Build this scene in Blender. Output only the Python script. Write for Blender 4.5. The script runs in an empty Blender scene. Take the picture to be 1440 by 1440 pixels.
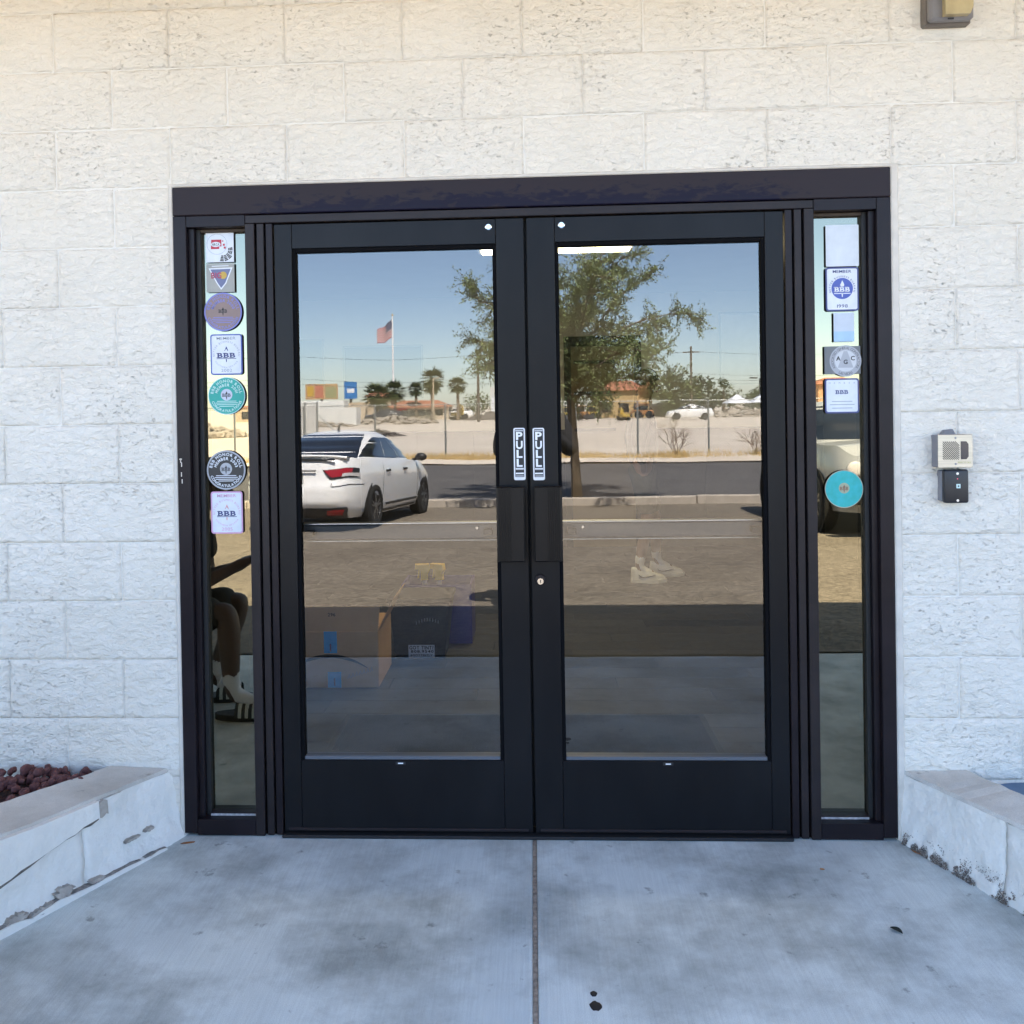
import bpy, bmesh, math, random
from math import sin, cos, pi, radians, sqrt, atan2
from mathutils import Vector, Matrix, noise

random.seed(7)
S = bpy.context.scene
COL = S.collection

# ------------------------------------------------------------------ camera
cam_d = bpy.data.cameras.new('camera')
cam = bpy.data.objects.new('camera', cam_d)
COL.objects.link(cam)
cam_d.sensor_fit = 'HORIZONTAL'
cam_d.sensor_width = 36.0
cam_d.lens = 36.0 * 1239.2 / 1440.0
cam_d.shift_x = 31.3 / 1440.0
cam_d.shift_y = -137.1 / 1440.0
cam_d.clip_start = 0.005
cam_d.clip_end = 6000.0
Rc = (Matrix.Rotation(radians(2.766), 4, 'Z') @ Matrix.Rotation(radians(-0.549), 4, 'X')
      @ Matrix.Rotation(radians(0.948), 4, 'Y') @ Matrix.Rotation(radians(90), 4, 'X'))
cam.matrix_world = Matrix.Translation((0.0153, -3.0, 1.4771)) @ Rc
S.camera = cam

# ------------------------------------------------------------------ sky, sun, exposure
SUN_EL, SUN_AZ = radians(58), radians(18)        # the sun stands behind the building: azimuth from +Y towards +X
sun_dir = Vector((sin(SUN_AZ) * cos(SUN_EL), cos(SUN_AZ) * cos(SUN_EL), sin(SUN_EL)))
W = bpy.data.worlds.new('World')
S.world = W
W.use_nodes = True
nt = W.node_tree
bg = nt.nodes['Background']
sky = nt.nodes.new('ShaderNodeTexSky')
sky.sky_type = 'NISHITA'
sky.sun_disc = False
sky.sun_elevation = SUN_EL
sky.sun_rotation = atan2(sun_dir.x, sun_dir.y)
sky.air_density = 0.75
sky.dust_density = 0.5
sky.ozone_density = 1.5
nt.links.new(sky.outputs[0], bg.inputs[0])
bg.inputs[1].default_value = 0.12
sl = bpy.data.lights.new('sun', 'SUN')
sl.energy = 5.0
sl.angle = radians(0.55)
sl.color = (1.0, 0.95, 0.87)
so = bpy.data.objects.new('sun', sl)
COL.objects.link(so)
so.rotation_euler = (-sun_dir).to_track_quat('-Z', 'Y').to_euler()
so.location = (8, -20, 20)
S.view_settings.view_transform = 'Standard'
S.view_settings.look = 'None'
S.view_settings.exposure = 2.61
S.view_settings.gamma = 1.0
S.cycles.use_denoising = True
S.cycles.max_bounces = 10
S.cycles.diffuse_bounces = 5
S.cycles.glossy_bounces = 5
S.cycles.transparent_max_bounces = 24
S.cycles.sample_clamp_indirect = 8.0
S.cycles.caustics_reflective = False
S.cycles.caustics_refractive = False

# ------------------------------------------------------------------ materials
MATS = {}


def mat(name, col, rough=0.7, var=0.0, scale=8.0, bump=0.0, bscale=60.0, metal=0.0, spec=0.5, col2=None, detail=5.0,
        stretch=None, coat=0.0, bdist=0.002):
    """Principled material whose colour drifts by noise between col and col2 and whose surface has a fine bump."""
    if name in MATS:
        return MATS[name]
    m = bpy.data.materials.new(name)
    m.use_nodes = True
    t = m.node_tree
    b = t.nodes['Principled BSDF']
    b.inputs['Roughness'].default_value = rough
    b.inputs['Metallic'].default_value = metal
    b.inputs['Specular IOR Level'].default_value = spec
    b.inputs['Coat Weight'].default_value = coat
    b.inputs['Base Color'].default_value = (*col, 1)
    m.diffuse_color = (*col, 1)
    tc = t.nodes.new('ShaderNodeTexCoord')
    vec = tc.outputs['Object']
    if stretch:
        mp = t.nodes.new('ShaderNodeMapping')
        mp.inputs['Scale'].default_value = stretch
        t.links.new(vec, mp.inputs[0])
        vec = mp.outputs[0]
    if var > 0 or col2:
        n = t.nodes.new('ShaderNodeTexNoise')
        n.inputs['Scale'].default_value = scale
        n.inputs['Detail'].default_value = detail
        n.inputs['Roughness'].default_value = 0.6
        t.links.new(vec, n.inputs['Vector'])
        r = t.nodes.new('ShaderNodeValToRGB')
        c2 = col2 if col2 else tuple(min(1, c * (1 + var)) for c in col)
        c1 = col if col2 else tuple(c * (1 - var) for c in col)
        r.color_ramp.elements[0].position = 0.32
        r.color_ramp.elements[1].position = 0.68
        r.color_ramp.elements[0].color = (*c1, 1)
        r.color_ramp.elements[1].color = (*c2, 1)
        t.links.new(n.outputs['Fac'], r.inputs[0])
        t.links.new(r.outputs[0], b.inputs['Base Color'])
    if bump > 0:
        n2 = t.nodes.new('ShaderNodeTexNoise')
        n2.inputs['Scale'].default_value = bscale
        n2.inputs['Detail'].default_value = 6
        t.links.new(vec, n2.inputs['Vector'])
        bp = t.nodes.new('ShaderNodeBump')
        bp.inputs['Strength'].default_value = bump
        bp.inputs['Distance'].default_value = bdist
        t.links.new(n2.outputs['Fac'], bp.inputs['Height'])
        t.links.new(bp.outputs[0], b.inputs['Normal'])
    MATS[name] = m
    return m


def nd(t, kind, **kw):
    n = t.nodes.new(kind)
    for k, v in kw.items():
        n.inputs[k].default_value = v
    return n


def ramp(t, src, stops):
    r = t.nodes.new('ShaderNodeValToRGB')
    e = r.color_ramp.elements
    while len(e) < len(stops):
        e.new(0.5)
    for i, (p, c) in enumerate(stops):
        e[i].position = p
        e[i].color = c if len(c) == 4 else (*c, 1)
    t.links.new(src, r.inputs[0])
    return r.outputs[0]


def mixc(t, fac, a, b, mode='MIX'):
    n = t.nodes.new('ShaderNodeMix')
    n.data_type = 'RGBA'
    n.blend_type = mode
    for sock, v in ((n.inputs[0], fac), (n.inputs[6], a), (n.inputs[7], b)):
        if hasattr(v, 'links'):
            t.links.new(v, sock)
        elif isinstance(v, (int, float)):
            sock.default_value = v
        else:
            sock.default_value = (*v, 1) if len(v) == 3 else v
    return n.outputs[2]


def glass(name, refl, tint, gtint=(1, 1, 1), rough=0.0):
    m = bpy.data.materials.new(name)
    m.use_nodes = True
    t = m.node_tree
    t.nodes.remove(t.nodes['Principled BSDF'])
    out = t.nodes['Material Output']
    tr = nd(t, 'ShaderNodeBsdfTransparent', Color=(*tint, 1))
    gl = nd(t, 'ShaderNodeBsdfGlossy', Color=(*gtint, 1), Roughness=rough)
    fr = nd(t, 'ShaderNodeFresnel', IOR=1.5)
    # rolled glass is never quite flat
    gp = t.nodes.new('ShaderNodeNewGeometry')
    wv = nd(t, 'ShaderNodeTexNoise', Scale=2.2, Detail=1.0)
    t.links.new(gp.outputs['Position'], wv.inputs['Vector'])
    wb = nd(t, 'ShaderNodeBump', Strength=1.0, Distance=0.00022)
    t.links.new(wv.outputs['Fac'], wb.inputs['Height'])
    t.links.new(wb.outputs[0], gl.inputs['Normal'])
    ma = t.nodes.new('ShaderNodeMath')
    ma.operation = 'ADD'
    ma.use_clamp = True
    ma.inputs[1].default_value = refl - 0.04
    t.links.new(fr.outputs[0], ma.inputs[0])
    mx = t.nodes.new('ShaderNodeMixShader')
    t.links.new(ma.outputs[0], mx.inputs[0])
    t.links.new(tr.outputs[0], mx.inputs[1])
    t.links.new(gl.outputs[0], mx.inputs[2])
    t.links.new(mx.outputs[0], out.inputs[0])
    return m


def clear(name, tint):
    m = bpy.data.materials.new(name)
    m.use_nodes = True
    t = m.node_tree
    t.nodes.remove(t.nodes['Principled BSDF'])
    tr = nd(t, 'ShaderNodeBsdfTransparent', Color=(*tint, 1))
    t.links.new(tr.outputs[0], t.nodes['Material Output'].inputs[0])
    return m


def emit(name, col, s):
    m = bpy.data.materials.new(name)
    m.use_nodes = True
    b = m.node_tree.nodes['Principled BSDF']
    b.inputs['Base Color'].default_value = (*col, 1)
    b.inputs['Emission Color'].default_value = (*col, 1)
    b.inputs['Emission Strength'].default_value = s
    return m


def paint_block_mat():
    m = bpy.data.materials.new('white painted block')
    m.use_nodes = True
    t = m.node_tree
    b = t.nodes['Principled BSDF']
    b.inputs['Roughness'].default_value = 0.62
    b.inputs['Specular IOR Level'].default_value = 0.3
    g = t.nodes.new('ShaderNodeNewGeometry')
    P = g.outputs['Position']
    n1 = nd(t, 'ShaderNodeTexNoise', Scale=2.2, Detail=6.0, Roughness=0.6)
    t.links.new(P, n1.inputs['Vector'])
    base = ramp(t, n1.outputs['Fac'], [(0.3, (0.81, 0.755, 0.655)), (0.7, (0.87, 0.82, 0.73))])
    mp = t.nodes.new('ShaderNodeMapping')
    mp.inputs['Rotation'].default_value = (0, 0.45, 0)
    mp.inputs['Scale'].default_value = (55, 60, 105)
    t.links.new(P, mp.inputs[0])
    pit = nd(t, 'ShaderNodeTexNoise', Scale=1.0, Detail=5.0, Roughness=0.72, Distortion=0.6)
    t.links.new(mp.outputs[0], pit.inputs['Vector'])
    pm = ramp(t, pit.outputs['Fac'], [(0.33, (1, 1, 1)), (0.40, (0, 0, 0))])
    n3 = nd(t, 'ShaderNodeTexNoise', Scale=3.1, Detail=3.0)
    t.links.new(P, n3.inputs['Vector'])
    pat = ramp(t, n3.outputs['Fac'], [(0.42, (0.05, 0.05, 0.05)), (0.66, (1, 1, 1))])
    pmm = mixc(t, 1.0, pm, pat, 'MULTIPLY')
    c = mixc(t, pmm, base, (0.58, 0.535, 0.465))
    sc = t.nodes.new('ShaderNodeRGBToBW')
    t.links.new(pmm, sc.inputs[0])
    t.links.new(c, b.inputs['Base Color'])
    fine = nd(t, 'ShaderNodeTexNoise', Scale=150.0, Detail=4.0, Roughness=0.6)
    t.links.new(P, fine.inputs['Vector'])
    mid = nd(t, 'ShaderNodeTexNoise', Scale=1.0, Detail=7.0, Roughness=0.62, Distortion=0.4)
    mp2 = t.nodes.new('ShaderNodeMapping')
    mp2.inputs['Rotation'].default_value = (0, 0.5, 0)
    mp2.inputs['Scale'].default_value = (28, 40, 48)
    t.links.new(P, mp2.inputs[0])
    t.links.new(mp2.outputs[0], mid.inputs['Vector'])
    b1 = nd(t, 'ShaderNodeBump', Strength=1.0, Distance=0.016)
    t.links.new(mid.outputs['Fac'], b1.inputs['Height'])
    b2 = nd(t, 'ShaderNodeBump', Strength=0.35, Distance=0.0015)
    t.links.new(fine.outputs['Fac'], b2.inputs['Height'])
    t.links.new(b1.outputs[0], b2.inputs['Normal'])
    b3 = nd(t, 'ShaderNodeBump', Strength=1.0, Distance=0.003)
    b3.invert = True
    t.links.new(sc.outputs[0], b3.inputs['Height'])
    t.links.new(b2.outputs[0], b3.inputs['Normal'])
    t.links.new(b3.outputs[0], b.inputs['Normal'])
    return m


def concrete_mat(name, c1, c2, stain, grain=1.0, broom=True):
    m = bpy.data.materials.new(name)
    m.use_nodes = True
    t = m.node_tree
    b = t.nodes['Principled BSDF']
    b.inputs['Roughness'].default_value = 0.72
    b.inputs['Specular IOR Level'].default_value = 0.35
    P = t.nodes.new('ShaderNodeNewGeometry').outputs['Position']
    n1 = nd(t, 'ShaderNodeTexNoise', Scale=2.4, Detail=8.0, Roughness=0.62)
    t.links.new(P, n1.inputs['Vector'])
    base = ramp(t, n1.outputs['Fac'], [(0.28, c1), (0.72, c2)])
    n2 = nd(t, 'ShaderNodeTexNoise', Scale=2.6, Detail=9.0, Roughness=0.68)
    mp = t.nodes.new('ShaderNodeMapping')
    mp.inputs['Location'].default_value = (3.7, 1.9, 0)
    t.links.new(P, mp.inputs[0])
    t.links.new(mp.outputs[0], n2.inputs['Vector'])
    s1 = ramp(t, n2.outputs['Fac'], [(0.42, (0, 0, 0)), (0.68, (0.90, 0.90, 0.90))])
    c = mixc(t, s1, base, stain)
    n3 = nd(t, 'ShaderNodeTexNoise', Scale=11.0, Detail=5.0, Roughness=0.62)
    t.links.new(P, n3.inputs['Vector'])
    sp = ramp(t, n3.outputs['Fac'], [(0.645, (0, 0, 0)), (0.70, (0.6, 0.6, 0.6))])
    c = mixc(t, sp, c, tuple(x * 0.55 for x in stain))
    n4 = nd(t, 'ShaderNodeTexNoise', Scale=420.0, Detail=2.0)
    t.links.new(P, n4.inputs['Vector'])
    gr = ramp(t, n4.outputs['Fac'], [(0.3, (0.86, 0.86, 0.86)), (0.7, (1.1, 1.1, 1.1))])
    c = mixc(t, 1.0, c, gr, 'MULTIPLY')
    bh = n4.outputs['Fac']
    if broom:
        mp2 = t.nodes.new('ShaderNodeMapping')
        mp2.inputs['Scale'].default_value = (170, 5, 5)
        t.links.new(P, mp2.inputs[0])
        n5 = nd(t, 'ShaderNodeTexNoise', Scale=1.0, Detail=3.0, Roughness=0.6)
        t.links.new(mp2.outputs[0], n5.inputs['Vector'])
        st = ramp(t, n5.outputs['Fac'], [(0.3, (0.84, 0.84, 0.84)), (0.65, (1.07, 1.07, 1.07))])
        c = mixc(t, 0.45, c, mixc(t, 1.0, c, st, 'MULTIPLY'))
        bh = n5.outputs['Fac']
    t.links.new(c, b.inputs['Base Color'])
    bp = nd(t, 'ShaderNodeBump', Strength=0.4 * grain, Distance=0.002)
    t.links.new(bh, bp.inputs['Height'])
    bp2 = nd(t, 'ShaderNodeBump', Strength=0.25 * grain, Distance=0.001)
    t.links.new(n4.outputs['Fac'], bp2.inputs['Height'])
    t.links.new(bp.outputs[0], bp2.inputs['Normal'])
    t.links.new(bp2.outputs[0], b.inputs['Normal'])
    return m


def asphalt_mat(name, c1, c2, crack):
    m = bpy.data.materials.new(name)
    m.use_nodes = True
    t = m.node_tree
    b = t.nodes['Principled BSDF']
    b.inputs['Roughness'].default_value = 0.9
    b.inputs['Specular IOR Level'].default_value = 0.2
    P = t.nodes.new('ShaderNodeNewGeometry').outputs['Position']
    n1 = nd(t, 'ShaderNodeTexNoise', Scale=0.6, Detail=8.0, Roughness=0.65)
    t.links.new(P, n1.inputs['Vector'])
    base = ramp(t, n1.outputs['Fac'], [(0.3, c1), (0.7, c2)])
    n4 = nd(t, 'ShaderNodeTexNoise', Scale=45.0, Detail=4.0, Roughness=0.75)
    t.links.new(P, n4.inputs['Vector'])
    gr = ramp(t, n4.outputs['Fac'], [(0.30, (0.45, 0.45, 0.45)), (0.70, (1.5, 1.5, 1.5))])
    c = mixc(t, 1.0, base, gr, 'MULTIPLY')
    n6 = nd(t, 'ShaderNodeTexNoise', Scale=17.0, Detail=3.0, Roughness=0.8)
    t.links.new(P, n6.inputs['Vector'])
    g6 = ramp(t, n6.outputs['Fac'], [(0.36, (0.62, 0.60, 0.58)), (0.62, (1.22, 1.20, 1.17))])
    c = mixc(t, 1.0, c, g6, 'MULTIPLY')
    if crack:
        v = nd(t, 'ShaderNodeTexVoronoi', Scale=0.32)
        v.feature = 'DISTANCE_TO_EDGE'
        nw = nd(t, 'ShaderNodeTexNoise', Scale=0.9, Detail=5.0)
        t.links.new(P, nw.inputs['Vector'])
        w = mixc(t, 0.35, P, nw.outputs['Color'], 'ADD')
        t.links.new(w, v.inputs['Vector'])
        cm = ramp(t, v.outputs['Distance'], [(0.0015, (0.8, 0.8, 0.8)), (0.006, (0, 0, 0))])
        c = mixc(t, cm, c, (0.11, 0.095, 0.08))
    t.links.new(c, b.inputs['Base Color'])
    bp = nd(t, 'ShaderNodeBump', Strength=0.5, Distance=0.006)
    t.links.new(n4.outputs['Fac'], bp.inputs['Height'])
    t.links.new(bp.outputs[0], b.inputs['Normal'])
    return m


M_BLOCK = paint_block_mat()
M_MORTAR = mat('painted mortar joint', (0.77, 0.735, 0.665), 0.8, 0.05, 20, 0.5, 120)
M_WALK = concrete_mat('walkway concrete', (0.55, 0.60, 0.585), (0.76, 0.81, 0.775), (0.29, 0.31, 0.29))
M_CAP = concrete_mat('weathered planter cap', (0.60, 0.575, 0.525), (0.74, 0.71, 0.65), (0.46, 0.43, 0.38), 1.0, False)
M_PLANTER = mat('chalky white masonry paint', (0.80, 0.775, 0.72), 0.8, 0.05, 9, 0.8, 42, bdist=0.007)
M_BARE = mat('bare grey stucco in chipped paint', (0.40, 0.36, 0.315), 0.9, 0.2, 30, 0.6, 60)
M_LOT = asphalt_mat('sun bleached asphalt', (0.155, 0.133, 0.105), (0.225, 0.195, 0.155), True)
M_ROAD = asphalt_mat('grey road asphalt', (0.095, 0.092, 0.092), (0.13, 0.126, 0.124), False)
M_DIRT = mat('pale desert dirt', (0.54, 0.465, 0.375), 0.95, 0.12, 0.25, 0.5, 3.0, bdist=0.05, detail=10, col2=(0.66, 0.585, 0.485))
M_CURB = mat('dusty concrete curb', (0.42, 0.37, 0.31), 0.85, 0.12, 5, 0.4, 40)
M_BRONZE = mat('dark bronze anodised aluminium', (0.011, 0.008, 0.010), 0.34, 0.25, 5, 0.05, 200, spec=0.20, col2=(0.018, 0.013, 0.016))
M_BRONZE2 = mat('faded bronze trim', (0.020, 0.015, 0.016), 0.40, 0.2, 7, 0.05, 200, spec=0.25)
M_BLACKAL = mat('black door aluminium', (0.0040, 0.0040, 0.0052), 0.34, 0.18, 3.0, 0.05, 160, spec=0.20, col2=(0.0105, 0.0105, 0.0120), detail=9, stretch=(1, 1, 0.35))
M_BEAD = mat('matte black bead', (0.006, 0.006, 0.007), 0.85, spec=0.05)
M_GASKET = mat('black rubber gasket', (0.008, 0.008, 0.009), 0.6)
M_SILVER = mat('brushed aluminium', (0.55, 0.55, 0.56), 0.32, 0.08, 40, metal=1.0)
M_CHROME = mat('chrome', (0.75, 0.75, 0.76), 0.12, metal=1.0)
M_WHITEP = mat('white print', (0.80, 0.80, 0.82), 0.5)
M_BLACKP = mat('black print', (0.015, 0.015, 0.018), 0.5)
M_CAULK = mat('cream sealant bead', (0.62, 0.575, 0.51), 0.7, 0.08, 20, 0.4, 60)


def header_mat():
    m = mat('worn bronze header', (0.022, 0.017, 0.020), 0.4).copy()
    t = m.node_tree
    b = t.nodes['Principled BSDF']
    P = t.nodes.new('ShaderNodeNewGeometry').outputs['Position']
    mp = t.nodes.new('ShaderNodeMapping')
    mp.inputs['Scale'].default_value = (9, 1, 22)
    t.links.new(P, mp.inputs[0])
    n = nd(t, 'ShaderNodeTexNoise', Scale=2.0, Detail=5.0, Roughness=0.55, Distortion=0.7)
    t.links.new(mp.outputs[0], n.inputs['Vector'])
    sx = t.nodes.new('ShaderNodeSeparateXYZ')
    t.links.new(P, sx.inputs[0])
    # the finish has blistered along the lower middle of the face
    hz = t.nodes.new('ShaderNodeMapRange')
    hz.inputs[1].default_value, hz.inputs[2].default_value = 2.235, 2.165
    t.links.new(sx.outputs['Z'], hz.inputs[0])
    ax = t.nodes.new('ShaderNodeMath'); ax.operation = 'ABSOLUTE'
    t.links.new(sx.outputs['X'], ax.inputs[0])
    hx = t.nodes.new('ShaderNodeMapRange')
    hx.inputs[1].default_value, hx.inputs[2].default_value = 1.0, 0.8
    t.links.new(ax.outputs[0], hx.inputs[0])
    mu = t.nodes.new('ShaderNodeMath'); mu.operation = 'MULTIPLY'
    t.links.new(hz.outputs[0], mu.inputs[0]); t.links.new(hx.outputs[0], mu.inputs[1])
    ad = t.nodes.new('ShaderNodeMath'); ad.operation = 'MULTIPLY_ADD'
    ad.inputs[1].default_value = 0.35
    t.links.new(mu.outputs[0], ad.inputs[0]); t.links.new(n.outputs['Fac'], ad.inputs[2])
    k = ramp(t, ad.outputs[0], [(0.66, (0, 0, 0)), (0.80, (1, 1, 1))])
    c = mixc(t, k, (0.026, 0.019, 0.022), (0.009, 0.007, 0.020))
    t.links.new(c, b.inputs['Base Color'])
    return m


M_HEADER = header_mat()
M_HEADER.node_tree.nodes['Principled BSDF'].inputs['Specular IOR Level'].default_value = 0.16
M_HANDLE = mat('satin black handle', (0.0045, 0.0045, 0.0055), 0.30, spec=0.26)

# ------------------------------------------------------------------ mesh helpers


class MB:
    def __init__(self):
        self.v, self.f = [], []

    def add(self, vs, fs, m=None):
        o = len(self.v)
        self.v += [tuple(m @ Vector(p)) for p in vs] if m is not None else [tuple(p) for p in vs]
        self.f += [tuple(i + o for i in f) for f in fs]
        return self

    def box(self, x0, x1, y0, y1, z0, z1, m=None):
        vs = [(x, y, z) for z in (z0, z1) for y in (y0, y1) for x in (x0, x1)]
        return self.add(vs, [(0, 2, 3, 1), (4, 5, 7, 6), (0, 1, 5, 4), (2, 6, 7, 3), (0, 4, 6, 2), (1, 3, 7, 5)], m)

    def bev(self, x0, x1, y0, y1, z0, z1, b=0.002, m=None, seg=1):
        bm = bmesh.new()
        bmesh.ops.create_cube(bm, size=1.0)
        for v in bm.verts:
            v.co = Vector(((x0 + x1) / 2 + v.co.x * (x1 - x0), (y0 + y1) / 2 + v.co.y * (y1 - y0), (z0 + z1) / 2 + v.co.z * (z1 - z0)))
        bmesh.ops.bevel(bm, geom=list(bm.edges), offset=b, segments=seg, affect='EDGES', profile=0.5)
        bm.verts.index_update()
        self.add([v.co.copy() for v in bm.verts], [[v.index for v in f.verts] for f in bm.faces], m)
        bm.free()
        return self

    def tube(self, pts, rad, n=8, cap=True, m=None):
        pts = [Vector(p) for p in pts]
        rs = rad if isinstance(rad, (list, tuple)) else [rad] * len(pts)
        vs, fs = [], []
        for i, p in enumerate(pts):
            d = (pts[min(i + 1, len(pts) - 1)] - pts[max(i - 1, 0)])
            d = d.normalized() if d.length > 1e-9 else Vector((0, 0, 1))
            a = d.cross(Vector((0, 0, 1))) if abs(d.z) < 0.9 else d.cross(Vector((1, 0, 0)))
            a.normalize()
            b = d.cross(a)
            for k in range(n):
                t = 2 * pi * k / n
                vs.append(p + (a * cos(t) + b * sin(t)) * rs[i])
        for i in range(len(pts) - 1):
            for k in range(n):
                k2 = (k + 1) % n
                fs.append((i * n + k, i * n + k2, (i + 1) * n + k2, (i + 1) * n + k))
        if cap:
            fs.append(tuple(range(n - 1, -1, -1)))
            fs.append(tuple((len(pts) - 1) * n + k for k in range(n)))
        return self.add(vs, fs, m)

    def lathe(self, prof, n=24, m=None):
        """prof: list of (radius, height) round local Z."""
        vs, fs = [], []
        for r, h in prof:
            for k in range(n):
                t = 2 * pi * k / n
                vs.append((r * cos(t), r * sin(t), h))
        for i in range(len(prof) - 1):
            for k in range(n):
                k2 = (k + 1) % n
                fs.append((i * n + k, i * n + k2, (i + 1) * n + k2, (i + 1) * n + k))
        fs.append(tuple(range(n - 1, -1, -1)))
        fs.append(tuple((len(prof) - 1) * n + k for k in range(n)))
        return self.add(vs, fs, m)

    def prism(self, poly, y0, y1, m=None):
        """poly of (x, z), extruded along y."""
        n = len(poly)
        vs = [(x, y0, z) for x, z in poly] + [(x, y1, z) for x, z in poly]
        fs = [tuple(range(n)), tuple(range(2 * n - 1, n - 1, -1))]
        for i in range(n):
            j = (i + 1) % n
            fs.append((i, i + n, j + n, j))
        return self.add(vs, fs, m)

    def blob(self, c, r, sub=1, jit=0.2, m=None, sq=(1, 1, 1)):
        bm = bmesh.new()
        bmesh.ops.create_icosphere(bm, subdivisions=sub, radius=1.0)
        for v in bm.verts:
            k = 1 + random.uniform(-jit, jit)
            v.co = Vector((c[0] + v.co.x * r * k * sq[0], c[1] + v.co.y * r * k * sq[1], c[2] + v.co.z * r * k * sq[2]))
        bm.verts.index_update()
        self.add([v.co.copy() for v in bm.verts], [[v.index for v in f.verts] for f in bm.faces], m)
        bm.free()
        return self

    def mesh(self, name, mt, smooth=False):
        me = bpy.data.meshes.new(name)
        me.from_pydata(self.v, [], self.f)
        if mt:
            me.materials.append(mt)
        if smooth:
            for p in me.polygons:
                p.use_smooth = True
        me.update()
        return me

    def build(self, name, mt, parent=None, smooth=False, label=None):
        return put(name, self.mesh(name, mt, smooth), parent, label)


def put(name, me, parent=None, label=None):
    o = bpy.data.objects.new(name, me)
    COL.objects.link(o)
    if parent:
        o.parent = parent
    if label:
        o['label'] = label
    return o


def angle_smooth(o, deg=35):
    for p in o.data.polygons:
        p.use_smooth = True
    try:
        o.data.set_sharp_from_angle(angle=radians(deg))
    except Exception:
        pass
    return o


def thing(name, label, cat, loc=(0, 0, 0), rz=0.0, group=None):
    o = bpy.data.objects.new(name, None)
    o.empty_display_size = 0.1
    COL.objects.link(o)
    o.location = loc
    o.rotation_euler = (0, 0, rz)
    return tag(o, label, cat, group)


def tag(o, label=None, cat=None, group=None, kind=None):
    if label:
        o['label'] = label
    if cat:
        o['category'] = cat
    if group:
        o['group'] = group
    if kind:
        o['kind'] = kind
    return o


def copy_tree(o, parent=None):
    c = o.copy()
    COL.objects.link(c)
    c.parent = parent
    for ch in list(o.children):
        copy_tree(ch, c)
    return c


# text glyphs from the built-in font, as flat triangles in (x, y)
GLYPH = {}


def glyph(ch, bold):
    key = (ch, bold)
    if key not in GLYPH:
        cu = bpy.data.curves.new('g', 'FONT')
        cu.body = ch
        cu.size = 1.0
        cu.offset = bold
        cu.resolution_u = 3
        ob = bpy.data.objects.new('g', cu)
        COL.objects.link(ob)
        bpy.context.view_layer.update()
        me = bpy.data.meshes.new_from_object(ob.evaluated_get(bpy.context.evaluated_depsgraph_get()))
        vs = [(v.co.x, v.co.y) for v in me.vertices]
        fs = [tuple(p.vertices) for p in me.polygons]
        bpy.data.objects.remove(ob)
        bpy.data.curves.remove(cu)
        bpy.data.meshes.remove(me)
        if vs:
            x0 = min(v[0] for v in vs)
            w = max(v[0] for v in vs) - x0
            vs = [(x - x0, y) for x, y in vs]
        else:
            w = 0.25
        GLYPH[key] = (vs, fs, w)
    return GLYPH[key]


def text_line(mb, s, x, z, h, y, bold=0.0, gap=0.10, wide=1.0, width=None, serif=False):
    """centred line of capitals of height h standing in the xz plane at depth y, read from -Y."""
    k = h / 0.70
    ws = [glyph(c, bold)[2] for c in s]
    tot = sum(ws) + gap * (len(s) - 1)
    if width:
        wide = width / (tot * k)
    cx = x - tot * k * wide / 2
    for c, w in zip(s, ws):
        vs, fs, _ = glyph(c, bold)
        if fs:
            mb.add([(cx + vx * k * wide, y, z + (vy - 0.35) * k) for vx, vy in vs], fs)
        if serif and c == 'B':
            a = cx - 0.10 * k * wide
            bb = cx + w * 0.5 * k * wide
            t = h * 0.11
            mb.add([(a, y, z - h / 2), (bb, y, z - h / 2), (bb, y, z - h / 2 + t), (a, y, z - h / 2 + t)], [(0, 1, 2, 3)])
            mb.add([(a, y, z + h / 2 - t), (bb, y, z + h / 2 - t), (bb, y, z + h / 2), (a, y, z + h / 2)], [(0, 1, 2, 3)])
        cx += (w + gap) * k * wide
    return mb


def text_arc(mb, s, x, z, r, h, y, a0, a1, bold=0.0, inside=False):
    """letters along an arc from angle a0 to a1 (degrees, 90 = top); inside=True reads along the bottom."""
    k = h / 0.70
    ws = [glyph(c, bold)[2] + 0.12 for c in s]
    tot = sum(ws)
    acc = 0
    for c, w in zip(s, ws):
        f = (acc + w / 2) / tot
        acc += w
        a = radians(a0 + (a1 - a0) * f)
        vs, fs, gw = glyph(c, bold)
        if not fs:
            continue
        rot = a - pi / 2 if not inside else a + pi / 2
        pts = []
        for vx, vy in vs:
            lx, lz = (vx - gw / 2) * k, (vy - 0.35) * k
            pts.append((x + r * cos(a) + lx * cos(rot) - lz * sin(rot), y, z + r * sin(a) + lx * sin(rot) + lz * cos(rot)))
        mb.add(pts, fs)
    return mb


def disc(mb, x, z, r, y, n=40, r0=0.0):
    if r0 <= 0:
        mb.add([(x + r * cos(2 * pi * i / n), y, z + r * sin(2 * pi * i / n)) for i in range(n)], [tuple(range(n))])
    else:
        vs = []
        for i in range(n):
            c, s_ = cos(2 * pi * i / n), sin(2 * pi * i / n)
            vs += [(x + r * c, y, z + r * s_), (x + r0 * c, y, z + r0 * s_)]
        mb.add(vs, [(2 * i, (2 * i + 2) % (2 * n), (2 * i + 3) % (2 * n), 2 * i + 1) for i in range(n)])
    return mb


def rrect(x, z, w, h, r, seg=5):
    out = []
    for cx, cz, a in ((x + w / 2 - r, z + h / 2 - r, 0), (x - w / 2 + r, z + h / 2 - r, 90), (x - w / 2 + r, z - h / 2 + r, 180), (x + w / 2 - r, z - h / 2 + r, 270)):
        for i in range(seg + 1):
            t = radians(a + 90 * i / seg)
            out.append((cx + r * cos(t), cz + r * sin(t)))
    return out


def flat(mb, poly, y):
    mb.add([(x, y, z) for x, z in poly], [tuple(range(len(poly)))])
    return mb


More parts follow.
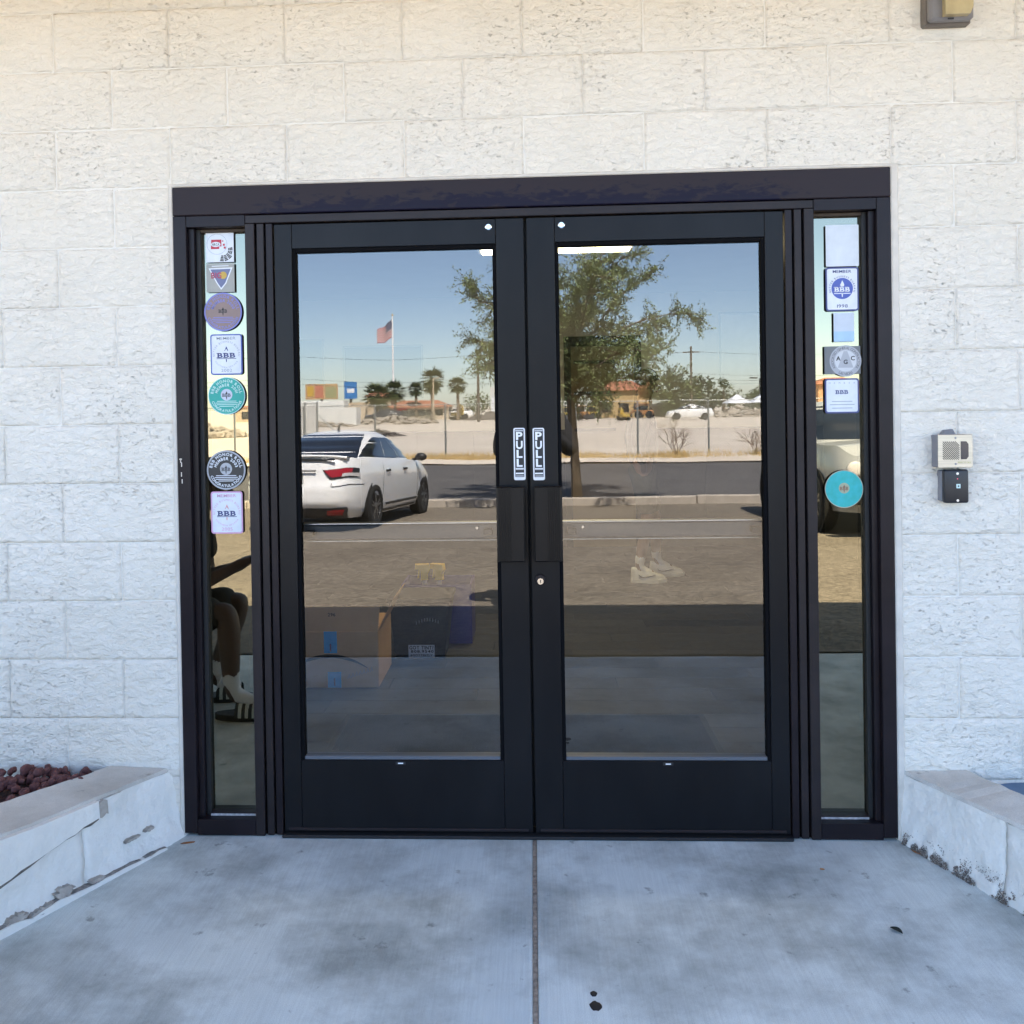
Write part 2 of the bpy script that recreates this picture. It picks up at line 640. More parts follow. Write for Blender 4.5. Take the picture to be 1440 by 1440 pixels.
# ------------------------------------------------------------------ the setting: ground, lot, road, walkway
def gz(y):
    """surface height of the place along y (the wall face is y = 0, outdoors is negative)."""
    prof = [(60, 0.0), (-2.15, 0.0), (-14.5, -0.52), (-15.3, -0.50), (-24.2, -0.36), (-25.2, -0.27), (-27, -0.24), (-60, -0.22), (-5000, -0.22)]
    for (a, za), (b, zb) in zip(prof, prof[1:]):
        if y <= a and y >= b:
            return za + (zb - za) * (a - y) / (a - b)
    return 0.0


def sheet(name, x0, x1, ys, dz, mt, nx=2, kind='structure', rough=0.0):
    vs, fs = [], []
    for y in ys:
        for i in range(nx):
            x = x0 + (x1 - x0) * i / (nx - 1)
            h = gz(y) + dz
            if rough:
                h += rough * noise.noise(Vector((x * 0.35, y * 0.35, 0)))
            vs.append((x, y, h))
    for j in range(len(ys) - 1):
        for i in range(nx - 1):
            a = j * nx + i
            fs.append((a, a + nx, a + nx + 1, a + 1))
    mb = MB().add(vs, fs)
    o = mb.build(name, mt)
    o['kind'] = kind
    return o


sheet('ground', -2500, 2500, [60, 0.2, -2.15, -14.5, -15.3, -24.2, -25.2, -27, -60, -3000], -0.06, M_DIRT)
sheet('parking_lot', -70, 70, [-2.16, -5, -8, -11, -14.42], 0.0, M_LOT, 12)
sheet('road', -300, 300, [-15.02, -18, -21, -24.3], 0.0, M_ROAD, 4)
sheet('dirt_lot', -60, 60, [-24.6 - i * 0.9 for i in range(60)], 0.0, M_DIRT, 90, rough=0.05)

curb = thing('curb', None, None)
curb['kind'] = 'structure'
for i in range(-10, 11):
    x0 = 3.22 + i * 3.0
    if x0 > 13:
        continue
    m = MB()
    h = 0.155 + (0.02 if i >= 0 else 0) + random.uniform(-0.004, 0.004)
    m.bev(x0 + 0.006, x0 + 2.994, -14.58, -14.42, gz(-14.5) - 0.1, gz(-14.5) + h, 0.02, seg=2)
    m.build('curb_stone', M_CURB, curb)
sheet('planting_strip', -70, 70, [-14.585, -15.015], 0.10, M_CURB, 2)

walk = thing('walkway', None, None)
walk['kind'] = 'structure'
for x0, x1 in ((-3.6, -0.0065), (0.0065, 3.6)):
    MB().bev(x0, x1, -2.13, 0.02, -0.14, 0.0, 0.006, seg=2).build('slab', M_WALK, walk)
for x0, x1 in ((-9, -3.618), (3.618, 9)):
    MB().bev(x0, x1, -2.13, -0.03, -0.14, 0.0, 0.006, seg=2).build('slab', M_WALK, walk)
MB().box(-0.0060, 0.0060, -2.12, 0.015, -0.13, -0.003).build('joint_filler', mat('gritty joint filler', (0.32, 0.265, 0.21), 0.95, 0.5, 60, 1.0, 90, bdist=0.004), walk)

# ------------------------------------------------------------------ block wall
OW, OH = 1.219, 2.252            # half width and height of the entrance opening
CH = OH / 11                     # course height
BL = 0.4064
wall = thing('block_wall', 'white painted split-face concrete block wall around the dark entrance', 'wall')
Bk = MB()
for x0, x1, z0, z1 in ((-9, -OW - 0.012, 0, 3.55), (OW + 0.012, 9, 0, 3.55), (-OW - 0.012, OW + 0.012, OH + 0.012, 3.55)):
    Bk.box(x0, x1, -0.0011, 0.2, z0 - 0.1, z1)
Bk.build('mortar_backing', M_MORTAR, wall)


def block_mesh(w, h, seed, amp):
    nx, nz = max(8, int(w / 0.0095)), int(h / 0.0095)
    vs, fs = [], []
    for j in range(nz + 1):
        for i in range(nx + 1):
            x, z = w * i / nx, h * j / nz
            e = min(x, w - x, z, h - z)
            k = min(1.0, e / 0.008)
            k = k * k * (3 - 2 * k)
            p = Vector((x * 11 + z * 4 + seed * 7.3, seed * 3.1, z * 15 - x * 4))
            n1 = noise.fractal(p, 0.9, 2.1, 5)
            n2 = noise.ridged_multi_fractal(p * 0.55, 0.8, 2.2, 4, 0.9, 1.6)
            d = 0.34 + 0.36 * n1 + 0.16 * (n2 - 1.2)
            vs.append((x, -0.0015 - k * amp * max(0.0, d) - 0.001 * k, z))
    for j in range(nz):
        for i in range(nx):
            a = j * (nx + 1) + i
            fs.append((a, a + 1, a + nx + 2, a + nx + 1))
    n = len(vs)
    ring = [i for i in range(nx + 1)] + [(j * (nx + 1) + nx) for j in range(1, nz + 1)] + [nz * (nx + 1) + i for i in range(nx - 1, -1, -1)] + [j * (nx + 1) for j in range(nz - 1, 0, -1)]
    for q in ring:
        x, y, z = vs[q]
        vs.append((x, 0.02, z))
    for k in range(len(ring)):
        k2 = (k + 1) % len(ring)
        fs.append((ring[k], n + k, n + k2, ring[k2]))
    return MB().add(vs, fs).mesh('block', M_BLOCK, True)


GAP = 0.0022
FULL = [block_mesh(BL - GAP, CH - GAP, i, 0.0135) for i in range(9)]
HALF = [block_mesh(BL / 2 - GAP, CH - GAP, 20 + i, 0.009) for i in range(4)]
SMOOTH = [block_mesh(BL - GAP, CH - GAP, 40 + i, 0.0065) for i in range(6)]
for c in range(0, 16):
    z = c * CH
    odd = c % 2
    x = -OW - BL * 4 - (0 if odd else BL / 2)
    while x < OW + BL * 4 + 0.01:
        x1 = x + BL
        a, b = x, x1
        inside = z < OH - 0.01
        if inside and a < -OW + 0.01 < b - 0.01 and b > -OW + 0.01:
            b = -OW
        if inside and a < OW - 0.01 and b > OW + 0.01:
            a = OW
        if inside and a >= -OW - 0.001 and b <= OW + 0.001:
            x = x1
            continue
        w = b - a
        if w > BL * 0.8:
            me = random.choice(FULL if c < 8 else FULL[:4] + SMOOTH) if c < 12 else random.choice(SMOOTH)
        else:
            me = random.choice(HALF)
        o = put('block', me, wall)
        o.location = (a + GAP / 2, random.uniform(-0.0012, 0.0012), z + GAP / 2)
        x = x1
# sealant between blocks and metal
Ck = MB()
Ck.bev(-OW - 0.010, -OW + 0.007, -0.0105, 0.03, 0.0, OH + 0.004, 0.004)
Ck.build('sealant_bead', M_CAULK, wall)
MB().bev(OW - 0.005, OW + 0.020, -0.0115, 0.03, 0.0, OH + 0.004, 0.004).build('sealant_bead', M_CAULK, wall)
MB().bev(-OW - 0.010, OW + 0.020, -0.0095, 0.03, OH - 0.003, OH + 0.009, 0.003).build('sealant_bead', M_CAULK, wall)

# roof with a deep eave over the walk (it shades the entrance)
can = thing('flat_roof', 'flat roof slab with a tan stucco eave over the entrance walk', 'roof')
M_SOFFIT = mat('warm tan soffit stucco', (0.82, 0.59, 0.35), 0.85, 0.06, 3, 0.3, 40)
EAVE_Y, EAVE_Z = -1.45, 3.12
MB().box(-9, 9, EAVE_Y, -0.03, EAVE_Z, EAVE_Z + 0.12).build('soffit', M_SOFFIT, can)
MB().box(-9.1, 9.1, EAVE_Y - 0.10, EAVE_Y - 0.004, EAVE_Z - 0.02, EAVE_Z + 0.50).build('fascia', M_SOFFIT, can)
MB().box(-9.05, 9.05, EAVE_Y, 9.0, 3.56, 3.68).build('roof_deck', mat('grey roofing felt', (0.25, 0.24, 0.23), 0.9), can)

# ------------------------------------------------------------------ door frame with sidelites
fr = thing('entrance_frame', 'dark bronze metal frame with two narrow mirrored sidelites around the doors', 'door frame')
FZ = OH - 0.004
MB().bev(-OW + 0.006, OW - 0.006, -0.012, 0.09, 2.150, FZ, 0.003).build('header', M_HEADER, fr)
MB().bev(-0.962, 0.962, -0.006, 0.085, 2.119, 2.147, 0.002).build('door_stop_header', M_BRONZE2, fr)
M_MIRROR = glass('gold mirrored film', 0.29, (0.13, 0.13, 0.12), (1.0, 0.90, 0.66))
M_CLEAR = clear('clear outer pane', (0.97, 0.98, 0.98))
for s in (-1, 1):
    def bx(a, b, y0, y1, z0, z1, bv=0.0015):
        lo, hi = sorted((a * s, b * s))
        return MB().bev(lo, hi, y0, y1, z0, z1, bv)
    bx(1.168, OW - 0.006, -0.010, 0.10, 0.012, 2.1485).build('jamb', M_BRONZE, fr)
    # mullion between sidelite and door: stepped verticals with dark grooves
    bx(0.930, 0.962, -0.010, 0.10, 0.004, 2.1175).build('mullion', M_BRONZE2, fr)
    bx(0.899, 0.923, -0.004, 0.10, 0.004, 2.1175).build('mullion', M_BRONZE2, fr)
    bx(0.8695, 0.892, -0.001, 0.10, 0.004, 2.1175).build('mullion', M_BRONZE, fr)
    bx(0.870, 0.961, 0.022, 0.098, 0.006, 2.116, 0.001).build('mullion_groove', M_GASKET, fr)
    # sidelite top and bottom rails and glazing stops stepping back to the glass
    bx(0.9625, 1.1675, -0.008, 0.10, 2.110, 2.1485).build('sidelite_head', M_BRONZE, fr)
    bx(0.9625, 1.1675, -0.008, 0.10, 0.004, 0.058).build('sidelite_sill', M_BRONZE, fr)
    bx(1.148, 1.1675, 0.012, 0.10, 0.0585, 2.1095).build('glazing_stop', M_BRONZE, fr)
    bx(1.132, 1.1475, 0.030, 0.10, 0.0585, 2.1095).build('glazing_stop', M_GASKET, fr)
    bx(0.9625, 1.1315, 0.030, 0.10, 2.0985, 2.1095).build('glazing_stop', mat('brown setting strip', (0.05, 0.035, 0.025), 0.6), fr)
    bx(0.9625, 1.1315, 0.024, 0.10, 0.0585, 0.070).build('glazing_stop', M_BRONZE2, fr)
    bx(0.963, 1.131, 0.022, 0.0238, 0.0585, 0.066, 0.0006).build('paint_splash', mat('pale paint drips on sill', (0.42, 0.41, 0.42), 0.8, 0.4, 60), fr)
    lo, hi = sorted((0.9625 * s, 1.1315 * s))
    gm = MB().add([(lo, 0.0405, 0.0705), (hi, 0.0405, 0.0705), (hi, 0.0405, 2.098), (lo, 0.0405, 2.098)], [(0, 1, 2, 3)])
    gm.build('outer_pane', M_CLEAR, fr)
    gm = MB().add([(lo, 0.0500, 0.0705), (hi, 0.0500, 0.0705), (hi, 0.0500, 2.098), (lo, 0.0500, 2.098)], [(0, 1, 2, 3)])
    gm.build('mirrored_pane', M_MIRROR, fr)
# scratches through the finish of the jamb
Sc = MB()
for z0, dx in ((1.31, 0.0), (1.296, 0.003), (1.262, 0.002), (1.238, 0.004)):
    Sc.box(-1.203 + dx, -1.200 + dx, -0.0108, -0.0098, z0 - 0.011, z0 + 0.004)
Sc.box(-1.206, -1.197, -0.0108, -0.0098, 1.309, 1.313)
Sc.build('scratch', M_CAULK, fr)
MB().bev(-0.8685, 0.8685, -0.02, 0.12, 0.0005, 0.0115, 0.003).build('threshold', M_GASKET, fr)

# ------------------------------------------------------------------ the two doors
M_GLASS = glass('tinted door glass', 0.130, (0.86, 0.89, 0.92), (1.0, 0.98, 0.96))
door_labels = {-1: 'black framed glass door leaf without a lock, boxes standing behind its glass',
               1: 'black framed glass door leaf with a round key lock under its pull handle'}
for s in (-1, 1):
    d = thing('glass_door', door_labels[s], 'door', (0.434 * s, 0, 0), 0, 'pair of entrance doors')

    def bx(a, b, y0, y1, z0, z1, bv=0.0015):
        lo, hi = sorted(((a - 0.434) * s, (b - 0.434) * s))
        return MB().bev(lo, hi, y0, y1, z0, z1, bv)
    Y0, Y1 = 0.004, 0.049
    bx(0.0045, 0.100, Y0, Y1, 0.0145, 2.1145).build('stile', M_BLACKAL, d)
    bx(0.8035, 0.8645, Y0, Y1, 0.0145, 2.1145).build('stile', M_BLACKAL, d)
    bx(0.1005, 0.803, Y0 + 0.0006, Y1, 2.030, 2.1145).build('top_rail', M_BLACKAL, d)
    bx(0.1005, 0.803, Y0 + 0.0006, Y1, 0.0145, 0.262).build('bottom_rail', M_BLACKAL, d)
    for a, b, z0, z1 in ((0.1005, 0.1125, 0.2625, 2.0295), (0.791, 0.803, 0.2625, 2.0295)):
        bx(a, b, Y0 + 0.005, Y1 - 0.002, z0, z1, 0.001).build('glazing_bead', M_BEAD, d)
    bx(0.113, 0.7905, Y0 + 0.005, Y1 - 0.002, 2.0165, 2.0295, 0.001).build('glazing_bead', M_BEAD, d)
    bx(0.113, 0.7905, Y0 + 0.005, Y1 - 0.002, 0.2625, 0.2745, 0.001).build('glazing_bead', mat('worn grey lower bead', (0.10, 0.11, 0.13), 0.4), d)
    lo, hi = sorted(((0.112 - 0.434) * s, (0.792 - 0.434) * s))
    MB().add([(lo, 0.024, 0.274), (hi, 0.024, 0.274), (hi, 0.024, 2.017), (lo, 0.024, 2.017)], [(0, 1, 2, 3)]).build('glass', M_GLASS, d)
    # pull handle: a flat black grip with ribs on its glass side
    hd = bx(0.0165, 0.110, -0.046, -0.030, 0.951, 1.205, 0.004)
    hd.build('pull_handle', M_HANDLE, d)
    H = d.children[-1]
    for k in range(7):
        a = 0.060 + k * 0.0068
        bx(a, a + 0.0042, -0.0492, -0.0455, 0.953, 1.203, 0.001).build('rib', M_HANDLE, H)
    for z0 in (0.985, 1.15):
        bx(0.03, 0.075, -0.0305, 0.0045, z0, z0 + 0.03, 0.002).build('mount', M_GASKET, H)
    # push bar on the room side
    PB = bx(0.100, 0.806, 0.085, 0.115, 1.010, 1.066, 0.006).build('push_bar', mat('grey anodised push bar', (0.05, 0.052, 0.056), 0.4, spec=0.4), d)
    bx(0.100, 0.806, 0.083, 0.1155, 1.0665, 1.0715, 0.001).build('edge_glint', M_SILVER, PB)  # silver strips stand in for outside light glinting along the bar
    bx(0.100, 0.806, 0.083, 0.1155, 1.0060, 1.0095, 0.001).build('edge_glint', M_SILVER, PB)
    bx(0.130, 0.160, 0.049, 0.0855, 1.03, 1.05, 0.002).build('push_bar_mount', M_GASKET, d)
    bx(0.760, 0.790, 0.049, 0.0855, 1.03, 1.05, 0.002).build('push_bar_mount', M_GASKET, d)
    sm = MB().lathe([(0.006, 0), (0.006, 0.003), (0.004, 0.004)], 12, Matrix.Translation(((0.185 - 0.434) * s, 0.084, 1.062 - 0.012)) @ Matrix.Rotation(pi / 2, 4, 'X'))
    sm.build('screw', M_CHROME, d)
    sm = MB().lathe([(0.0115, 0), (0.0115, 0.004), (0.009, 0.006)], 18, Matrix.Translation(((0.124 - 0.434) * s, Y0 + 0.001, 2.087)) @ Matrix.Rotation(pi / 2, 4, 'X'))
    sm.build('screw_cap', M_CHROME, d)
    bx(0.440, 0.474, Y0 - 0.001, Y0 + 0.002, 0.2475, 0.2575, 0.0004).build('maker_plate', M_BLACKP, d)
    bx(0.448, 0.466, Y0 - 0.0014, Y0 - 0.0008, 0.2505, 0.2545, 0.0002).build('maker_plate_print', M_WHITEP, d)
    bx(0.02, 0.85, Y0 - 0.004, Y0 + 0.002, 0.0185, 0.0285, 0.002).build('door_sweep', M_BRONZE2, d)
    # closer arm inside at the top
    ca = MB().box(-0.15 * s - 0.11, -0.15 * s + 0.11, 0.052, 0.10, 2.045, 2.095)
    ca.build('closer_body', M_SILVER, d)
    MB().tube([(0.12 * s, 0.11, 2.06), (0.07 * s, 0.30, 1.985 + 0.1)], 0.008, 6).build('closer_arm', M_SILVER, d)
    if s == 1:
        MB().box(-0.012 - 0.434, 0.014 - 0.434, 0.0495, 0.056, 0.0145, 2.1145).build('meeting_gasket', M_GASKET, d)
        lk = MB().lathe([(0.0185, 0), (0.0185, 0.006), (0.015, 0.011)], 24, Matrix.Translation((0.034 - 0.434, Y0 + 0.001, 0.884)) @ Matrix.Rotation(pi / 2, 4, 'X'))
        lc = lk.build('lock_ring', M_BRONZE2, d)
        MB().lathe([(0.0105, 0), (0.0105, 0.004)], 20, Matrix.Translation((0.034 - 0.434, Y0 - 0.0095, 0.879)) @ Matrix.Rotation(pi / 2, 4, 'X')).build('lock_cylinder', M_CHROME, lc)
        MB().box(0.0325 - 0.434, 0.0355 - 0.434, Y0 - 0.0142, Y0 - 0.0134, 0.874, 0.884).build('keyhole', M_BLACKP, lc)


# PULL signs
def pull_sign(x, ztop, label, rim):
    w, h = 0.0395, 0.178
    zc = ztop - h / 2
    Y = 0.0028
    t = thing('pull_sign', label, 'sign', (x, Y, zc), 0, 'PULL signs on the door stiles')
    MB().prism(rrect(0, 0, w, h, 0.006), -0.0006, 0.0008).build('plate', rim, t)
    m = MB()
    flat(m, rrect(0, 0.0025, w - 0.009, h - 0.014, 0.003), -0.0009)
    m.build('black_field', M_BLACKP, t)
    L = MB()
    for i, ch in enumerate('PULL'):
        zz = 0.062 - i * 0.0305
        text_line(L, ch, 0, zz, 0.0255, -0.0012, bold=0.035, width=0.0225 if ch != 'L' else 0.020)
    L.build('lettering', M_WHITEP, t)
    for z0, z1 in ((0.078, 0.0805), (-0.0505, -0.0475), (-0.0535, -0.0520), (-0.0685, -0.0635), (-0.079, -0.0775), (-0.0750, -0.0735)):
        m = MB()
        flat(m, [(-w / 2 + 0.006, z0), (w / 2 - 0.006, z0), (w / 2 - 0.006, z1), (-w / 2 + 0.006, z1)], -0.0012)
        m.build('rule_line', M_WHITEP, t)
    return t


M_SIGNRIM = mat('white sign plate', (0.74, 0.74, 0.76), 0.35)
pull_sign(-0.0305, 1.401, 'black and white vertical PULL sign on the door leaf without a lock', M_SIGNRIM)
pull_sign(0.0350, 1.400, 'black and white vertical PULL sign on the door leaf with the lock', M_SIGNRIM)

# ------------------------------------------------------------------ stickers on the sidelites
SY = 0.0398                       # sticker face depth, on the outer pane
M_BACK_BLUE = mat('dark blue sticker back', (0.09, 0.15, 0.50), 0.6)
M_BACK_GREY = mat('slate sticker back', (0.28, 0.32, 0.38), 0.6)
M_BACK_DARK = mat('brown black sticker back', (0.09, 0.08, 0.075), 0.6)


def pm(name, c):
    return mat(name, c, 0.45, 0.05, 25)


P_WHITE = pm('sticker white', (0.74, 0.77, 0.82))
P_NAVY = pm('faded navy print', (0.045, 0.06, 0.20))
P_BLUE = pm('faded blue print', (0.07, 0.11, 0.42))
P_GREY = pm('grey print', (0.32, 0.35, 0.42))
P_TEAL = pm('teal print', (0.015, 0.37, 0.31))
P_PALETEAL = pm('pale teal print', (0.55, 0.75, 0.72))
P_RED = pm('red print', (0.50, 0.02, 0.05))
P_PURPLE = pm('faded violet print', (0.20, 0.21, 0.55))
P_TAUPE = pm('faded copper print', (0.27, 0.19, 0.17))
P_PINK = pm('faded pink print', (0.66, 0.36, 0.56))
P_DARK = pm('black sticker print', (0.03, 0.028, 0.028))
P_SILV = pm('silver grey print', (0.42, 0.43, 0.46))
P_YEL = pm('ochre print', (0.55, 0.36, 0.06))


def sticker(label, x, z, shape, back, group, cat='sticker', name='window_sticker'):
    t = thing(name, label, cat, (x, SY, z), 0, group)
    MB().prism([(px * 0.996, pz * 0.996) for px, pz in shape], 0.0000, 0.0006).build('backing', back, t)
    return t


def layer(t, name, mb, mt):
    return mb.build(name, mt, t)


GL = 'round member stickers'
GR = 'rectangular member stickers'


def circ(r, n=44):
    return [(r * cos(2 * pi * i / n), r * sin(2 * pi * i / n)) for i in range(n)]


def torch(m, x, z, s, y):
    flat(m, [(x - 0.10 * s, z - 0.30 * s), (x + 0.10 * s, z - 0.30 * s), (x + 0.05 * s, z - 0.75 * s), (x - 0.05 * s, z - 0.75 * s)], y)


def flame(m, x, z, s, y):
    pts = [(0, 0.95), (0.16, 0.62), (0.24, 0.42), (0.16, 0.22), (-0.16, 0.22), (-0.24, 0.42), (-0.13, 0.60)]
    flat(m, [(x + a * s, z + b * s) for a, b in pts], y)


def honor(label, x, z, r, face, rim, ink, centre, back, year, rimw=0.006, alpha_lines=True):
    t = sticker(label, x, z, circ(r), back, GL)
    m = MB(); disc(m, 0, 0, r, -0.0003); layer(t, 'rim', m, rim)
    m = MB(); disc(m, 0, 0, r - rimw, -0.0006); layer(t, 'face', m, face)
    m = MB()
    text_arc(m, 'BBB HONOR ROLL', 0, 0, r * 0.80, r * 0.15, -0.0010, 172, 8, 0.028)
    text_arc(m, 'MEMBER ' + year, 0, 0, r * 0.585, r * 0.145, -0.0010, 166, 14, 0.028)
    text_arc(m, 'CONGRATULATIONS', 0, 0, r * 0.80, r * 0.13, -0.0010, 200, 340, 0.026, True)
    for i, w in enumerate((0.52, 0.60, 0.54, 0.40)):
        zz = -r * (0.30 + 0.09 * i)
        flat(m, [(-w * r, zz), (w * r, zz), (w * r, zz + r * 0.035), (-w * r, zz + r * 0.035)], -0.0010)
    layer(t, 'lettering', m, ink)
    m = MB(); disc(m, 0, r * 0.06, r * 0.31, -0.0010); layer(t, 'emblem_disc', m, centre)
    m = MB()
    text_line(m, 'BBB', 0, r * 0.04, r * 0.17, -0.0014, 0.02, width=r * 0.44, serif=True)
    torch(m, 0, r * 0.04, r * 0.30, -0.0014)
    flame(m, 0, r * 0.04, r * 0.22, -0.0014)
    layer(t, 'emblem', m, P_DARK)
    return t


def member(label, x, z, w, h, rim, back, ink, year, style, rimw=0.005):
    t = sticker(label, x, z, rrect(0, 0, w, h, 0.009), back, GR)
    m = MB(); flat(m, rrect(0, 0, w, h, 0.009), -0.0003); layer(t, 'rim', m, rim)
    m = MB(); flat(m, rrect(0, 0, w - 2 * rimw, h - 2 * rimw, 0.006), -0.0006); layer(t, 'face', m, P_WHITE)
    if style == 'solid':
        m = MB(); disc(m, 0, 0.002, w * 0.325, -0.0010); layer(t, 'emblem_disc', m, P_BLUE)
        m = MB()
        text_line(m, 'BBB', 0, -0.001, h * 0.11, -0.0014, 0.03, width=w * 0.46, serif=True)
        flat(m, [(-w * 0.25, -0.016), (w * 0.25, -0.016), (w * 0.25, -0.0135), (-w * 0.25, -0.0135)], -0.0014)
        flame(m, 0, 0.002, w * 0.27, -0.0014); torch(m, 0, -0.006, w * 0.25, -0.0014)
        layer(t, 'emblem', m, P_WHITE)
        m = MB()
        text_arc(m, 'BETTER BUSINESS BUREAU', 0, 0.002, w * 0.375, w * 0.055, -0.0010, 200, -20, 0.01)
        layer(t, 'ring_lettering', m, ink)
        m = MB()
        text_line(m, 'MEMBER', 0, h * 0.405, h * 0.065, -0.0010, 0.015, width=w * 0.56)
        layer(t, 'heading', m, ink)
        m = MB()
        text_line(m, year, 0, -h * 0.385, h * 0.075, -0.0010, 0.005, width=w * 0.32)
        layer(t, 'lettering', m, ink)
    elif style == 'ring':
        m = MB()
        text_line(m, 'MEMBER', 0, h * 0.40, h * 0.07, -0.0010, 0.012, width=w * 0.60)
        text_line(m, year, 0, -h * 0.39, h * 0.075, -0.0010, 0.005, width=w * 0.34)
        text_arc(m, 'BETTER BUSINESS BUREAU', 0, 0.0, w * 0.40, w * 0.06, -0.0010, 190, -10, 0.0)
        text_arc(m, 'SOUTHERN NEVADA', 0, 0.0, w * 0.40, w * 0.05, -0.0010, 210, 330, 0.0, True)
        layer(t, 'lettering', m, P_GREY if rim is not P_PINK else P_PINK)
        m = MB()
        text_line(m, 'BBB', 0, -0.003, h * 0.115, -0.0012, 0.03, width=w * 0.56, serif=True)
        flat(m, [(-w * 0.31, -0.0155), (w * 0.31, -0.0155), (w * 0.31, -0.0135), (-w * 0.31, -0.0135)], -0.0012)
        layer(t, 'emblem', m, ink)
        m = MB()
        flame(m, 0, 0.002, w * 0.25, -0.0012)
        layer(t, 'flame', m, ink if rim is not P_PINK else mat('salmon print', (0.75, 0.33, 0.30), 0.5))
        m = MB()
        torch(m, 0, -0.010, w * 0.20, -0.0012)
        layer(t, 'torch', m, ink if rim is not P_PINK else mat('salmon print', (0.75, 0.33, 0.30), 0.5))
        m = MB(); flat(m, [(0, 0.020), (0.006, 0.011), (0.004, 0.0065), (-0.004, 0.0065), (-0.006, 0.011)], -0.0016); layer(t, 'flame_centre', m, P_WHITE)
    else:
        m = MB()
        for i, ch in enumerate('MEMBER'):
            text_line(m, ch, (-0.36 + i * 0.145) * w, h * 0.37, h * 0.05, -0.0010, 0.0)
        layer(t, 'heading', m, P_GREY)
        for zz, ww in ((-0.17, 0.30), (-0.26, 0.36), (-0.36, 0.30)):
            m = MB()
            flat(m, [(-w * ww, h * zz), (w * ww, h * zz), (w * ww, h * zz + 0.0022), (-w * ww, h * zz + 0.0022)], -0.0010)
            layer(t, 'text_rule', m, P_GREY)
        m = MB(); text_line(m, 'BBB', 0, h * 0.11, h * 0.11, -0.0010, 0.02, width=w * 0.36, serif=True); layer(t, 'emblem', m, P_NAVY)
    return t


# --- column of stickers on the sidelite next to the door without a lock
t = sticker('white square sticker with red block logo and black globe grid', -1.067, 2.047, rrect(0, 0, 0.099, 0.102, 0.001), M_BACK_GREY, None)
m = MB(); flat(m, rrect(0, 0, 0.099, 0.102, 0.001), -0.0003); layer(t, 'face', m, P_WHITE)
m = MB(); disc(m, -0.010, 0.012, 0.036, -0.0006, 40, 0.035); layer(t, 'circle_outline', m, P_GREY)
m = MB()
flat(m, [(-0.032, -0.005), (-0.002, -0.005), (-0.002, 0.004), (0.006, 0.004), (0.006, 0.028), (-0.030, 0.028)], -0.0008)
flat(m, [(0.011, 0.006), (0.018, 0.006), (0.018, 0.013), (0.011, 0.013)], -0.0008)
flat(m, [(0.014, -0.004), (0.021, -0.004), (0.021, 0.003), (0.014, 0.003)], -0.0008)
flat(m, [(0.009, 0.020), (0.013, 0.020), (0.013, 0.025), (0.009, 0.025)], -0.0008)
layer(t, 'red_logo', m, P_RED)
m = MB(); m.add([(-0.014 + 0.017 * cos(a * pi / 14), -0.0011, 0.011 + 0.009 * sin(a * pi / 14)) for a in range(28)], [tuple(range(28))]); layer(t, 'white_oval', m, P_WHITE)
m = MB(); text_line(m, 'NRCA', -0.014, 0.011, 0.008, -0.0014, 0.02, width=0.025); layer(t, 'lettering', m, P_DARK)
m = MB()
for i in range(5):
    for j in range(5):
        a0 = radians(-105 + i * 25); a1 = radians(-105 + i * 25 + 20)
        r0 = 0.020 + j * 0.0055; r1 = r0 + 0.0042
        cx, cz = 0.010, -0.008
        pts = [(cx + r * cos(a), cz + r * sin(a)) for r, a in ((r0, a0), (r1, a0), (r1, a1), (r0, a1))]
        if all(abs(p[0]) < 0.047 and abs(p[1]) < 0.049 for p in pts):
            flat(m, pts, -0.0007)
layer(t, 'globe_grid', m, P_DARK)

t = sticker('grey square sticker with a triangular crest in violet and ochre', -1.067, 1.941, rrect(0, 0, 0.100, 0.100, 0.001), M_BACK_GREY, None)
m = MB(); flat(m, rrect(0, 0, 0.100, 0.100, 0.001), -0.0003); layer(t, 'face', m, pm('grey sticker face', (0.36, 0.36, 0.33)))
m = MB(); flat(m, [(-0.042, 0.034), (0.044, 0.036), (0.020, -0.020), (0.002, -0.042), (-0.014, -0.018)], -0.0005); layer(t, 'crest_border', m, P_WHITE)
m = MB(); flat(m, [(-0.035, 0.030), (0.037, 0.031), (0.017, -0.018), (0.002, -0.035), (-0.011, -0.016)], -0.0008); layer(t, 'crest_field', m, pm('slate violet', (0.15, 0.17, 0.30)))
m = MB(); disc(m, 0.010, 0.009, 0.013, -0.0011); layer(t, 'crest_disc', m, P_YEL)
m = MB(); text_line(m, 'BIG', -0.014, 0.009, 0.020, -0.0014, 0.02, width=0.036); layer(t, 'lettering', m, pm('crimson print', (0.42, 0.03, 0.09)))
m = MB(); flat(m, [(-0.030, 0.040), (0.030, 0.041), (0.030, 0.0435), (-0.030, 0.0425)], -0.0008); layer(t, 'top_line', m, P_WHITE)

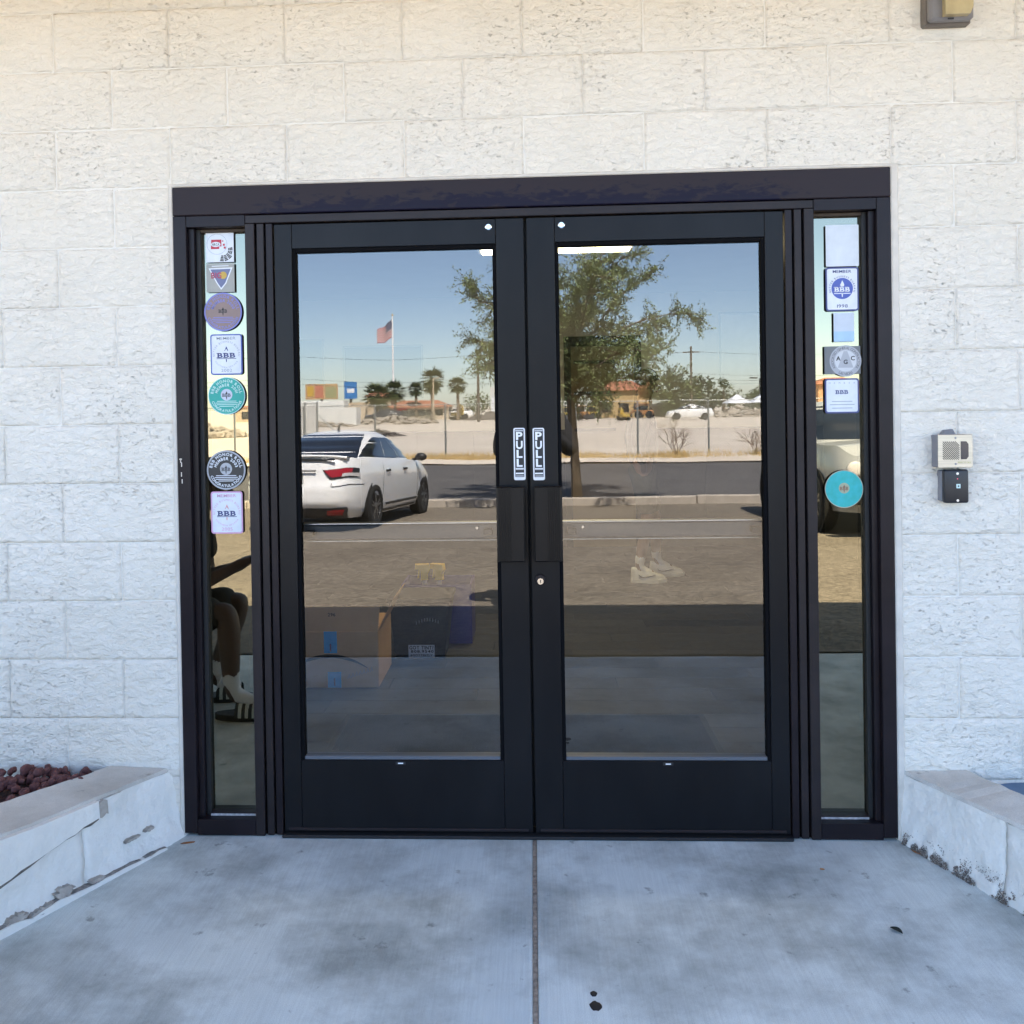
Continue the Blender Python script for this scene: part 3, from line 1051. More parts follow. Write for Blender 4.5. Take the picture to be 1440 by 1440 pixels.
honor('round violet sticker with a copper centre and violet lettering', -1.060, 1.822, 0.0675, P_TAUPE, P_PURPLE, P_PURPLE, P_TAUPE, M_BACK_BLUE, '2000', 0.0055)
sl_ring = bpy.data.objects[-1] if False else None
member('blue bordered member sticker dated 2002 with a torch emblem', -1.051, 1.673, 0.113, 0.142, P_BLUE, M_BACK_BLUE, P_NAVY, '2002', 'ring', 0.0045)
honor('round teal sticker with white lettering above the black round one', -1.053, 1.528, 0.066, P_TEAL, P_PALETEAL, P_PALETEAL, pm('pale emblem', (0.55, 0.58, 0.68)), M_BACK_DARK, '2001', 0.003)
honor('round black sticker with silver rim and white lettering', -1.060, 1.268, 0.069, P_DARK, P_SILV, P_WHITE, P_SILV, M_BACK_DARK, '2003', 0.0055)
member('pink bordered member sticker with a faded torch emblem', -1.060, 1.119, 0.113, 0.148, P_PINK, M_BACK_DARK, P_NAVY, '2005', 'ring', 0.005)

# --- column of stickers on the sidelite next to the door with the lock
t = sticker('blank bleached white rectangular sticker above the blue one dated 1998', 1.071, 2.000, rrect(0, 0, 0.110, 0.140, 0.003), M_BACK_GREY, None)
m = MB(); flat(m, rrect(0, 0, 0.110, 0.140, 0.003), -0.0003); layer(t, 'face', m, pm('bleached sticker', (0.66, 0.70, 0.74)))
member('blue bordered member sticker dated 1998 with a solid blue emblem', 1.069, 1.853, 0.110, 0.148, P_NAVY, M_BACK_BLUE, P_NAVY, '1998', 'solid', 0.005)
t = sticker('pale blue blank strip between the 1998 sticker and the round silver one', 1.073, 1.724, rrect(0, 0, 0.068, 0.098, 0.001), M_BACK_GREY, None)
m = MB(); flat(m, rrect(0, 0, 0.068, 0.098, 0.001), -0.0003); layer(t, 'face', m, pm('pale blue paper', (0.56, 0.62, 0.70)))
m = MB(); flat(m, rrect(0, -0.031, 0.068, 0.034, 0.001), -0.0006); layer(t, 'sky_band', m, pm('sky blue paper', (0.40, 0.58, 0.74)))
t = sticker('round silver sticker with a large A G C on a grey card', 1.067, 1.613, rrect(0, 0, 0.120, 0.094, 0.001), M_BACK_GREY, None)
m = MB(); flat(m, rrect(0, 0, 0.120, 0.094, 0.001), -0.0003); layer(t, 'card', m, pm('slate card', (0.17, 0.18, 0.19)))
m = MB(); disc(m, 0.010, -0.003, 0.053, -0.0006); layer(t, 'disc', m, P_SILV)
m = MB(); disc(m, 0.010, -0.003, 0.036, -0.0009); layer(t, 'inner_disc', m, pm('light silver', (0.60, 0.61, 0.63)))
m = MB(); flat(m, [(0.004, 0.030), (0.016, 0.030), (0.036, -0.026), (-0.016, -0.026)], -0.0011); layer(t, 'triangle', m, P_SILV)
m = MB()
for ch, a, b in (('A', -0.014, 0.006), ('G', 0.010, -0.006), ('C', 0.034, 0.006)):
    text_line(m, ch, a, b, 0.014, -0.0014, 0.03)
layer(t, 'letters', m, P_DARK)
m = MB(); text_arc(m, 'ASSOCIATED GENERAL CONTRACTORS', 0.010, -0.003, 0.044, 0.0085, -0.0009, 215, -35, 0.01)
text_arc(m, 'LAS VEGAS', 0.010, -0.003, 0.044, 0.0085, -0.0009, 240, 300, 0.01, True); layer(t, 'rim_lettering', m, pm('dark grey print', (0.16, 0.16, 0.17)))
member('blue bordered member sticker with small centred letters and no emblem', 1.064, 1.492, 0.114, 0.118, P_NAVY, M_BACK_BLUE, P_NAVY, '', 'plain', 0.005)
t = sticker('large worn teal round sticker with a copper emblem, standing alone', 1.067, 1.176, circ(0.064), M_BACK_DARK, None)
m = MB(); disc(m, 0, 0, 0.064, -0.0003); layer(t, 'rim', m, pm('worn gold rim', (0.42, 0.44, 0.34)))
m = MB(); disc(m, 0, 0, 0.0615, -0.0006); layer(t, 'face', m, mat('patchy teal print', (0.02, 0.40, 0.36), 0.5, scale=40, col2=(0.03, 0.46, 0.50)))
m = MB(); disc(m, 0, 0.003, 0.018, -0.0009); layer(t, 'emblem_disc', m, pm('gold disc', (0.36, 0.40, 0.28)))
m = MB(); text_line(m, 'BBB', 0, 0.002, 0.011, -0.0013, 0.03, width=0.027, serif=True); torch(m, 0, 0.004, 0.02, -0.0013); flame(m, 0, 0.002, 0.014, -0.0013); layer(t, 'emblem', m, pm('copper print', (0.28, 0.14, 0.09)))

# ------------------------------------------------------------------ wall fittings
ic = thing('door_intercom', 'square brushed metal intercom box with slotted speaker grille on the block wall', 'intercom', (1.392, -0.006, 1.305))
M_BOX = mat('grey painted steel box', (0.21, 0.21, 0.23), 0.5, 0.06, 10)
M_FACE = mat('brushed gold steel plate', (0.55, 0.49, 0.40), 0.38, 0.12, 5, metal=0.65, stretch=(1, 1, 30))
MB().bev(-0.054, 0.054, -0.048, 0.006, -0.053, 0.053, 0.003).build('housing', M_BOX, ic)
face = MB().bev(-0.0555, 0.0555, -0.0515, -0.0485, -0.054, 0.054, 0.0012).build('face_plate', M_FACE, ic)
for k in range(15):
    off = -0.062 + k * 0.0068
    seg = []
    x0, x1, z0, z1 = -0.041, 0.012, -0.028, 0.032
    pts = []
    for tt in range(0, 101):
        x = x0 + (x1 - x0) * tt / 100
        z = -(x - (x0 + x1) / 2) * 1.05 + off + 0.012
        if z0 <= z <= z1:
            pts.append((x, z))
    if len(pts) > 8:
        (xa, za), (xb, zb) = pts[0], pts[-1]
        dx, dz = xb - xa, zb - za
        L_ = sqrt(dx * dx + dz * dz)
        nx_, nz_ = -dz / L_ * 0.0012, dx / L_ * 0.0012
        MB().prism([(xa - nx_, za - nz_), (xb - nx_, zb - nz_), (xb + nx_, zb + nz_), (xa + nx_, za + nz_)], -0.0520, -0.0510).build('grille_slot', M_BLACKP, face)
MB().prism([(0.0165, -0.027), (0.034, -0.027), (0.041, -0.018), (0.041, 0.023), (0.034, 0.032), (0.0165, 0.032)], -0.0528, -0.0512).build('lens_window', mat('dark lens plastic', (0.02, 0.02, 0.03), 0.12), face)
for z in (-0.042, 0.043):
    MB().lathe([(0.0035, 0), (0.0035, 0.001)], 10, Matrix.Translation((0, -0.0512, z)) @ Matrix.Rotation(pi / 2, 4, 'X')).build('screw', M_BOX, face)
mm = MB(); text_line(mm, 'PRESS TO CALL', 0.028, -0.037, 0.0052, -0.0518, 0.01, width=0.042); mm.build('lettering', mat('olive print', (0.25, 0.27, 0.03), 0.6), face)
MB().add([(-0.03, -0.03, 0.053), (0.012, -0.03, 0.053), (0.010, -0.012, 0.071), (-0.016, -0.012, 0.068), (-0.03, 0.0, 0.053), (0.012, 0.0, 0.053), (0.010, 0.004, 0.071), (-0.016, 0.004, 0.068)],
         [(0, 1, 2, 3), (4, 7, 6, 5), (0, 3, 7, 4), (1, 5, 6, 2), (3, 2, 6, 7)]).build('bracket', M_BOX, ic)

rd = thing('card_reader', 'black plastic card reader under the intercom box', 'card reader', (1.394, -0.006, 1.1905))
MB().bev(-0.038, 0.040, -0.026, 0.006, -0.052, 0.050, 0.003).build('back_box', M_BOX, rd)
rb = MB().bev(-0.037, 0.041, -0.050, -0.0262, -0.056, 0.054, 0.007, seg=3)
rbo = angle_smooth(rb.build('cover', mat('matte black plastic', (0.014, 0.014, 0.017), 0.4), rd))
for z in (0.041, -0.047):
    MB().lathe([(0.0042, 0), (0.0042, 0.0012)], 12, Matrix.Translation((0.004, -0.0498, z)) @ Matrix.Rotation(pi / 2, 4, 'X')).build('screw', M_SILVER, rbo)
MB().lathe([(0.0019, 0), (0.0015, 0.001)], 10, Matrix.Translation((0.004, -0.0498, 0.024)) @ Matrix.Rotation(pi / 2, 4, 'X')).build('status_light', emit('red status light', (0.8, 0.08, 0.14), 0.15), rbo)
MB().bev(0.0, 0.013, -0.0508, -0.0496, -0.007, 0.007, 0.0004).build('logo', mat('pale mint print', (0.55, 0.72, 0.70), 0.5), rbo)
mm = MB(); flat(mm, circ(0.0028, 12), 0); mm.v = [(x + 0.0065, -0.0512, z) for x, y, z in mm.v]; mm.build('logo_dot', M_BLACKP, rbo)

wl = thing('wall_light', 'small bronze wall light with an amber lens above the intercom', 'wall light', (1.394, -0.004, 2.70))
MB().bev(-0.075, 0.075, -0.03, 0.006, 0.0, 0.30, 0.006).build('back_plate', mat('weathered bronze casting', (0.16, 0.14, 0.12), 0.55, 0.15, 12), wl)
fb = MB().bev(-0.070, 0.070, -0.062, -0.0302, 0.004, 0.29, 0.008).build('housing', mat('grey brown casting', (0.20, 0.19, 0.19), 0.5, 0.12, 12), wl)
MB().prism([(-0.032, 0.012), (0.046, 0.012), (0.056, 0.035), (0.056, 0.28), (-0.032, 0.28)], -0.085, -0.0625).build('lens', mat('amber yellowed lens', (0.46, 0.37, 0.20), 0.25, 0.15, 14), wl)
MB().blob((0.022, -0.082, 0.095), 0.034, 2, 0.0, sq=(1.1, 0.7, 1)).build('bulb_globe', mat('yellow bulb globe', (0.80, 0.66, 0.22), 0.3), wl, True)
MB().box(-0.015, 0.004, -0.0635, -0.0618, 0.0045, 0.009).build('drain_slot', M_BLACKP, fb)

# ------------------------------------------------------------------ planters beside the walk
LAVA = mat('dark red lava rock', (0.10, 0.034, 0.030), 0.95, 0.35, 30, 1.0, 90, bdist=0.006, col2=(0.20, 0.085, 0.075))


def along(p0, p1, k):
    return (p0[0] + (p1[0] - p0[0]) * k, p0[1] + (p1[1] - p0[1]) * k)


def planter(sx, b0, slope, h0, dh, label, length=1.95, thick=0.20, mt=M_PLANTER):
    """low masonry wall running out from the building; sx = -1 or +1 side."""
    t = thing('planter_wall', label, 'planter')
    ux, uy = slope * sx, -1.0
    L_ = sqrt(ux * ux + uy * uy)
    ux, uy = ux / L_, uy / L_
    nx_, ny_ = (-uy * sx, ux * sx)           # pointing away from the walk
    if nx_ * sx < 0:
        nx_, ny_ = -nx_, -ny_
    k = 0
    s = -0.02
    joint = 0.41
    N = 5
    for i in range(N):
        a, b = s + i * joint, s + (i + 1) * joint - 0.002
        # outer block with a chalky, uneven face
        nxn, nzn = 26, 14
        vs, fs = [], []
        for j in range(nzn + 1):
            for q in range(nxn + 1):
                d = a + (b - a) * q / nxn
                top = h0 + dh * max(0, d) - 0.012
                z = top * j / nzn
                e = min(d - a, b - d)
                wob = 0.010 * noise.fractal(Vector((d * 9, z * 9, sx * 3.0)), 0.8, 2.0, 4) + 0.004 * noise.noise(Vector((d * 40, z * 40, 5)))
                edge = 0.004 * max(0, 1 - e / 0.012)
                foot = 0.012 * max(0.0, 1 - z / 0.05) * (0.6 + noise.noise(Vector((d * 14, 2.2, 0))))
                inn = 0.052 * (z / 0.235) * (1 - min(1, d / 0.55)) if sx < 0 else 0.010 * z / 0.235
                off = -wob + edge + inn - foot
                vs.append((b0[0] + ux * d + nx_ * off, b0[1] + uy * d + ny_ * off, z - 0.001 if j else -0.05))
        for j in range(nzn):
            for q in range(nxn):
                c = j * (nxn + 1) + q
                fs.append((c, c + 1, c + nxn + 2, c + nxn + 1))
        nb = len(vs)
        for j in range(nzn + 1):
            for q in (0, nxn):
                x, y, z = vs[j * (nxn + 1) + q]
                vs.append((x + nx_ * (thick - 0.02), y + ny_ * (thick - 0.02), z))
        for j in range(nzn):
            fs.append((j * (nxn + 1), (j + 1) * (nxn + 1), nb + 2 * (j + 1), nb + 2 * j))
            fs.append((j * (nxn + 1) + nxn, nb + 2 * j + 1, nb + 2 * j + 3, (j + 1) * (nxn + 1) + nxn))
            fs.append((nb + 2 * j, nb + 2 * j + 2, nb + 2 * j + 3, nb + 2 * j + 1))
        o = MB().add(vs, fs).build('block', mt, t, True)
    # cap
    vs, fs = [], []
    nq = 60
    off0 = 0.050 if sx < 0 else 0.008
    for q in range(nq + 1):
        d = -0.02 + (N * joint) * q / nq
        top = h0 + dh * max(0, d)
        o1 = (0.050 * (1 - min(1, max(0, d) / 0.55)) if sx < 0 else 0.008) + 0.004 * noise.noise(Vector((d * 22, 1, sx)))
        o2 = thick + (0.03 if sx < 0 else 0.0) + 0.006 * noise.noise(Vector((d * 15, 4, sx)))
        hz = 0.003 * noise.noise(Vector((d * 25, 8, sx)))
        for oo, zz in ((o1 + 0.001, top - 0.013), (o1 + 0.006, top - 0.002 + hz), (o2 - 0.006, top + hz), (o2, top - 0.012), (o2, 0.02)):
            vs.append((b0[0] + ux * d + nx_ * oo, b0[1] + uy * d + ny_ * oo, zz))
    for q in range(nq):
        for r in range(4):
            c = q * 5 + r
            fs.append((c, c + 5, c + 6, c + 1))
    MB().add(vs, fs).build('cap', M_CAP, t)
    t['u'] = 0
    del t['u']
    return t, (ux, uy), (nx_, ny_)


plL, uL, nL = planter(-1, (-1.212, 0.0), 0.516, 0.235, 0.075, 'low white masonry planter wall with cracked paint holding red lava rock')
plR, uR, nR = planter(1, (1.222, 0.0), 0.417, 0.238, 0.02, 'low white masonry planter wall with dirty foot and a blue sheet inside')


def on_face(b0, u, n, d, off, z):
    return Vector((b0[0] + u[0] * d + n[0] * off, b0[1] + u[1] * d + n[1] * off, z))


# loose slab of stucco proud of the wall with the crack under it
def strip_on_face(parent, name, mt, b0, u, n, top, bot, off, thick_, batter):
    vs, fs = [], []
    for (d, z1), (_, z0) in zip(top, bot):
        for z in (z0, z1):
            o_ = off + batter(d) * (z / 0.235)
            vs.append(on_face(b0, u, n, d, o_ - thick_, z))
            vs.append(on_face(b0, u, n, d, o_ + 0.02, z))
    for i in range(len(top) - 1):
        a = i * 4
        fs += [(a, a + 4, a + 6, a + 2), (a, a + 1, a + 5, a + 4), (a + 2, a + 6, a + 7, a + 3)]
    e = (len(top) - 1) * 4
    fs += [(0, 2, 3, 1), (e, e + 1, e + 3, e + 2)]
    return MB().add([tuple(v) for v in vs], fs).build(name, mt, parent)


batL = lambda d: 0.050 * (1 - min(1, max(0, d) / 0.55))
b0L = (-1.212, 0.0)
tops, bots = [], []
for i in range(46):
    d = 0.335 + i * 0.03
    tops.append((d, 0.235 + 0.075 * d - 0.010))
    zb = 0.205 - (d - 0.335) * 0.165 + 0.012 * noise.noise(Vector((d * 16, 3, 0))) + 0.006 * noise.noise(Vector((d * 60, 3, 0)))
    bots.append((d, max(0.12, zb)))
strip_on_face(plL, 'loose_stucco', M_PLANTER, b0L, uL, nL, tops, bots, -0.004, 0.012, batL)
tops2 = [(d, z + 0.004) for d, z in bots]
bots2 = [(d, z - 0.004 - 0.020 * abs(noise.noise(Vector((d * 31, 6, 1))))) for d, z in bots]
strip_on_face(plL, 'crack', mat('dark crack strip', (0.15, 0.13, 0.115), 0.95, 0.4, 50), b0L, uL, nL, tops2, bots2, -0.004, 0.0060, batL)  # darker strip along the ragged lower edge of the loose stucco
# bare ragged end of the loose piece
e0 = [(0.30 + i * 0.008, 0.2475 - 0.004 * abs(i - 2)) for i in range(5)]
e1 = [(0.30 + i * 0.008, 0.192 + 0.010 * random.random()) for i in range(5)]
strip_on_face(plL, 'chipped_end', M_BARE, b0L, uL, nL, e0, e1, -0.002, 0.011, batL)
for cx, cz, w_, h_ in ((0.47, 0.035, 0.05, 0.022), (0.54, 0.018, 0.06, 0.014), (0.22, 0.082, 0.05, 0.008), (0.15, 0.085, 0.03, 0.008), (0.62, 0.03, 0.05, 0.02), (0.36, 0.02, 0.04, 0.008)):
    poly = [(cx + w_ * cos(a * pi / 18) * random.uniform(0.45, 1.1) * 0.7, cz + h_ * sin(a * pi / 18) * random.uniform(0.35, 1.1) * 0.8) for a in range(36)]
    vs = [tuple(on_face(b0L, uL, nL, d, batL(d) * z / 0.235 - 0.0155 - 0.012 * max(0, 1 - z / 0.05), z)) for d, z in poly]
    vs2 = [tuple(on_face(b0L, uL, nL, d, batL(d) * z / 0.235 + 0.012, z)) for d, z in poly]
    nn = len(vs)
    MB().add(vs + vs2, [tuple(range(nn))] + [(i, i + nn, (i + 1) % nn + nn, (i + 1) % nn) for i in range(nn)]).build('paint_chip', M_BARE, plL)
tf = [(0.10 + i * 0.03, 0.006 + 0.012 * noise.noise(Vector((i * 0.35, 7, 0))) + 0.006 * noise.noise(Vector((i * 1.3, 2, 0))) + 0.024 * min(1, i * 0.04)) for i in range(50)]
bf = [(d, -0.01) for d, z in tf]
strip_on_face(plL, 'footing', M_PLANTER, b0L, uL, nL, tf, bf, -0.012, 0.013, batL)
tf2 = [(d, z + 0.0015 + 0.005 * noise.noise(Vector((d * 40, 1, 2)))) for d, z in tf]
bf2 = [(d, z - 0.003) for d, z in tf]
strip_on_face(plL, 'dirt_line', mat('grey grime line', (0.26, 0.24, 0.22), 0.95, 0.5, 60), b0L, uL, nL, tf2, bf2, -0.012, 0.0085, batL)
# grime along the foot of the other planter: crusted grit
M_GRIT = mat('dark crusted grit', (0.20, 0.165, 0.14), 0.95, 0.4, 60, 0.8, 80)
gr_ = MB()
b0R = (1.222, 0.0)
for i in range(14000):
    d = random.uniform(0.02, 1.15)
    z = abs(random.gauss(0, 0.016 + 0.022 * min(1, d * 1.5)))
    if z > 0.10 or noise.noise(Vector((d * 17, z * 26, 4))) + 0.5 * noise.noise(Vector((d * 50, z * 60, 9))) < (0.10 if z > 0.03 else -0.18 + 7 * z):
        continue
    p = on_face(b0R, uR, nR, d, -0.0035 - 0.0105 * max(0, 1 - z / 0.05) + 0.008 * z / 0.2, z)
    r = random.uniform(0.0006, 0.0022)
    c4 = [p + Vector((random.uniform(-1, 1), random.uniform(-1, 1), random.uniform(-1, 1))) * r * 1.4 for _ in range(4)]
    gr_.add([tuple(q) for q in c4], [(0, 1, 2), (0, 2, 3), (0, 3, 1), (1, 3, 2)])
g_o = gr_.build('grit_crust', M_GRIT, plR)
g_o['kind'] = 'stuff'

# lava rocks (parts of the planter fill)
ROCKS = []
for k in range(7):
    mm = MB().blob((0, 0, 0), 0.0155, 2, 0.05, sq=(random.uniform(0.85, 1.35), random.uniform(0.8, 1.2), random.uniform(0.65, 0.95)))
    mm.v = [tuple(Vector(p) * (1 + 0.55 * noise.noise(Vector(p) * 55 + Vector((k * 3.3, 0, 0))) + 0.25 * noise.noise(Vector(p) * 140 + Vector((k * 7.1, 0, 0))))) for p in mm.v]
    ROCKS.append(mm.mesh('rock', LAVA, True))
soilL = MB().add([(-1.42, -0.012, 0.205), (-2.9, -0.012, 0.205), (-3.3, -1.9, 0.205), (-2.38, -1.9, 0.205)], [(0, 1, 2, 3)]).build('soil_bed', mat('dark red lava grit', (0.075, 0.032, 0.028), 0.95, 0.5, 60, 1.0, 60, bdist=0.01), plL)
cnt = 0
while cnt < 290:
    y = -random.random() ** 1.2 * 0.50 - 0.02
    xin = -1.212 - 0.516 * (-y) - 0.232
    x = xin + 0.008 - random.random() ** 1.3 * 0.36
    o = put('rock', random.choice(ROCKS), plL)
    dd = (xin - x)
    o.location = (x, y, 0.212 + random.uniform(-0.012, 0.018) + 0.022 * min(1, dd / 0.3) - 0.03 * y * 0 + 0.04 * min(0.8, -y))
    o.rotation_euler = (random.uniform(0, 6.3), random.uniform(0, 6.3), random.uniform(0, 6.3))
    k = random.uniform(0.55, 1.15)
    o.scale = (k, k, k)
    cnt += 1
# the blue plastic sheet in the other planter
vs, fs = [], []
NX, NY = 30, 24
for j in range(NY + 1):
    for i in range(NX + 1):
        y = -0.012 - 1.5 * j / NY
        x0 = 1.222 + 0.417 * (-y) + 0.205
        x = x0 + 0.9 * i / NX
        z = 0.185 + 0.016 * noise.noise(Vector((x * 3, y * 11, 0))) + 0.010 * noise.noise(Vector((x * 9, y * 26, 3))) + 0.02 * min(1, i / 6)
        vs.append((x, y, z))
for j in range(NY):
    for i in range(NX):
        a = j * (NX + 1) + i
        fs.append((a, a + NX + 1, a + NX + 2, a + 1))
tarp = MB().add(vs, fs).build('plastic_sheet', mat('blue grey plastic sheet', (0.10, 0.17, 0.27), 0.35, 0.2, 8), None, True)
tag(tarp, 'crumpled blue plastic sheet lying in the planter without rocks', 'tarp')

# spots and litter on the walkway
def gum(x, y, r, label, name='gum_spot', cat='gum', mt=None, sq=(1.0, 1.2)):
    n = 16
    ring = [(x + r * sq[0] * cos(2 * pi * i / n) * random.uniform(0.85, 1.1), y + r * sq[1] * sin(2 * pi * i / n) * random.uniform(0.85, 1.1)) for i in range(n)]
    vs = [(a, b, 0.0004) for a, b in ring] + [(x + (a - x) * 0.7, y + (b - y) * 0.7, 0.0022) for a, b in ring] + [(x, y, 0.0026)]
    fs = [(i, (i + 1) % n, n + (i + 1) % n, n + i) for i in range(n)] + [(n + i, n + (i + 1) % n, 2 * n) for i in range(n)]
    return tag(MB().add(vs, fs).build(name, mt or mat('black trodden gum', (0.012, 0.012, 0.014), 0.6), None, True), label, cat)


gum(0.147, -0.842, 0.0155, 'larger of two black gum spots on the concrete walk')
gum(0.1455, -0.797, 0.009, 'smaller of two black gum spots on the concrete walk')
lf = MB()
L0 = []
for i in range(9):
    f = i / 8
    w_ = 0.011 * sin(pi * min(1, f * 1.02)) ** 0.7
    L0.append((f, w_))
vs, fs = [], []
for f, w_ in L0:
    for sgn in (-1, 0, 1):
        vs.append((0.046 * (f - 0.5), sgn * w_, 0.002 + 0.004 * abs(sgn) + 0.004 * sin(pi * f)))
for i in range(8):
    for c in (0, 1):
        a = i * 3 + c
        fs.append((a, a + 3, a + 4, a + 1))
lo_ = lf.add(vs, fs).build('fallen_leaf', mat('dried dark leaf', (0.015, 0.022, 0.018), 0.6), None, True)
lo_.location = (1.002, -0.517, 0.0)
lo_.rotation_euler = (0, 0, radians(-52))
lo_.scale = (0.78, 0.9, 0.8)
tag(lo_, 'small dark dried leaf lying on the concrete walk', 'leaf')
ch = MB().blob((0, 0, 0.003), 0.006, 1, 0.3, sq=(1.4, 0.8, 0.5)).build('wood_chip', mat('orange wood chip', (0.36, 0.17, 0.06), 0.8))
ch.location = (0.905, -0.195, 0)
tag(ch, 'tiny tan wood chip on the concrete by the door frame', 'wood chip')
# rust stain chips at the corners of the frame
for x, y, rz_, lb in ((-1.185, -0.055, 0.3, 'small rust orange flake where planter and frame meet, lava rock side'), (1.248, -0.085, -0.9, 'small rust orange flake at the foot of the dirty planter wall')):
    o = MB().blob((0, 0, 0.002), 0.02, 1, 0.35, sq=(1.3, 0.4, 0.12)).build('rust_flake', mat('rust flake', (0.30, 0.12, 0.035), 0.9, 0.3, 40))
    o.location = (x, y, 0.0)
    o.rotation_euler = (0, 0, rz_)
    tag(o, lb, 'rust flake')

# ------------------------------------------------------------------ the room behind the doors
M_INWALL = mat('beige office wall', (0.74, 0.71, 0.66), 0.8, 0.03, 2)
RX, RY, RZ = 3.0, 6.2, 2.62
for nm, b in (('room_back_wall', (-RX, RX, RY, RY + 0.1, -0.08, RZ)), ('room_side_wall', (-RX - 0.1, -RX, 0.2, RY + 0.1, -0.08, RZ)), ('room_side_wall', (RX, RX + 0.1, 0.2, RY + 0.1, -0.08, RZ)),
              ('room_ceiling', (-RX - 0.1, RX + 0.1, 0.2, RY + 0.1, RZ, RZ + 0.1)), ('room_front_wall', (-RX, -OW - 0.005, 0.2, 0.24, 0, RZ)), ('room_front_wall', (OW + 0.005, RX, 0.2, 0.24, 0, RZ))):
    o = MB().box(*b).build(nm, M_INWALL)
    o['kind'] = 'structure'
bb_ = MB().box(-RX, RX, RY - 0.012, RY - 0.001, -0.011, 0.10).build('baseboard', mat('dark vinyl baseboard', (0.03, 0.03, 0.032), 0.6))
bb_['kind'] = 'structure'
wn_ = thing('veil_dimmer', None, None)  # added dark panels; they keep the lower back wall from veiling the reflections
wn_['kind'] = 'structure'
M_VEIL_DIM = mat('added dark panel brown', (0.022, 0.018, 0.016), 0.6, 0.2, 4)
MB().box(-2.995, 2.995, RY - 0.0045, RY - 0.0004, 0.101, 1.219).build('backing', M_VEIL_DIM, wn_)
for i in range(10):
    MB().bev(-2.99 + i * 0.598, -2.99 + i * 0.598 + 0.594, RY - 0.010, RY - 0.0048, 0.102, 1.22, 0.001).build('panel', M_VEIL_DIM, wn_)
fl = thing('room_floor', None, None)
fl['kind'] = 'structure'
MB().box(-RX, RX, 0.1205, RY, -0.05, -0.012).build('subfloor', M_GASKET, fl)
PW = [mat('grey oak plank %d' % i, c, 0.5, 0.18, 3.0, 0.15, 20, stretch=(1.2, 16, 1)) for i, c in enumerate(((0.034, 0.036, 0.038), (0.050, 0.050, 0.051), (0.024, 0.026, 0.029), (0.043, 0.042, 0.042)))]
PL = {}
for i in range(4):
    for L_ in (1.2,):
        PL[i] = MB().bev(0, L_ - 0.002, 0, 0.181, -0.0115, 0.0, 0.001).mesh('plank', PW[i])
y = 0.121
row = 0
while y < RY - 0.05:
    x = -RX - (row * 0.47 % 1.2)
    while x < RX:
        o = put('plank', PL[random.randrange(4)], fl)
        o.location = (x, y, 0)
        x += 1.2
    y += 0.183
    row += 1
for (x0, x1, y0, y1, lb) in ((-0.90, 0.80, 0.42, 1.19, 'dark grey ribbed entrance mat on the wooden floor'),):
    mt_ = thing('door_mat', lb, 'mat', ((x0 + x1) / 2, (y0 + y1) / 2, 0.001))
    w_, d_ = (x1 - x0) / 2, (y1 - y0) / 2
    MB().bev(-w_, w_, -d_, d_, 0, 0.006, 0.002).build('rubber_base', M_GASKET, mt_)
    MB().bev(-w_ + 0.03, w_ - 0.03, -d_ + 0.03, d_ - 0.03, 0.0062, 0.011, 0.002).build('pile', mat('charcoal mat pile', (0.007, 0.0075, 0.009), 0.95, 0.3, 90, 0.8, 200, bdist=0.004), mt_)

# ceiling panel light
pl = thing('ceiling_light', 'lit rectangular ceiling panel behind the top of the doors', 'ceiling light', (0.20, 3.13, RZ))
MB().box(-0.56, 0.56, -0.36, 0.36, -0.03, -0.001).build('frame', mat('white enamel', (0.75, 0.75, 0.73), 0.4), pl)
MB().box(-0.53, 0.53, -0.335, 0.335, -0.036, -0.0305).build('diffuser', emit('lit diffuser', (1.0, 0.82, 0.45), 3.2), pl)

# cardboard box
CB = mat('brown cardboard', (0.68, 0.42, 0.235), 0.85, 0.08, 4, 0.2, 60)
bx_ = thing('cardboard_box', 'large brown cardboard box sealed with blue tape behind the door glass', 'box', (-1.16, 1.60, 0.0))
MB().bev(-0.35, 0.345, 0, 0.42, 0.001, 0.30, 0.004).build('carton', CB, bx_)
fl1 = MB().add([(-0.35, 0, 0.301), (0.345, 0, 0.301), (0.350, 0.03, 0.425), (-0.33, 0.03, 0.43), (-0.35, 0.004, 0.301), (0.345, 0.004, 0.301), (0.350, 0.034, 0.425), (-0.33, 0.034, 0.43)],
               [(0, 1, 2, 3), (7, 6, 5, 4), (0, 4, 5, 1), (1, 5, 6, 2), (2, 6, 7, 3), (3, 7, 4, 0)]).build('front_flap', CB, bx_)
MB().add([(0.345, 0.005, 0.301), (0.345, 0.42, 0.301), (0.43, 0.41, 0.47), (0.43, 0.04, 0.47), (0.341, 0.005, 0.301), (0.341, 0.42, 0.301), (0.426, 0.41, 0.47), (0.426, 0.04, 0.47)],
         [(0, 1, 2, 3), (7, 6, 5, 4), (0, 4, 5, 1), (1, 5, 6, 2), (2, 6, 7, 3), (3, 7, 4, 0)]).build('side_flap', CB, bx_)
BT = mat('blue packing tape', (0.04, 0.45, 0.95), 0.35, 0.1, 20)
for x0, x1, z0, z1 in ((0.055, 0.125, 0.185, 0.300), (0.073, 0.145, 0.003, 0.085)):
    tp = MB().box(x0, x1, -0.0025, -0.0005, z0, z1).build('tape', BT, bx_)
    MB().box((x0 + x1) / 2 - 0.004, (x0 + x1) / 2 + 0.004, -0.0032, -0.0024, z0 + 0.01, z0 + 0.05).build('tape_print', P_NAVY, tp)
m = MB()
pu, pd = [], []
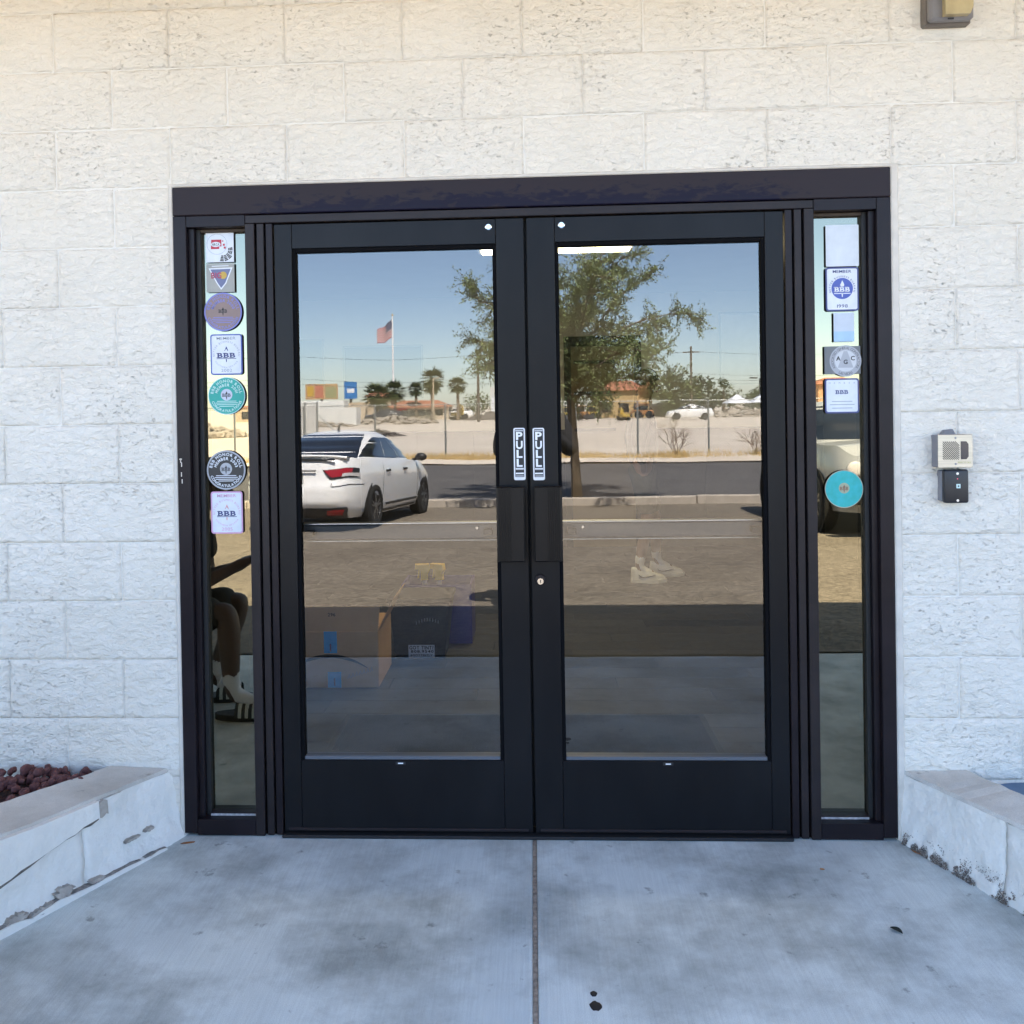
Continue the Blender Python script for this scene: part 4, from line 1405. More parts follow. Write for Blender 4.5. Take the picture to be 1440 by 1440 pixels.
for i in range(25):
    a = -1 + 2 * i / 24
    zc = 0.170 - 0.062 * a * a
    th = 0.017 * (1 - abs(a) ** 2.2) + 0.003
    pu.append((0.085 + 0.20 * a, zc + th / 2)); pd.append((0.085 + 0.20 * a, zc - th / 2))
for i in range(24):
    flat(m, [pd[i], pd[i + 1], pu[i + 1], pu[i]], -0.0030)
flat(m, [(-0.165, 0.085), (-0.085, 0.092), (-0.088, 0.103), (-0.135, 0.100), (-0.125, 0.150), (-0.137, 0.150)], -0.0030)
m.build('printed_arrow', M_BLACKP, bx_)
m = MB(); text_line(m, '296', 0.095, 0.385, 0.018, 0.016, 0.01); m.build('printed_number', M_BLACKP, bx_)
m = MB()
for i in range(7):
    x = 0.18 + i * 0.02
    m.tube([(x, -0.003, 0.05 + 0.006 * i), (x + 0.008, -0.003, 0.075 + 0.006 * i), (x + 0.012, -0.003, 0.055 + 0.006 * i)], 0.0012, 4)
m.build('pen_scribble', P_GREY, bx_)

# black crate with a tint sign, purple crate and spray bottles
cr = thing('storage_crate', 'black plastic crate with a printed sign on its front beside the cardboard box', 'crate', (-0.655, 2.12, 0.0))
BP = mat('black plastic crate', (0.008, 0.008, 0.010), 0.5)
m = MB()
for zz, k in ((0.001, 0.80), (0.34, 1.0)):
    m.v += [(-0.19 * k, 0.0 + 0.02 * (1 - k), zz), (0.17 * k, 0.02 * (1 - k), zz), (0.17 * k, 0.30 * k, zz), (-0.19 * k, 0.30 * k, zz)]
m.f += [(0, 1, 5, 4), (1, 2, 6, 5), (2, 3, 7, 6), (3, 0, 4, 7), (3, 2, 1, 0)]
m.build('body', BP, cr)
MB().bev(-0.20, 0.18, -0.012, 0.31, 0.335, 0.36, 0.005).build('rim', BP, cr)
for i in range(9):
    MB().box(-0.03 + i * 0.016, -0.024 + i * 0.016, -0.002, 0.0035, 0.205 + 0.02 * sin(i * 0.35), 0.222 + 0.022 * sin(i * 0.35)).build('vent_slot', M_SILVER, cr)
sg = MB().bev(-0.075, 0.078, -0.012, -0.010, 0.016, 0.088, 0.0004).build('sign_plate', M_WHITEP, cr)
m = MB()
text_line(m, 'GOT TINT?', 0.0015, 0.073, 0.020, -0.0128, 0.03, width=0.142)
text_line(m, '808.9540', 0.006, 0.051, 0.015, -0.0128, 0.03, width=0.134)
text_line(m, '#GOTTINTLV', 0.0015, 0.029, 0.012, -0.0128, 0.03, width=0.13)
m.build('sign_lettering', M_BLACKP, sg)
pc = thing('storage_bin', 'open violet plastic bin behind the black crate', 'bin', (-0.60, 2.46, 0.0))
VP = mat('violet plastic', (0.055, 0.035, 0.20), 0.45)
for x0, x1, y0, y1 in ((-0.22, 0.22, 0, 0.012), (-0.22, 0.22, 0.30, 0.312), (-0.22, -0.208, 0.0125, 0.2995), (0.208, 0.22, 0.0125, 0.2995)):
    MB().box(x0, x1, y0, y1, 0.012, 0.37).build('side', VP, pc)
MB().box(-0.22, 0.22, 0, 0.312, 0.001, 0.0115).build('base', VP, pc)
for i, (x, a, lb) in enumerate(((-0.09, 0.1, 'upright yellow headed spray bottle in the violet bin'), (0.005, -0.35, 'tilted yellow headed spray bottle in the violet bin'))):
    sb = thing('spray_bottle', lb, 'spray bottle', (-0.60 + x, 2.60, 0.0125), a, 'spray bottles in the bin')
    YP = mat('yellow nozzle plastic', (0.80, 0.50, 0.02), 0.4)
    MB().lathe([(0.036, 0), (0.038, 0.05), (0.036, 0.24), (0.016, 0.32), (0.014, 0.36)], 16).build('bottle', mat('cloudy bottle plastic', (0.6, 0.6, 0.58), 0.4), sb, True)
    hd = MB().prism([(-0.022, 0.361), (0.024, 0.361), (0.022, 0.40), (0.036, 0.425), (0.030, 0.462), (-0.058, 0.462), (-0.060, 0.432), (-0.026, 0.425)], -0.020, 0.020)
    hd.build('trigger_head', YP, sb)
    MB().prism([(-0.046, 0.372), (-0.034, 0.372), (-0.028, 0.4245), (-0.040, 0.4305)], -0.008, 0.008).build('trigger', YP, sb)

# things on the back wall: dark inner doorway, notices, picture
df = thing('inner_doorway', 'black framed inner doorway with shelves beyond in the back wall', 'doorway', (0.72, RY - 0.013, 0))
BF = mat('black door casing', (0.006, 0.006, 0.006), 0.6)
MB().box(-0.37, -0.30, -0.06, 0.0, 0, 2.18).build('casing', BF, df)
MB().box(0.35, 0.42, -0.06, 0.0, 0, 2.18).build('casing', BF, df)
MB().box(-0.2995, 0.3495, -0.06, 0.0, 2.08, 2.18).build('casing', BF, df)
MB().box(-0.2995, 0.3495, -0.02, 0.0, 0, 2.0795).build('dark_recess', mat('dim brown recess', (0.22, 0.17, 0.11), 0.8), df)
for z in (1.2, 1.58, 1.9):
    MB().box(-0.27, 0.15, -0.055, -0.0205, z, z + 0.03).build('shelf', BF, df)
for x, z, w_, h_, c, lb in ((-1.54, 1.85, 0.84, 0.56, (0.06, 0.07, 0.10), 'large dark blue framed board on the back wall'),
                            (2.27, 2.03, 0.64, 0.74, (0.80, 0.82, 0.86), 'pale poster sheet on the back wall past the inner doorway'),
                            (-2.35, 1.9, 0.36, 0.62, (0.20, 0.24, 0.32), 'narrow slate blue notice on the back wall')):
    nb = thing('wall_board', lb, 'wall board', (x, RY - 0.002, z), 0)
    MB().box(-w_ / 2, w_ / 2, -0.018, 0.0, -h_ / 2, h_ / 2).build('frame', mat('board edge', (0.3, 0.3, 0.3), 0.6), nb)
    MB().box(-w_ / 2 + 0.015, w_ / 2 - 0.015, -0.021, -0.0182, -h_ / 2 + 0.015, h_ / 2 - 0.015).build('sheet', mat('board sheet %.2f' % x, c, 0.6, 0.08, 4), nb)

# ------------------------------------------------------------------ people
SKIN = mat('deep brown skin', (0.085, 0.048, 0.034), 0.55, 0.06, 12)
SKIN2 = mat('light skin', (0.20, 0.112, 0.08), 0.55, 0.06, 12)
HAIRM = mat('dark brown hair', (0.02, 0.013, 0.01), 0.6, 0.2, 60)
TEE = mat('black tee cotton', (0.014, 0.014, 0.017), 0.9, 0.2, 30, 0.3, 60)
SHORT = mat('olive charcoal shorts', (0.045, 0.045, 0.04), 0.9, 0.15, 30, 0.3, 60)
SOCK = mat('white sock knit', (0.72, 0.72, 0.75), 0.9, 0.04, 60, 0.5, 160)


def skin(name, joints, edges, root, mt, parent, sub=2):
    bm = bmesh.new()
    ly = bm.verts.layers.skin.verify()
    V = {}
    for k, (co, r) in joints.items():
        v = bm.verts.new(co)
        rr = r if isinstance(r, tuple) else (r, r)
        v[ly].radius = rr
        v[ly].use_root = (k == root)
        V[k] = v
    for a, b in edges:
        bm.edges.new((V[a], V[b]))
    me = bpy.data.meshes.new(name)
    bm.to_mesh(me)
    bm.free()
    me.materials.append(mt)
    o = put(name, me, parent)
    md = o.modifiers.new('skin', 'SKIN')
    md.use_smooth_shade = True
    o.modifiers.new('sub', 'SUBSURF').levels = sub
    o.modifiers['sub'].render_levels = sub
    return o


def chain(js, seq):
    """sequence of joint names -> edges"""
    return list(zip(seq, seq[1:]))


def person(name, label, loc, rz, J, skin_mt, tee, shorts, group=None, sleeves=False):
    """J: joint positions in the person's own frame, facing +Y, x to the right hand side seen from behind."""
    t = thing(name, label, 'person', loc, rz, group)
    RB = dict(pelvis=0.10, belly=0.10, chest=0.115, sh=0.050, hip=0.070)
    R = dict(pelvis=0.135, belly=0.125, chest=0.14, neck=0.055, head0=0.066, head1=0.088, crown=0.062,
             sh=0.062, el=0.043, wr=0.028, palm=0.030, hip=0.088, knee=0.056, ank=0.036, heel=0.034, ball=0.034, toe=0.02)
    jt = {}
    ed = []
    for k in ('pelvis', 'belly', 'chest', 'neck', 'head0', 'head1', 'crown'):
        jt[k] = (J[k], RB.get(k, R[k]))
    ed += chain(jt, ['pelvis', 'belly', 'chest', 'neck', 'head0', 'head1', 'crown'])
    for s in 'LR':
        for k in ('sh', 'el', 'wr', 'palm', 'hip', 'knee', 'ank', 'ball'):
            jt[k + s] = (J[k + s], RB.get(k, R[k]))
        cf = (Vector(J['knee' + s]) * 0.66 + Vector(J['ank' + s]) * 0.34)
        jt['calf' + s] = (tuple(cf), 0.058)
        ed += chain(jt, ['chest', 'sh' + s, 'el' + s, 'wr' + s, 'palm' + s])
        ed += chain(jt, ['pelvis', 'hip' + s, 'knee' + s, 'calf' + s, 'ank' + s, 'ball' + s])
        # fingers, each its own chain rooted in the palm
        pv, wv = Vector(J['palm' + s]), Vector(J['wr' + s])
        f = (pv - wv).normalized()
        up = Vector(J.get('up' + s, (0, 0, 1)))
        sd = f.cross(up).normalized()
        nrm = sd.cross(f).normalized()
        for i, ln in enumerate((0.040, 0.046, 0.042, 0.032)):
            b = pv + sd * (-0.027 + 0.018 * i) + f * 0.022
            m1 = b + f * ln * 0.75 - nrm * 0.006
            m2 = m1 + f * ln * 0.35 - nrm * ln * 0.7
            a = 'f%d%s' % (i, s)
            jt[a + 'a'] = (tuple(b), 0.0095); jt[a + 'b'] = (tuple(m1), 0.0088); jt[a + 'c'] = (tuple(m2), 0.0075)
            ed += [('palm' + s, a + 'a'), (a + 'a', a + 'b'), (a + 'b', a + 'c')]
        b = pv - sd * 0.034 - f * 0.01
        jt['t' + s + 'a'] = (tuple(b), 0.011); jt['t' + s + 'b'] = (tuple(b - sd * 0.016 + f * 0.034 - nrm * 0.012), 0.0095)
        ed += [('palm' + s, 't' + s + 'a'), ('t' + s + 'a', 't' + s + 'b')]
    body = skin('body', jt, ed, 'pelvis', skin_mt, t)
    # tee shirt: torso and upper arms
    tj = {k: (J[k], R[k] + 0.016) for k in ('pelvis', 'belly', 'chest')}
    tj['collar'] = (tuple(Vector(J['chest']) * 0.45 + Vector(J['neck']) * 0.55), 0.085)
    te = chain(tj, ['pelvis', 'belly', 'chest', 'collar'])
    for s in 'LR':
        tj['sh' + s] = (J['sh' + s], R['sh'] + 0.022)
        tj['mid' + s] = (tuple(Vector(J['sh' + s]) * 0.3 + Vector(J['el' + s]) * 0.7), R['el'] + 0.030)
        te += chain(tj, ['chest', 'sh' + s, 'mid' + s])
        if sleeves:
            tj['el' + s] = (J['el' + s], R['el'] + 0.018)
            tj['cuff' + s] = (tuple(Vector(J['el' + s]) * 0.1 + Vector(J['wr' + s]) * 0.9), R['wr'] + 0.014)
            te += chain(tj, ['mid' + s, 'el' + s, 'cuff' + s])
    skin('tee_shirt', tj, te, 'pelvis', tee, t)
    sj = {'pelvis': (J['pelvis'], R['pelvis'] + 0.022), 'waist': (tuple(Vector(J['pelvis']) * 0.6 + Vector(J['belly']) * 0.4), R['pelvis'] + 0.018)}
    se = [('pelvis', 'waist')]
    for s in 'LR':
        sj['hip' + s] = (J['hip' + s], R['hip'] + 0.024)
        sj['leg' + s] = (tuple(Vector(J['hip' + s]) * 0.04 + Vector(J['knee' + s]) * 0.96), R['knee'] + 0.032)
        se += chain(sj, ['pelvis', 'hip' + s, 'leg' + s])
    skin('shorts', sj, se, 'pelvis', shorts, t)
    for s in 'LR':
        a, k = Vector(J['ank' + s]), Vector(J['knee' + s])
        u = (k - a).normalized()
        kj = {'a': (tuple(a + u * 0.145), 0.049), 'a2': (tuple(a + u * 0.07), 0.043), 'b': (tuple(a), 0.041), 'c': (J['ball' + s], 0.034)}
        skin('sock', kj, chain(kj, ['a', 'a2', 'b', 'c']), 'b', SOCK, t)
    # hair cap and face
    h1, cw = Vector(J['head1']), Vector(J['crown'])
    upv = (cw - Vector(J['head0'])).normalized()
    fw = Vector(J.get('look', (0, 1, 0))).normalized()
    fw = (fw - upv * fw.dot(upv)).normalized()
    rt = fw.cross(upv).normalized()
    mat3 = Matrix((rt, fw, upv)).transposed().to_4x4()
    mh = Matrix.Translation(h1) @ mat3
    hb = MB()
    vs, fs = [], []
    nu, nv = 20, 8
    for j in range(nv + 1):
        for i in range(nu):
            ph = 2 * pi * i / nu
            front = max(0.0, sin(ph))
            th = (pi * 0.62 - 0.55 * front) * j / nv
            vs.append((0.092 * sin(th) * cos(ph), 0.104 * sin(th) * sin(ph) - 0.006, 0.028 + 0.102 * cos(th)))
    for j in range(nv):
        for i in range(nu):
            i2 = (i + 1) % nu
            fs.append((j * nu + i, (j + 1) * nu + i, (j + 1) * nu + i2, j * nu + i2))
    hb.add(vs, fs, mh).build('hair', HAIRM, t, True)
    for sgn in (-1, 1):
        MB().blob((0, 0, 0), 0.011, 2, 0, mh @ Matrix.Translation((0.032 * sgn, 0.085, 0.0))).build('eye', mat('eye white', (0.6, 0.6, 0.58), 0.3), t, True)
        MB().blob((0, 0, 0), 0.022, 2, 0, mh @ Matrix.Translation((0.092 * sgn, -0.005, -0.01)), sq=(0.35, 0.8, 1.2)).build('ear', skin_mt, t, True)
    MB().blob((0, 0, 0), 0.017, 2, 0, mh @ Matrix.Translation((0, 0.097, -0.022)), sq=(0.8, 1.0, 1.4)).build('nose', skin_mt, t, True)
    MB().blob((0, 0, 0), 0.024, 2, 0, mh @ Matrix.Translation((0, 0.080, -0.058)), sq=(1.0, 0.4, 0.3)).build('mouth', mat('lips', (0.30, 0.11, 0.09), 0.5), t, True)
    return t


def shoe_loft(sole_z, L_, W_, H_, open_toe=False):
    """outline loft of a shoe upper pointing +Y, heel at y=0."""
    vs, fs = [], []
    n, lv = 22, 5
    for j in range(lv + 1):
        k = j / lv
        for i in range(n):
            a = 2 * pi * i / n
            yy = L_ / 2 - 0.012 * k * k + (L_ / 2 * (1 - 0.14 * k * k)) * sin(a)
            f = yy / L_
            wid = W_ / 2 * (0.78 + 0.30 * f if f < 0.7 else 0.99 - 1.2 * (f - 0.7) ** 1.2) * (1 - 0.42 * k ** 2)
            hh = H_ * (1.0 if f < 0.35 else max(0.38, 1.0 - (f - 0.35) * 1.35))
            vs.append((wid * cos(a), yy, sole_z + hh * k))
    for j in range(lv):
        for i in range(n):
            i2 = (i + 1) % n
            fs.append((j * n + i, j * n + i2, (j + 1) * n + i2, (j + 1) * n + i))
    fs.append(tuple(lv * n + i for i in range(n)))
    return vs, fs


def sole(L_, W_, h):
    n = 26
    ring = []
    for i in range(n):
        a = 2 * pi * i / n
        yy = L_ / 2 + L_ / 2 * sin(a)
        f = yy / L_
        wid = W_ / 2 * (0.84 + 0.28 * f if f < 0.7 else 1.036 - 1.2 * (f - 0.7) ** 1.25)
        ring.append((wid * cos(a), yy))
    vs = [(x, y, 0.0) for x, y in ring] + [(x, y, h) for x, y in ring]
    fs = [tuple(range(n - 1, -1, -1)), tuple(range(n, 2 * n))] + [(i, (i + 1) % n, n + (i + 1) % n, n + i) for i in range(n)]
    return vs, fs


def sneaker(name, label, loc, rz, group):
    t = thing(name, label, 'shoe', loc, rz, group)
    MB().add(*sole(0.30, 0.112, 0.028)).build('sole', mat('off white sole', (0.70, 0.69, 0.66), 0.6), t)
    MB().add(*shoe_loft(0.0285, 0.29, 0.104, 0.098)).build('upper', mat('white leather upper', (0.72, 0.71, 0.69), 0.45, 0.05, 30), t, True)
    for sgn in (-1, 1):
        m = MB()
        top = [(0.085, 0.050), (0.12, 0.055), (0.15, 0.062), (0.19, 0.075)]
        bot = [(0.085, 0.046), (0.12, 0.044), (0.15, 0.051), (0.19, 0.073)]
        for (ya, za), (yb, zb) in zip(top, top[1:]):
            pass
        pts = top + bot[::-1]
        pts = [(0.06, 0.072)] + [(0.075, 0.048), (0.10, 0.043), (0.13, 0.046), (0.20, 0.066)] + [(0.12, 0.055), (0.095, 0.054), (0.08, 0.058)]
        vs = [(sgn * (0.053 if y < 0.16 else 0.051), y, z) for y, z in pts] + [(sgn * 0.035, y, z) for y, z in pts]
        n = len(pts)
        m.add(vs, [tuple(range(n))] + [(i, (i + 1) % n, n + (i + 1) % n, n + i) for i in range(n)])
        m.build('side_mark', mat('dark olive mark', (0.06, 0.055, 0.05), 0.5), t)
    for k in range(4):
        MB().tube([(-0.022, 0.115 + 0.024 * k, 0.108 - 0.011 * k), (0, 0.118 + 0.024 * k, 0.113 - 0.011 * k), (0.022, 0.115 + 0.024 * k, 0.108 - 0.011 * k)], 0.003, 5).build('lace', M_WHITEP, t)
    return t


def slide(name, label, loc, rz, group):
    t = thing(name, label, 'sandal', loc, rz, group)
    MB().add(*sole(0.285, 0.110, 0.028)).build('sole', mat('black foam sole', (0.02, 0.021, 0.022), 0.7, 0.2, 60), t)
    n = 12
    SM = {0: mat('dark slide strap', (0.022, 0.026, 0.026), 0.5), 1: mat('white strap stripe', (0.62, 0.66, 0.64), 0.5)}
    for b in range(7):
        y0 = 0.115 + b * 0.0165
        y1 = y0 + 0.0155
        vs, fs = [], []
        for yy, sc in ((y0, 1.0), (y1, 1.0)):
            for i in range(n + 1):
                a = pi * i / n
                hgt = 0.076 - 0.10 * (yy - 0.115)
                vs.append((0.060 * cos(a), yy, 0.020 + hgt * sin(a) ** 0.8))
        for i in range(n):
            fs.append((i, i + 1, n + 2 + i, n + 1 + i))
        MB().add(vs, fs).build('strap', SM[b % 2], t)
    return t


# someone sitting on the lava rock planter, looking at a phone (seen mirrored in the sidelite)
# person frame: facing +Y; placed so that +Y points to +X of the place
PX, PY = -1.80, -1.17
seat = 0.31
Js = dict(pelvis=(0, -0.16, seat + 0.13), belly=(0, -0.08, seat + 0.30), chest=(0, 0.06, seat + 0.50), neck=(0, 0.14, seat + 0.66), head0=(0, 0.19, seat + 0.73),
          head1=(0, 0.235, seat + 0.81), crown=(0, 0.235, seat + 0.885), look=(0, 0.8, -0.6),
          shL=(-0.19, 0.09, seat + 0.57), shR=(0.19, 0.09, seat + 0.57), elL=(-0.23, 0.14, seat + 0.30), elR=(0.23, 0.12, seat + 0.31),
          wrL=(-0.06, 0.35, seat + 0.40), wrR=(0.07, 0.33, seat + 0.385), palmL=(-0.025, 0.415, seat + 0.435), palmR=(0.035, 0.395, seat + 0.42),
          hipL=(-0.10, -0.12, seat + 0.10), hipR=(0.10, -0.12, seat + 0.10), kneeL=(-0.13, 0.345, 0.525), kneeR=(0.13, 0.33, 0.525),
          ankL=(-0.12, 0.355, 0.115), ankR=(0.13, 0.17, 0.115), ballL=(-0.12, 0.50, 0.062), ballR=(0.15, 0.31, 0.062))
person('person', 'person in black tee and dark shorts sitting on the planter wall with a phone', (PX, PY, 0), -pi / 2, Js, SKIN, TEE, SHORT)
ph = MB().bev(-0.037, 0.037, -0.004, 0.004, -0.075, 0.075, 0.003).build('mobile_phone', mat('black phone glass', (0.01, 0.01, 0.012), 0.15))
ph.location = (PX + 0.475, PY - 0.005, seat + 0.475)
ph.rotation_euler = (radians(-58), 0, -pi / 2)
tag(ph, 'dark mobile phone held by the seated person', 'phone')
slide('slide_sandal', 'striped slide sandal flat on the concrete under the nearer sitting knee', (PX + 0.27, PY + 0.12, 0.0005), -pi / 2, 'slide sandals of the seated person')
slide('slide_sandal', 'striped slide sandal drawn back against the planter wall', (PX + 0.08, PY - 0.13, 0.0005), -pi / 2 - 0.12, 'slide sandals of the seated person')

# the photographer, standing out on the walk facing the doors
fx, fy = 0.02, -3.42
zf = gz(fy)
Jp = dict(pelvis=(0, 0, 0.95), belly=(0, 0.01, 1.10), chest=(0, 0.01, 1.31), neck=(0, 0.02, 1.49), head0=(0, 0.04, 1.56), head1=(0, 0.06, 1.64), crown=(0, 0.05, 1.72),
          shL=(-0.20, 0.0, 1.40), shR=(0.20, 0.0, 1.40), elL=(-0.24, 0.14, 1.17), elR=(0.27, 0.13, 1.19), wrL=(-0.10, 0.27, 1.36), wrR=(0.10, 0.27, 1.37),
          palmL=(-0.075, 0.315, 1.43), palmR=(0.075, 0.315, 1.44), hipL=(-0.11, 0, 0.92), hipR=(0.11, 0, 0.92), kneeL=(-0.12, 0.02, 0.50), kneeR=(0.12, 0.03, 0.50),
          ankL=(-0.12, -0.02, 0.10), ankR=(0.13, 0.0, 0.10), ballL=(-0.13, 0.11, 0.055), ballR=(0.15, 0.13, 0.055), upL=(0.4, 1, 0), upR=(-0.4, 1, 0))
person('person', 'person in dark clothes standing out on the walk holding up a phone', (fx, fy, zf), 0, Jp, SKIN, TEE, SHORT, sleeves=True)
ph = MB().bev(-0.039, 0.039, -0.0045, 0.0045, -0.08, 0.08, 0.003).build('mobile_phone', mat('black phone glass', (0.01, 0.01, 0.012), 0.15))
ph.location = (fx, -3.022, 1.455)
tag(ph, 'dark mobile phone held up by the standing photographer', 'phone')
for sgn, yy, lb in ((-1, -0.02, 'plain dark trainer of the photographer, trailing foot'), (1, 0.0, 'plain dark trainer of the photographer, leading foot')):
    t = thing('trainer', lb, 'shoe', (fx + sgn * 0.125, fy - 0.09 + yy, zf + 0.002), 0 - sgn * 0.08, 'photographer shoes')
    MB().add(*sole(0.29, 0.108, 0.026)).build('sole', M_GASKET, t)
    MB().add(*shoe_loft(0.0265, 0.28, 0.100, 0.085)).build('upper', TEE, t, True)

# the person standing in the room: only the lower legs show through the reflection
ix, iy = 0.92, 4.42
Ji = {k: v for k, v in Jp.items()}
Ji.update(elL=(-0.26, -0.06, 1.14), elR=(0.26, -0.06, 1.14), wrL=(-0.175, 0.0, 0.96), wrR=(0.175, 0.0, 0.96), palmL=(-0.115, 0.0, 0.89), palmR=(0.115, 0.0, 0.89), upL=(0, 1, 0), upR=(0, 1, 0),
          ankL=(-0.17, 0.14, 0.115), ankR=(0.10, -0.05, 0.115), ballL=(-0.17, 0.27, 0.06), ballR=(0.10, 0.08, 0.06), kneeL=(-0.13, 0.12, 0.52), kneeR=(0.12, 0.03, 0.52))
person('person', 'person in white socks and white trainers standing inside the room', (ix, iy, 0.0), -pi / 2, Ji, SKIN2, TEE, SHORT, sleeves=True)
sneaker('sneaker', 'white trainer with a dark side mark, the one set farther forward', (ix + 0.075, iy + 0.17, 0.001), -pi / 2, 'white trainers in the room')
sneaker('sneaker', 'white trainer with a dark side mark, the one set farther back', (ix - 0.115, iy - 0.10, 0.001), -pi / 2, 'white trainers in the room')

# ------------------------------------------------------------------ vehicles out in the lot (mirrored in the glass)
def sel(a, b, n, th):
    """point of a superellipse with half axes a (y) and b (x)"""
    c, s_ = cos(th), sin(th)
    return (b * (1 if s_ >= 0 else -1) * abs(s_) ** (2 / n), a * (1 if c >= 0 else -1) * abs(c) ** (2 / n))


def lerp_tab(tab, x):
    if x <= tab[0][0]:
        return tab[0][1]
    for (a, va), (b, vb) in zip(tab, tab[1:]):
        if x <= b:
            t = (x - a) / (b - a)
            t = t * t * (3 - 2 * t) if abs(vb - va) > 0.02 else t
            return va + (vb - va) * t
    return tab[-1][1]


def car_surfaces(P):
    L_, zt = P['L'], P['top']

    def body(th, k):
        r0, r1 = lerp_tab(P['rear'], k), lerp_tab(P['front'], k)
        w = lerp_tab(P['wid'], k)
        a, c = (r1 - r0) / 2, (r1 + r0) / 2
        x, y = sel(a, w, P.get('n', 5.0), th)
        y += c
        z0 = P['sill']
        return Vector((x, y, z0 + k * (lerp_tab(zt, y) - z0)))

    def green(th, g):
        r0, r1 = lerp_tab(P['grear'], g), lerp_tab(P['gfront'], g)
        w = lerp_tab(P['gwid'], g)
        a, c = (r1 - r0) / 2, (r1 + r0) / 2
        x, y = sel(a, w, P.get('gn', 4.2), th)
        y += c
        zb = lerp_tab(zt, y) - 0.03
        return Vector((x, y, zb + g * (P['roof'] - zb)))
    return body, green


def grid_mesh(fn, us, vs_, closed=False, off=0.0):
    pts, fs = [], []
    nu = len(us)
    for v in vs_:
        for u in us:
            p = fn(u, v)
            if off:
                e = 1e-3
                du = fn(u + e, v) - fn(u - e, v)
                dv = fn(u, v + e) - fn(u, v - e)
                n = du.cross(dv)
                if n.length > 1e-12:
                    n.normalize()
                    if n.dot(p - fn(u, v) * 0 - Vector((0, p.y, 0.6))) < 0 and abs(n.x) > 0.2 and n.x * p.x < 0:
                        n = -n
                    p = p + n * off
            pts.append(p)
    m = nu if closed else nu - 1
    for j in range(len(vs_) - 1):
        for i in range(m):
            i2 = (i + 1) % nu
            fs.append((j * nu + i, j * nu + i2, (j + 1) * nu + i2, (j + 1) * nu + i))
    return pts, fs


def lin(a, b, n):
    return [a + (b - a) * i / (n - 1) for i in range(n)]


def patch(fn, th0, th1, k0, k1, off, nu=14, nv=8, shape=None):
    """panel lying off metres outside a surface; th0/th1/k0/k1 may be functions of the other parameter."""
    pts, fs = [], []
    for j in range(nv):
        f = j / (nv - 1)
        k = k0 + (k1 - k0) * f
        a = th0(f) if callable(th0) else th0
        b = th1(f) if callable(th1) else th1
        for i in range(nu):
            th = a + (b - a) * i / (nu - 1)
            p = fn(th, k)
            e = 2e-3
            n = (fn(th + e, k) - fn(th - e, k)).cross(fn(th, k + e) - fn(th, k - e))
            if n.length > 1e-12:
                n.normalize()
            c = Vector((0, fn(0, k).y * 0.5 + fn(pi, k).y * 0.5, p.z - 0.15))
            if n.dot(p - c) < 0:
                n = -n
            pts.append(p + n * off)
    for j in range(nv - 1):
        for i in range(nu - 1):
            fs.append((j * nu + i, j * nu + i + 1, (j + 1) * nu + i + 1, (j + 1) * nu + i))
    return MB().add(pts, fs)


def th_at(fn, k, x=None, y=None, lo=0.0, hi=pi):
    """angle on the +x half whose x (or y) comes closest to the wanted value"""
    best = None
    for i in range(801):
        t = lo + (hi - lo) * i / 800
        p = fn(t, k)
        d = abs(p.x - x) if x is not None else abs(p.y - y)
        if best is None or d < best[0]:
            best = (d, t)
    return best[1]


M_CARGLASS = mat('dark car glass', (0.012, 0.015, 0.02), 0.04, spec=0.9, coat=0.6)
M_TYRE = mat('tyre rubber', (0.012, 0.012, 0.012), 0.85)
M_ARCH = mat('black wheel well', (0.004, 0.004, 0.004), 0.9)
M_TRIMB = mat('black plastic trim', (0.016, 0.016, 0.017), 0.45)
M_TAIL = mat('red tail lamp', (0.32, 0.006, 0.012), 0.12, coat=0.5)
M_TAILW = mat('clear lamp cover', (0.55, 0.52, 0.52), 0.1, coat=0.5)
M_RIM = mat('grey alloy', (0.20, 0.20, 0.21), 0.3, metal=0.8)


def wheel(t, x, y, r, w, sgn):
    wt = thing('wheel', None, None)
    wt.parent = t
    wt.location = (x, y, r)
    wt.rotation_euler = (0, sgn * pi / 2, 0)
    MB().lathe([(r * 0.70, -w * 0.5), (r * 0.93, -w * 0.5), (r, -w * 0.32), (r, w * 0.32), (r * 0.94, w * 0.48), (r * 0.72, w * 0.5), (r * 0.68, w * 0.40)], 36).build('tyre', M_TYRE, wt, True)
    rm = MB()
    rm.lathe([(r * 0.69, w * 0.30), (r * 0.66, w * 0.42), (r * 0.62, w * 0.30), (r * 0.14, w * 0.18)], 30)
    for k in range(5):
        for dd in (-0.17, 0.17):
            a = 2 * pi * k / 5 + dd
            rm.add([(r * 0.10 * cos(a - 0.5), r * 0.10 * sin(a - 0.5), w * 0.43), (r * 0.10 * cos(a + 0.5), r * 0.10 * sin(a + 0.5), w * 0.43),
                    (r * 0.66 * cos(a + 0.06), r * 0.66 * sin(a + 0.06), w * 0.44), (r * 0.66 * cos(a - 0.06), r * 0.66 * sin(a - 0.06), w * 0.44)], [(0, 1, 2, 3)])
    rm.lathe([(r * 0.15, w * 0.30), (r * 0.15, w * 0.46), (r * 0.10, w * 0.48)], 16)
    rm.build('rim', M_RIM, wt)


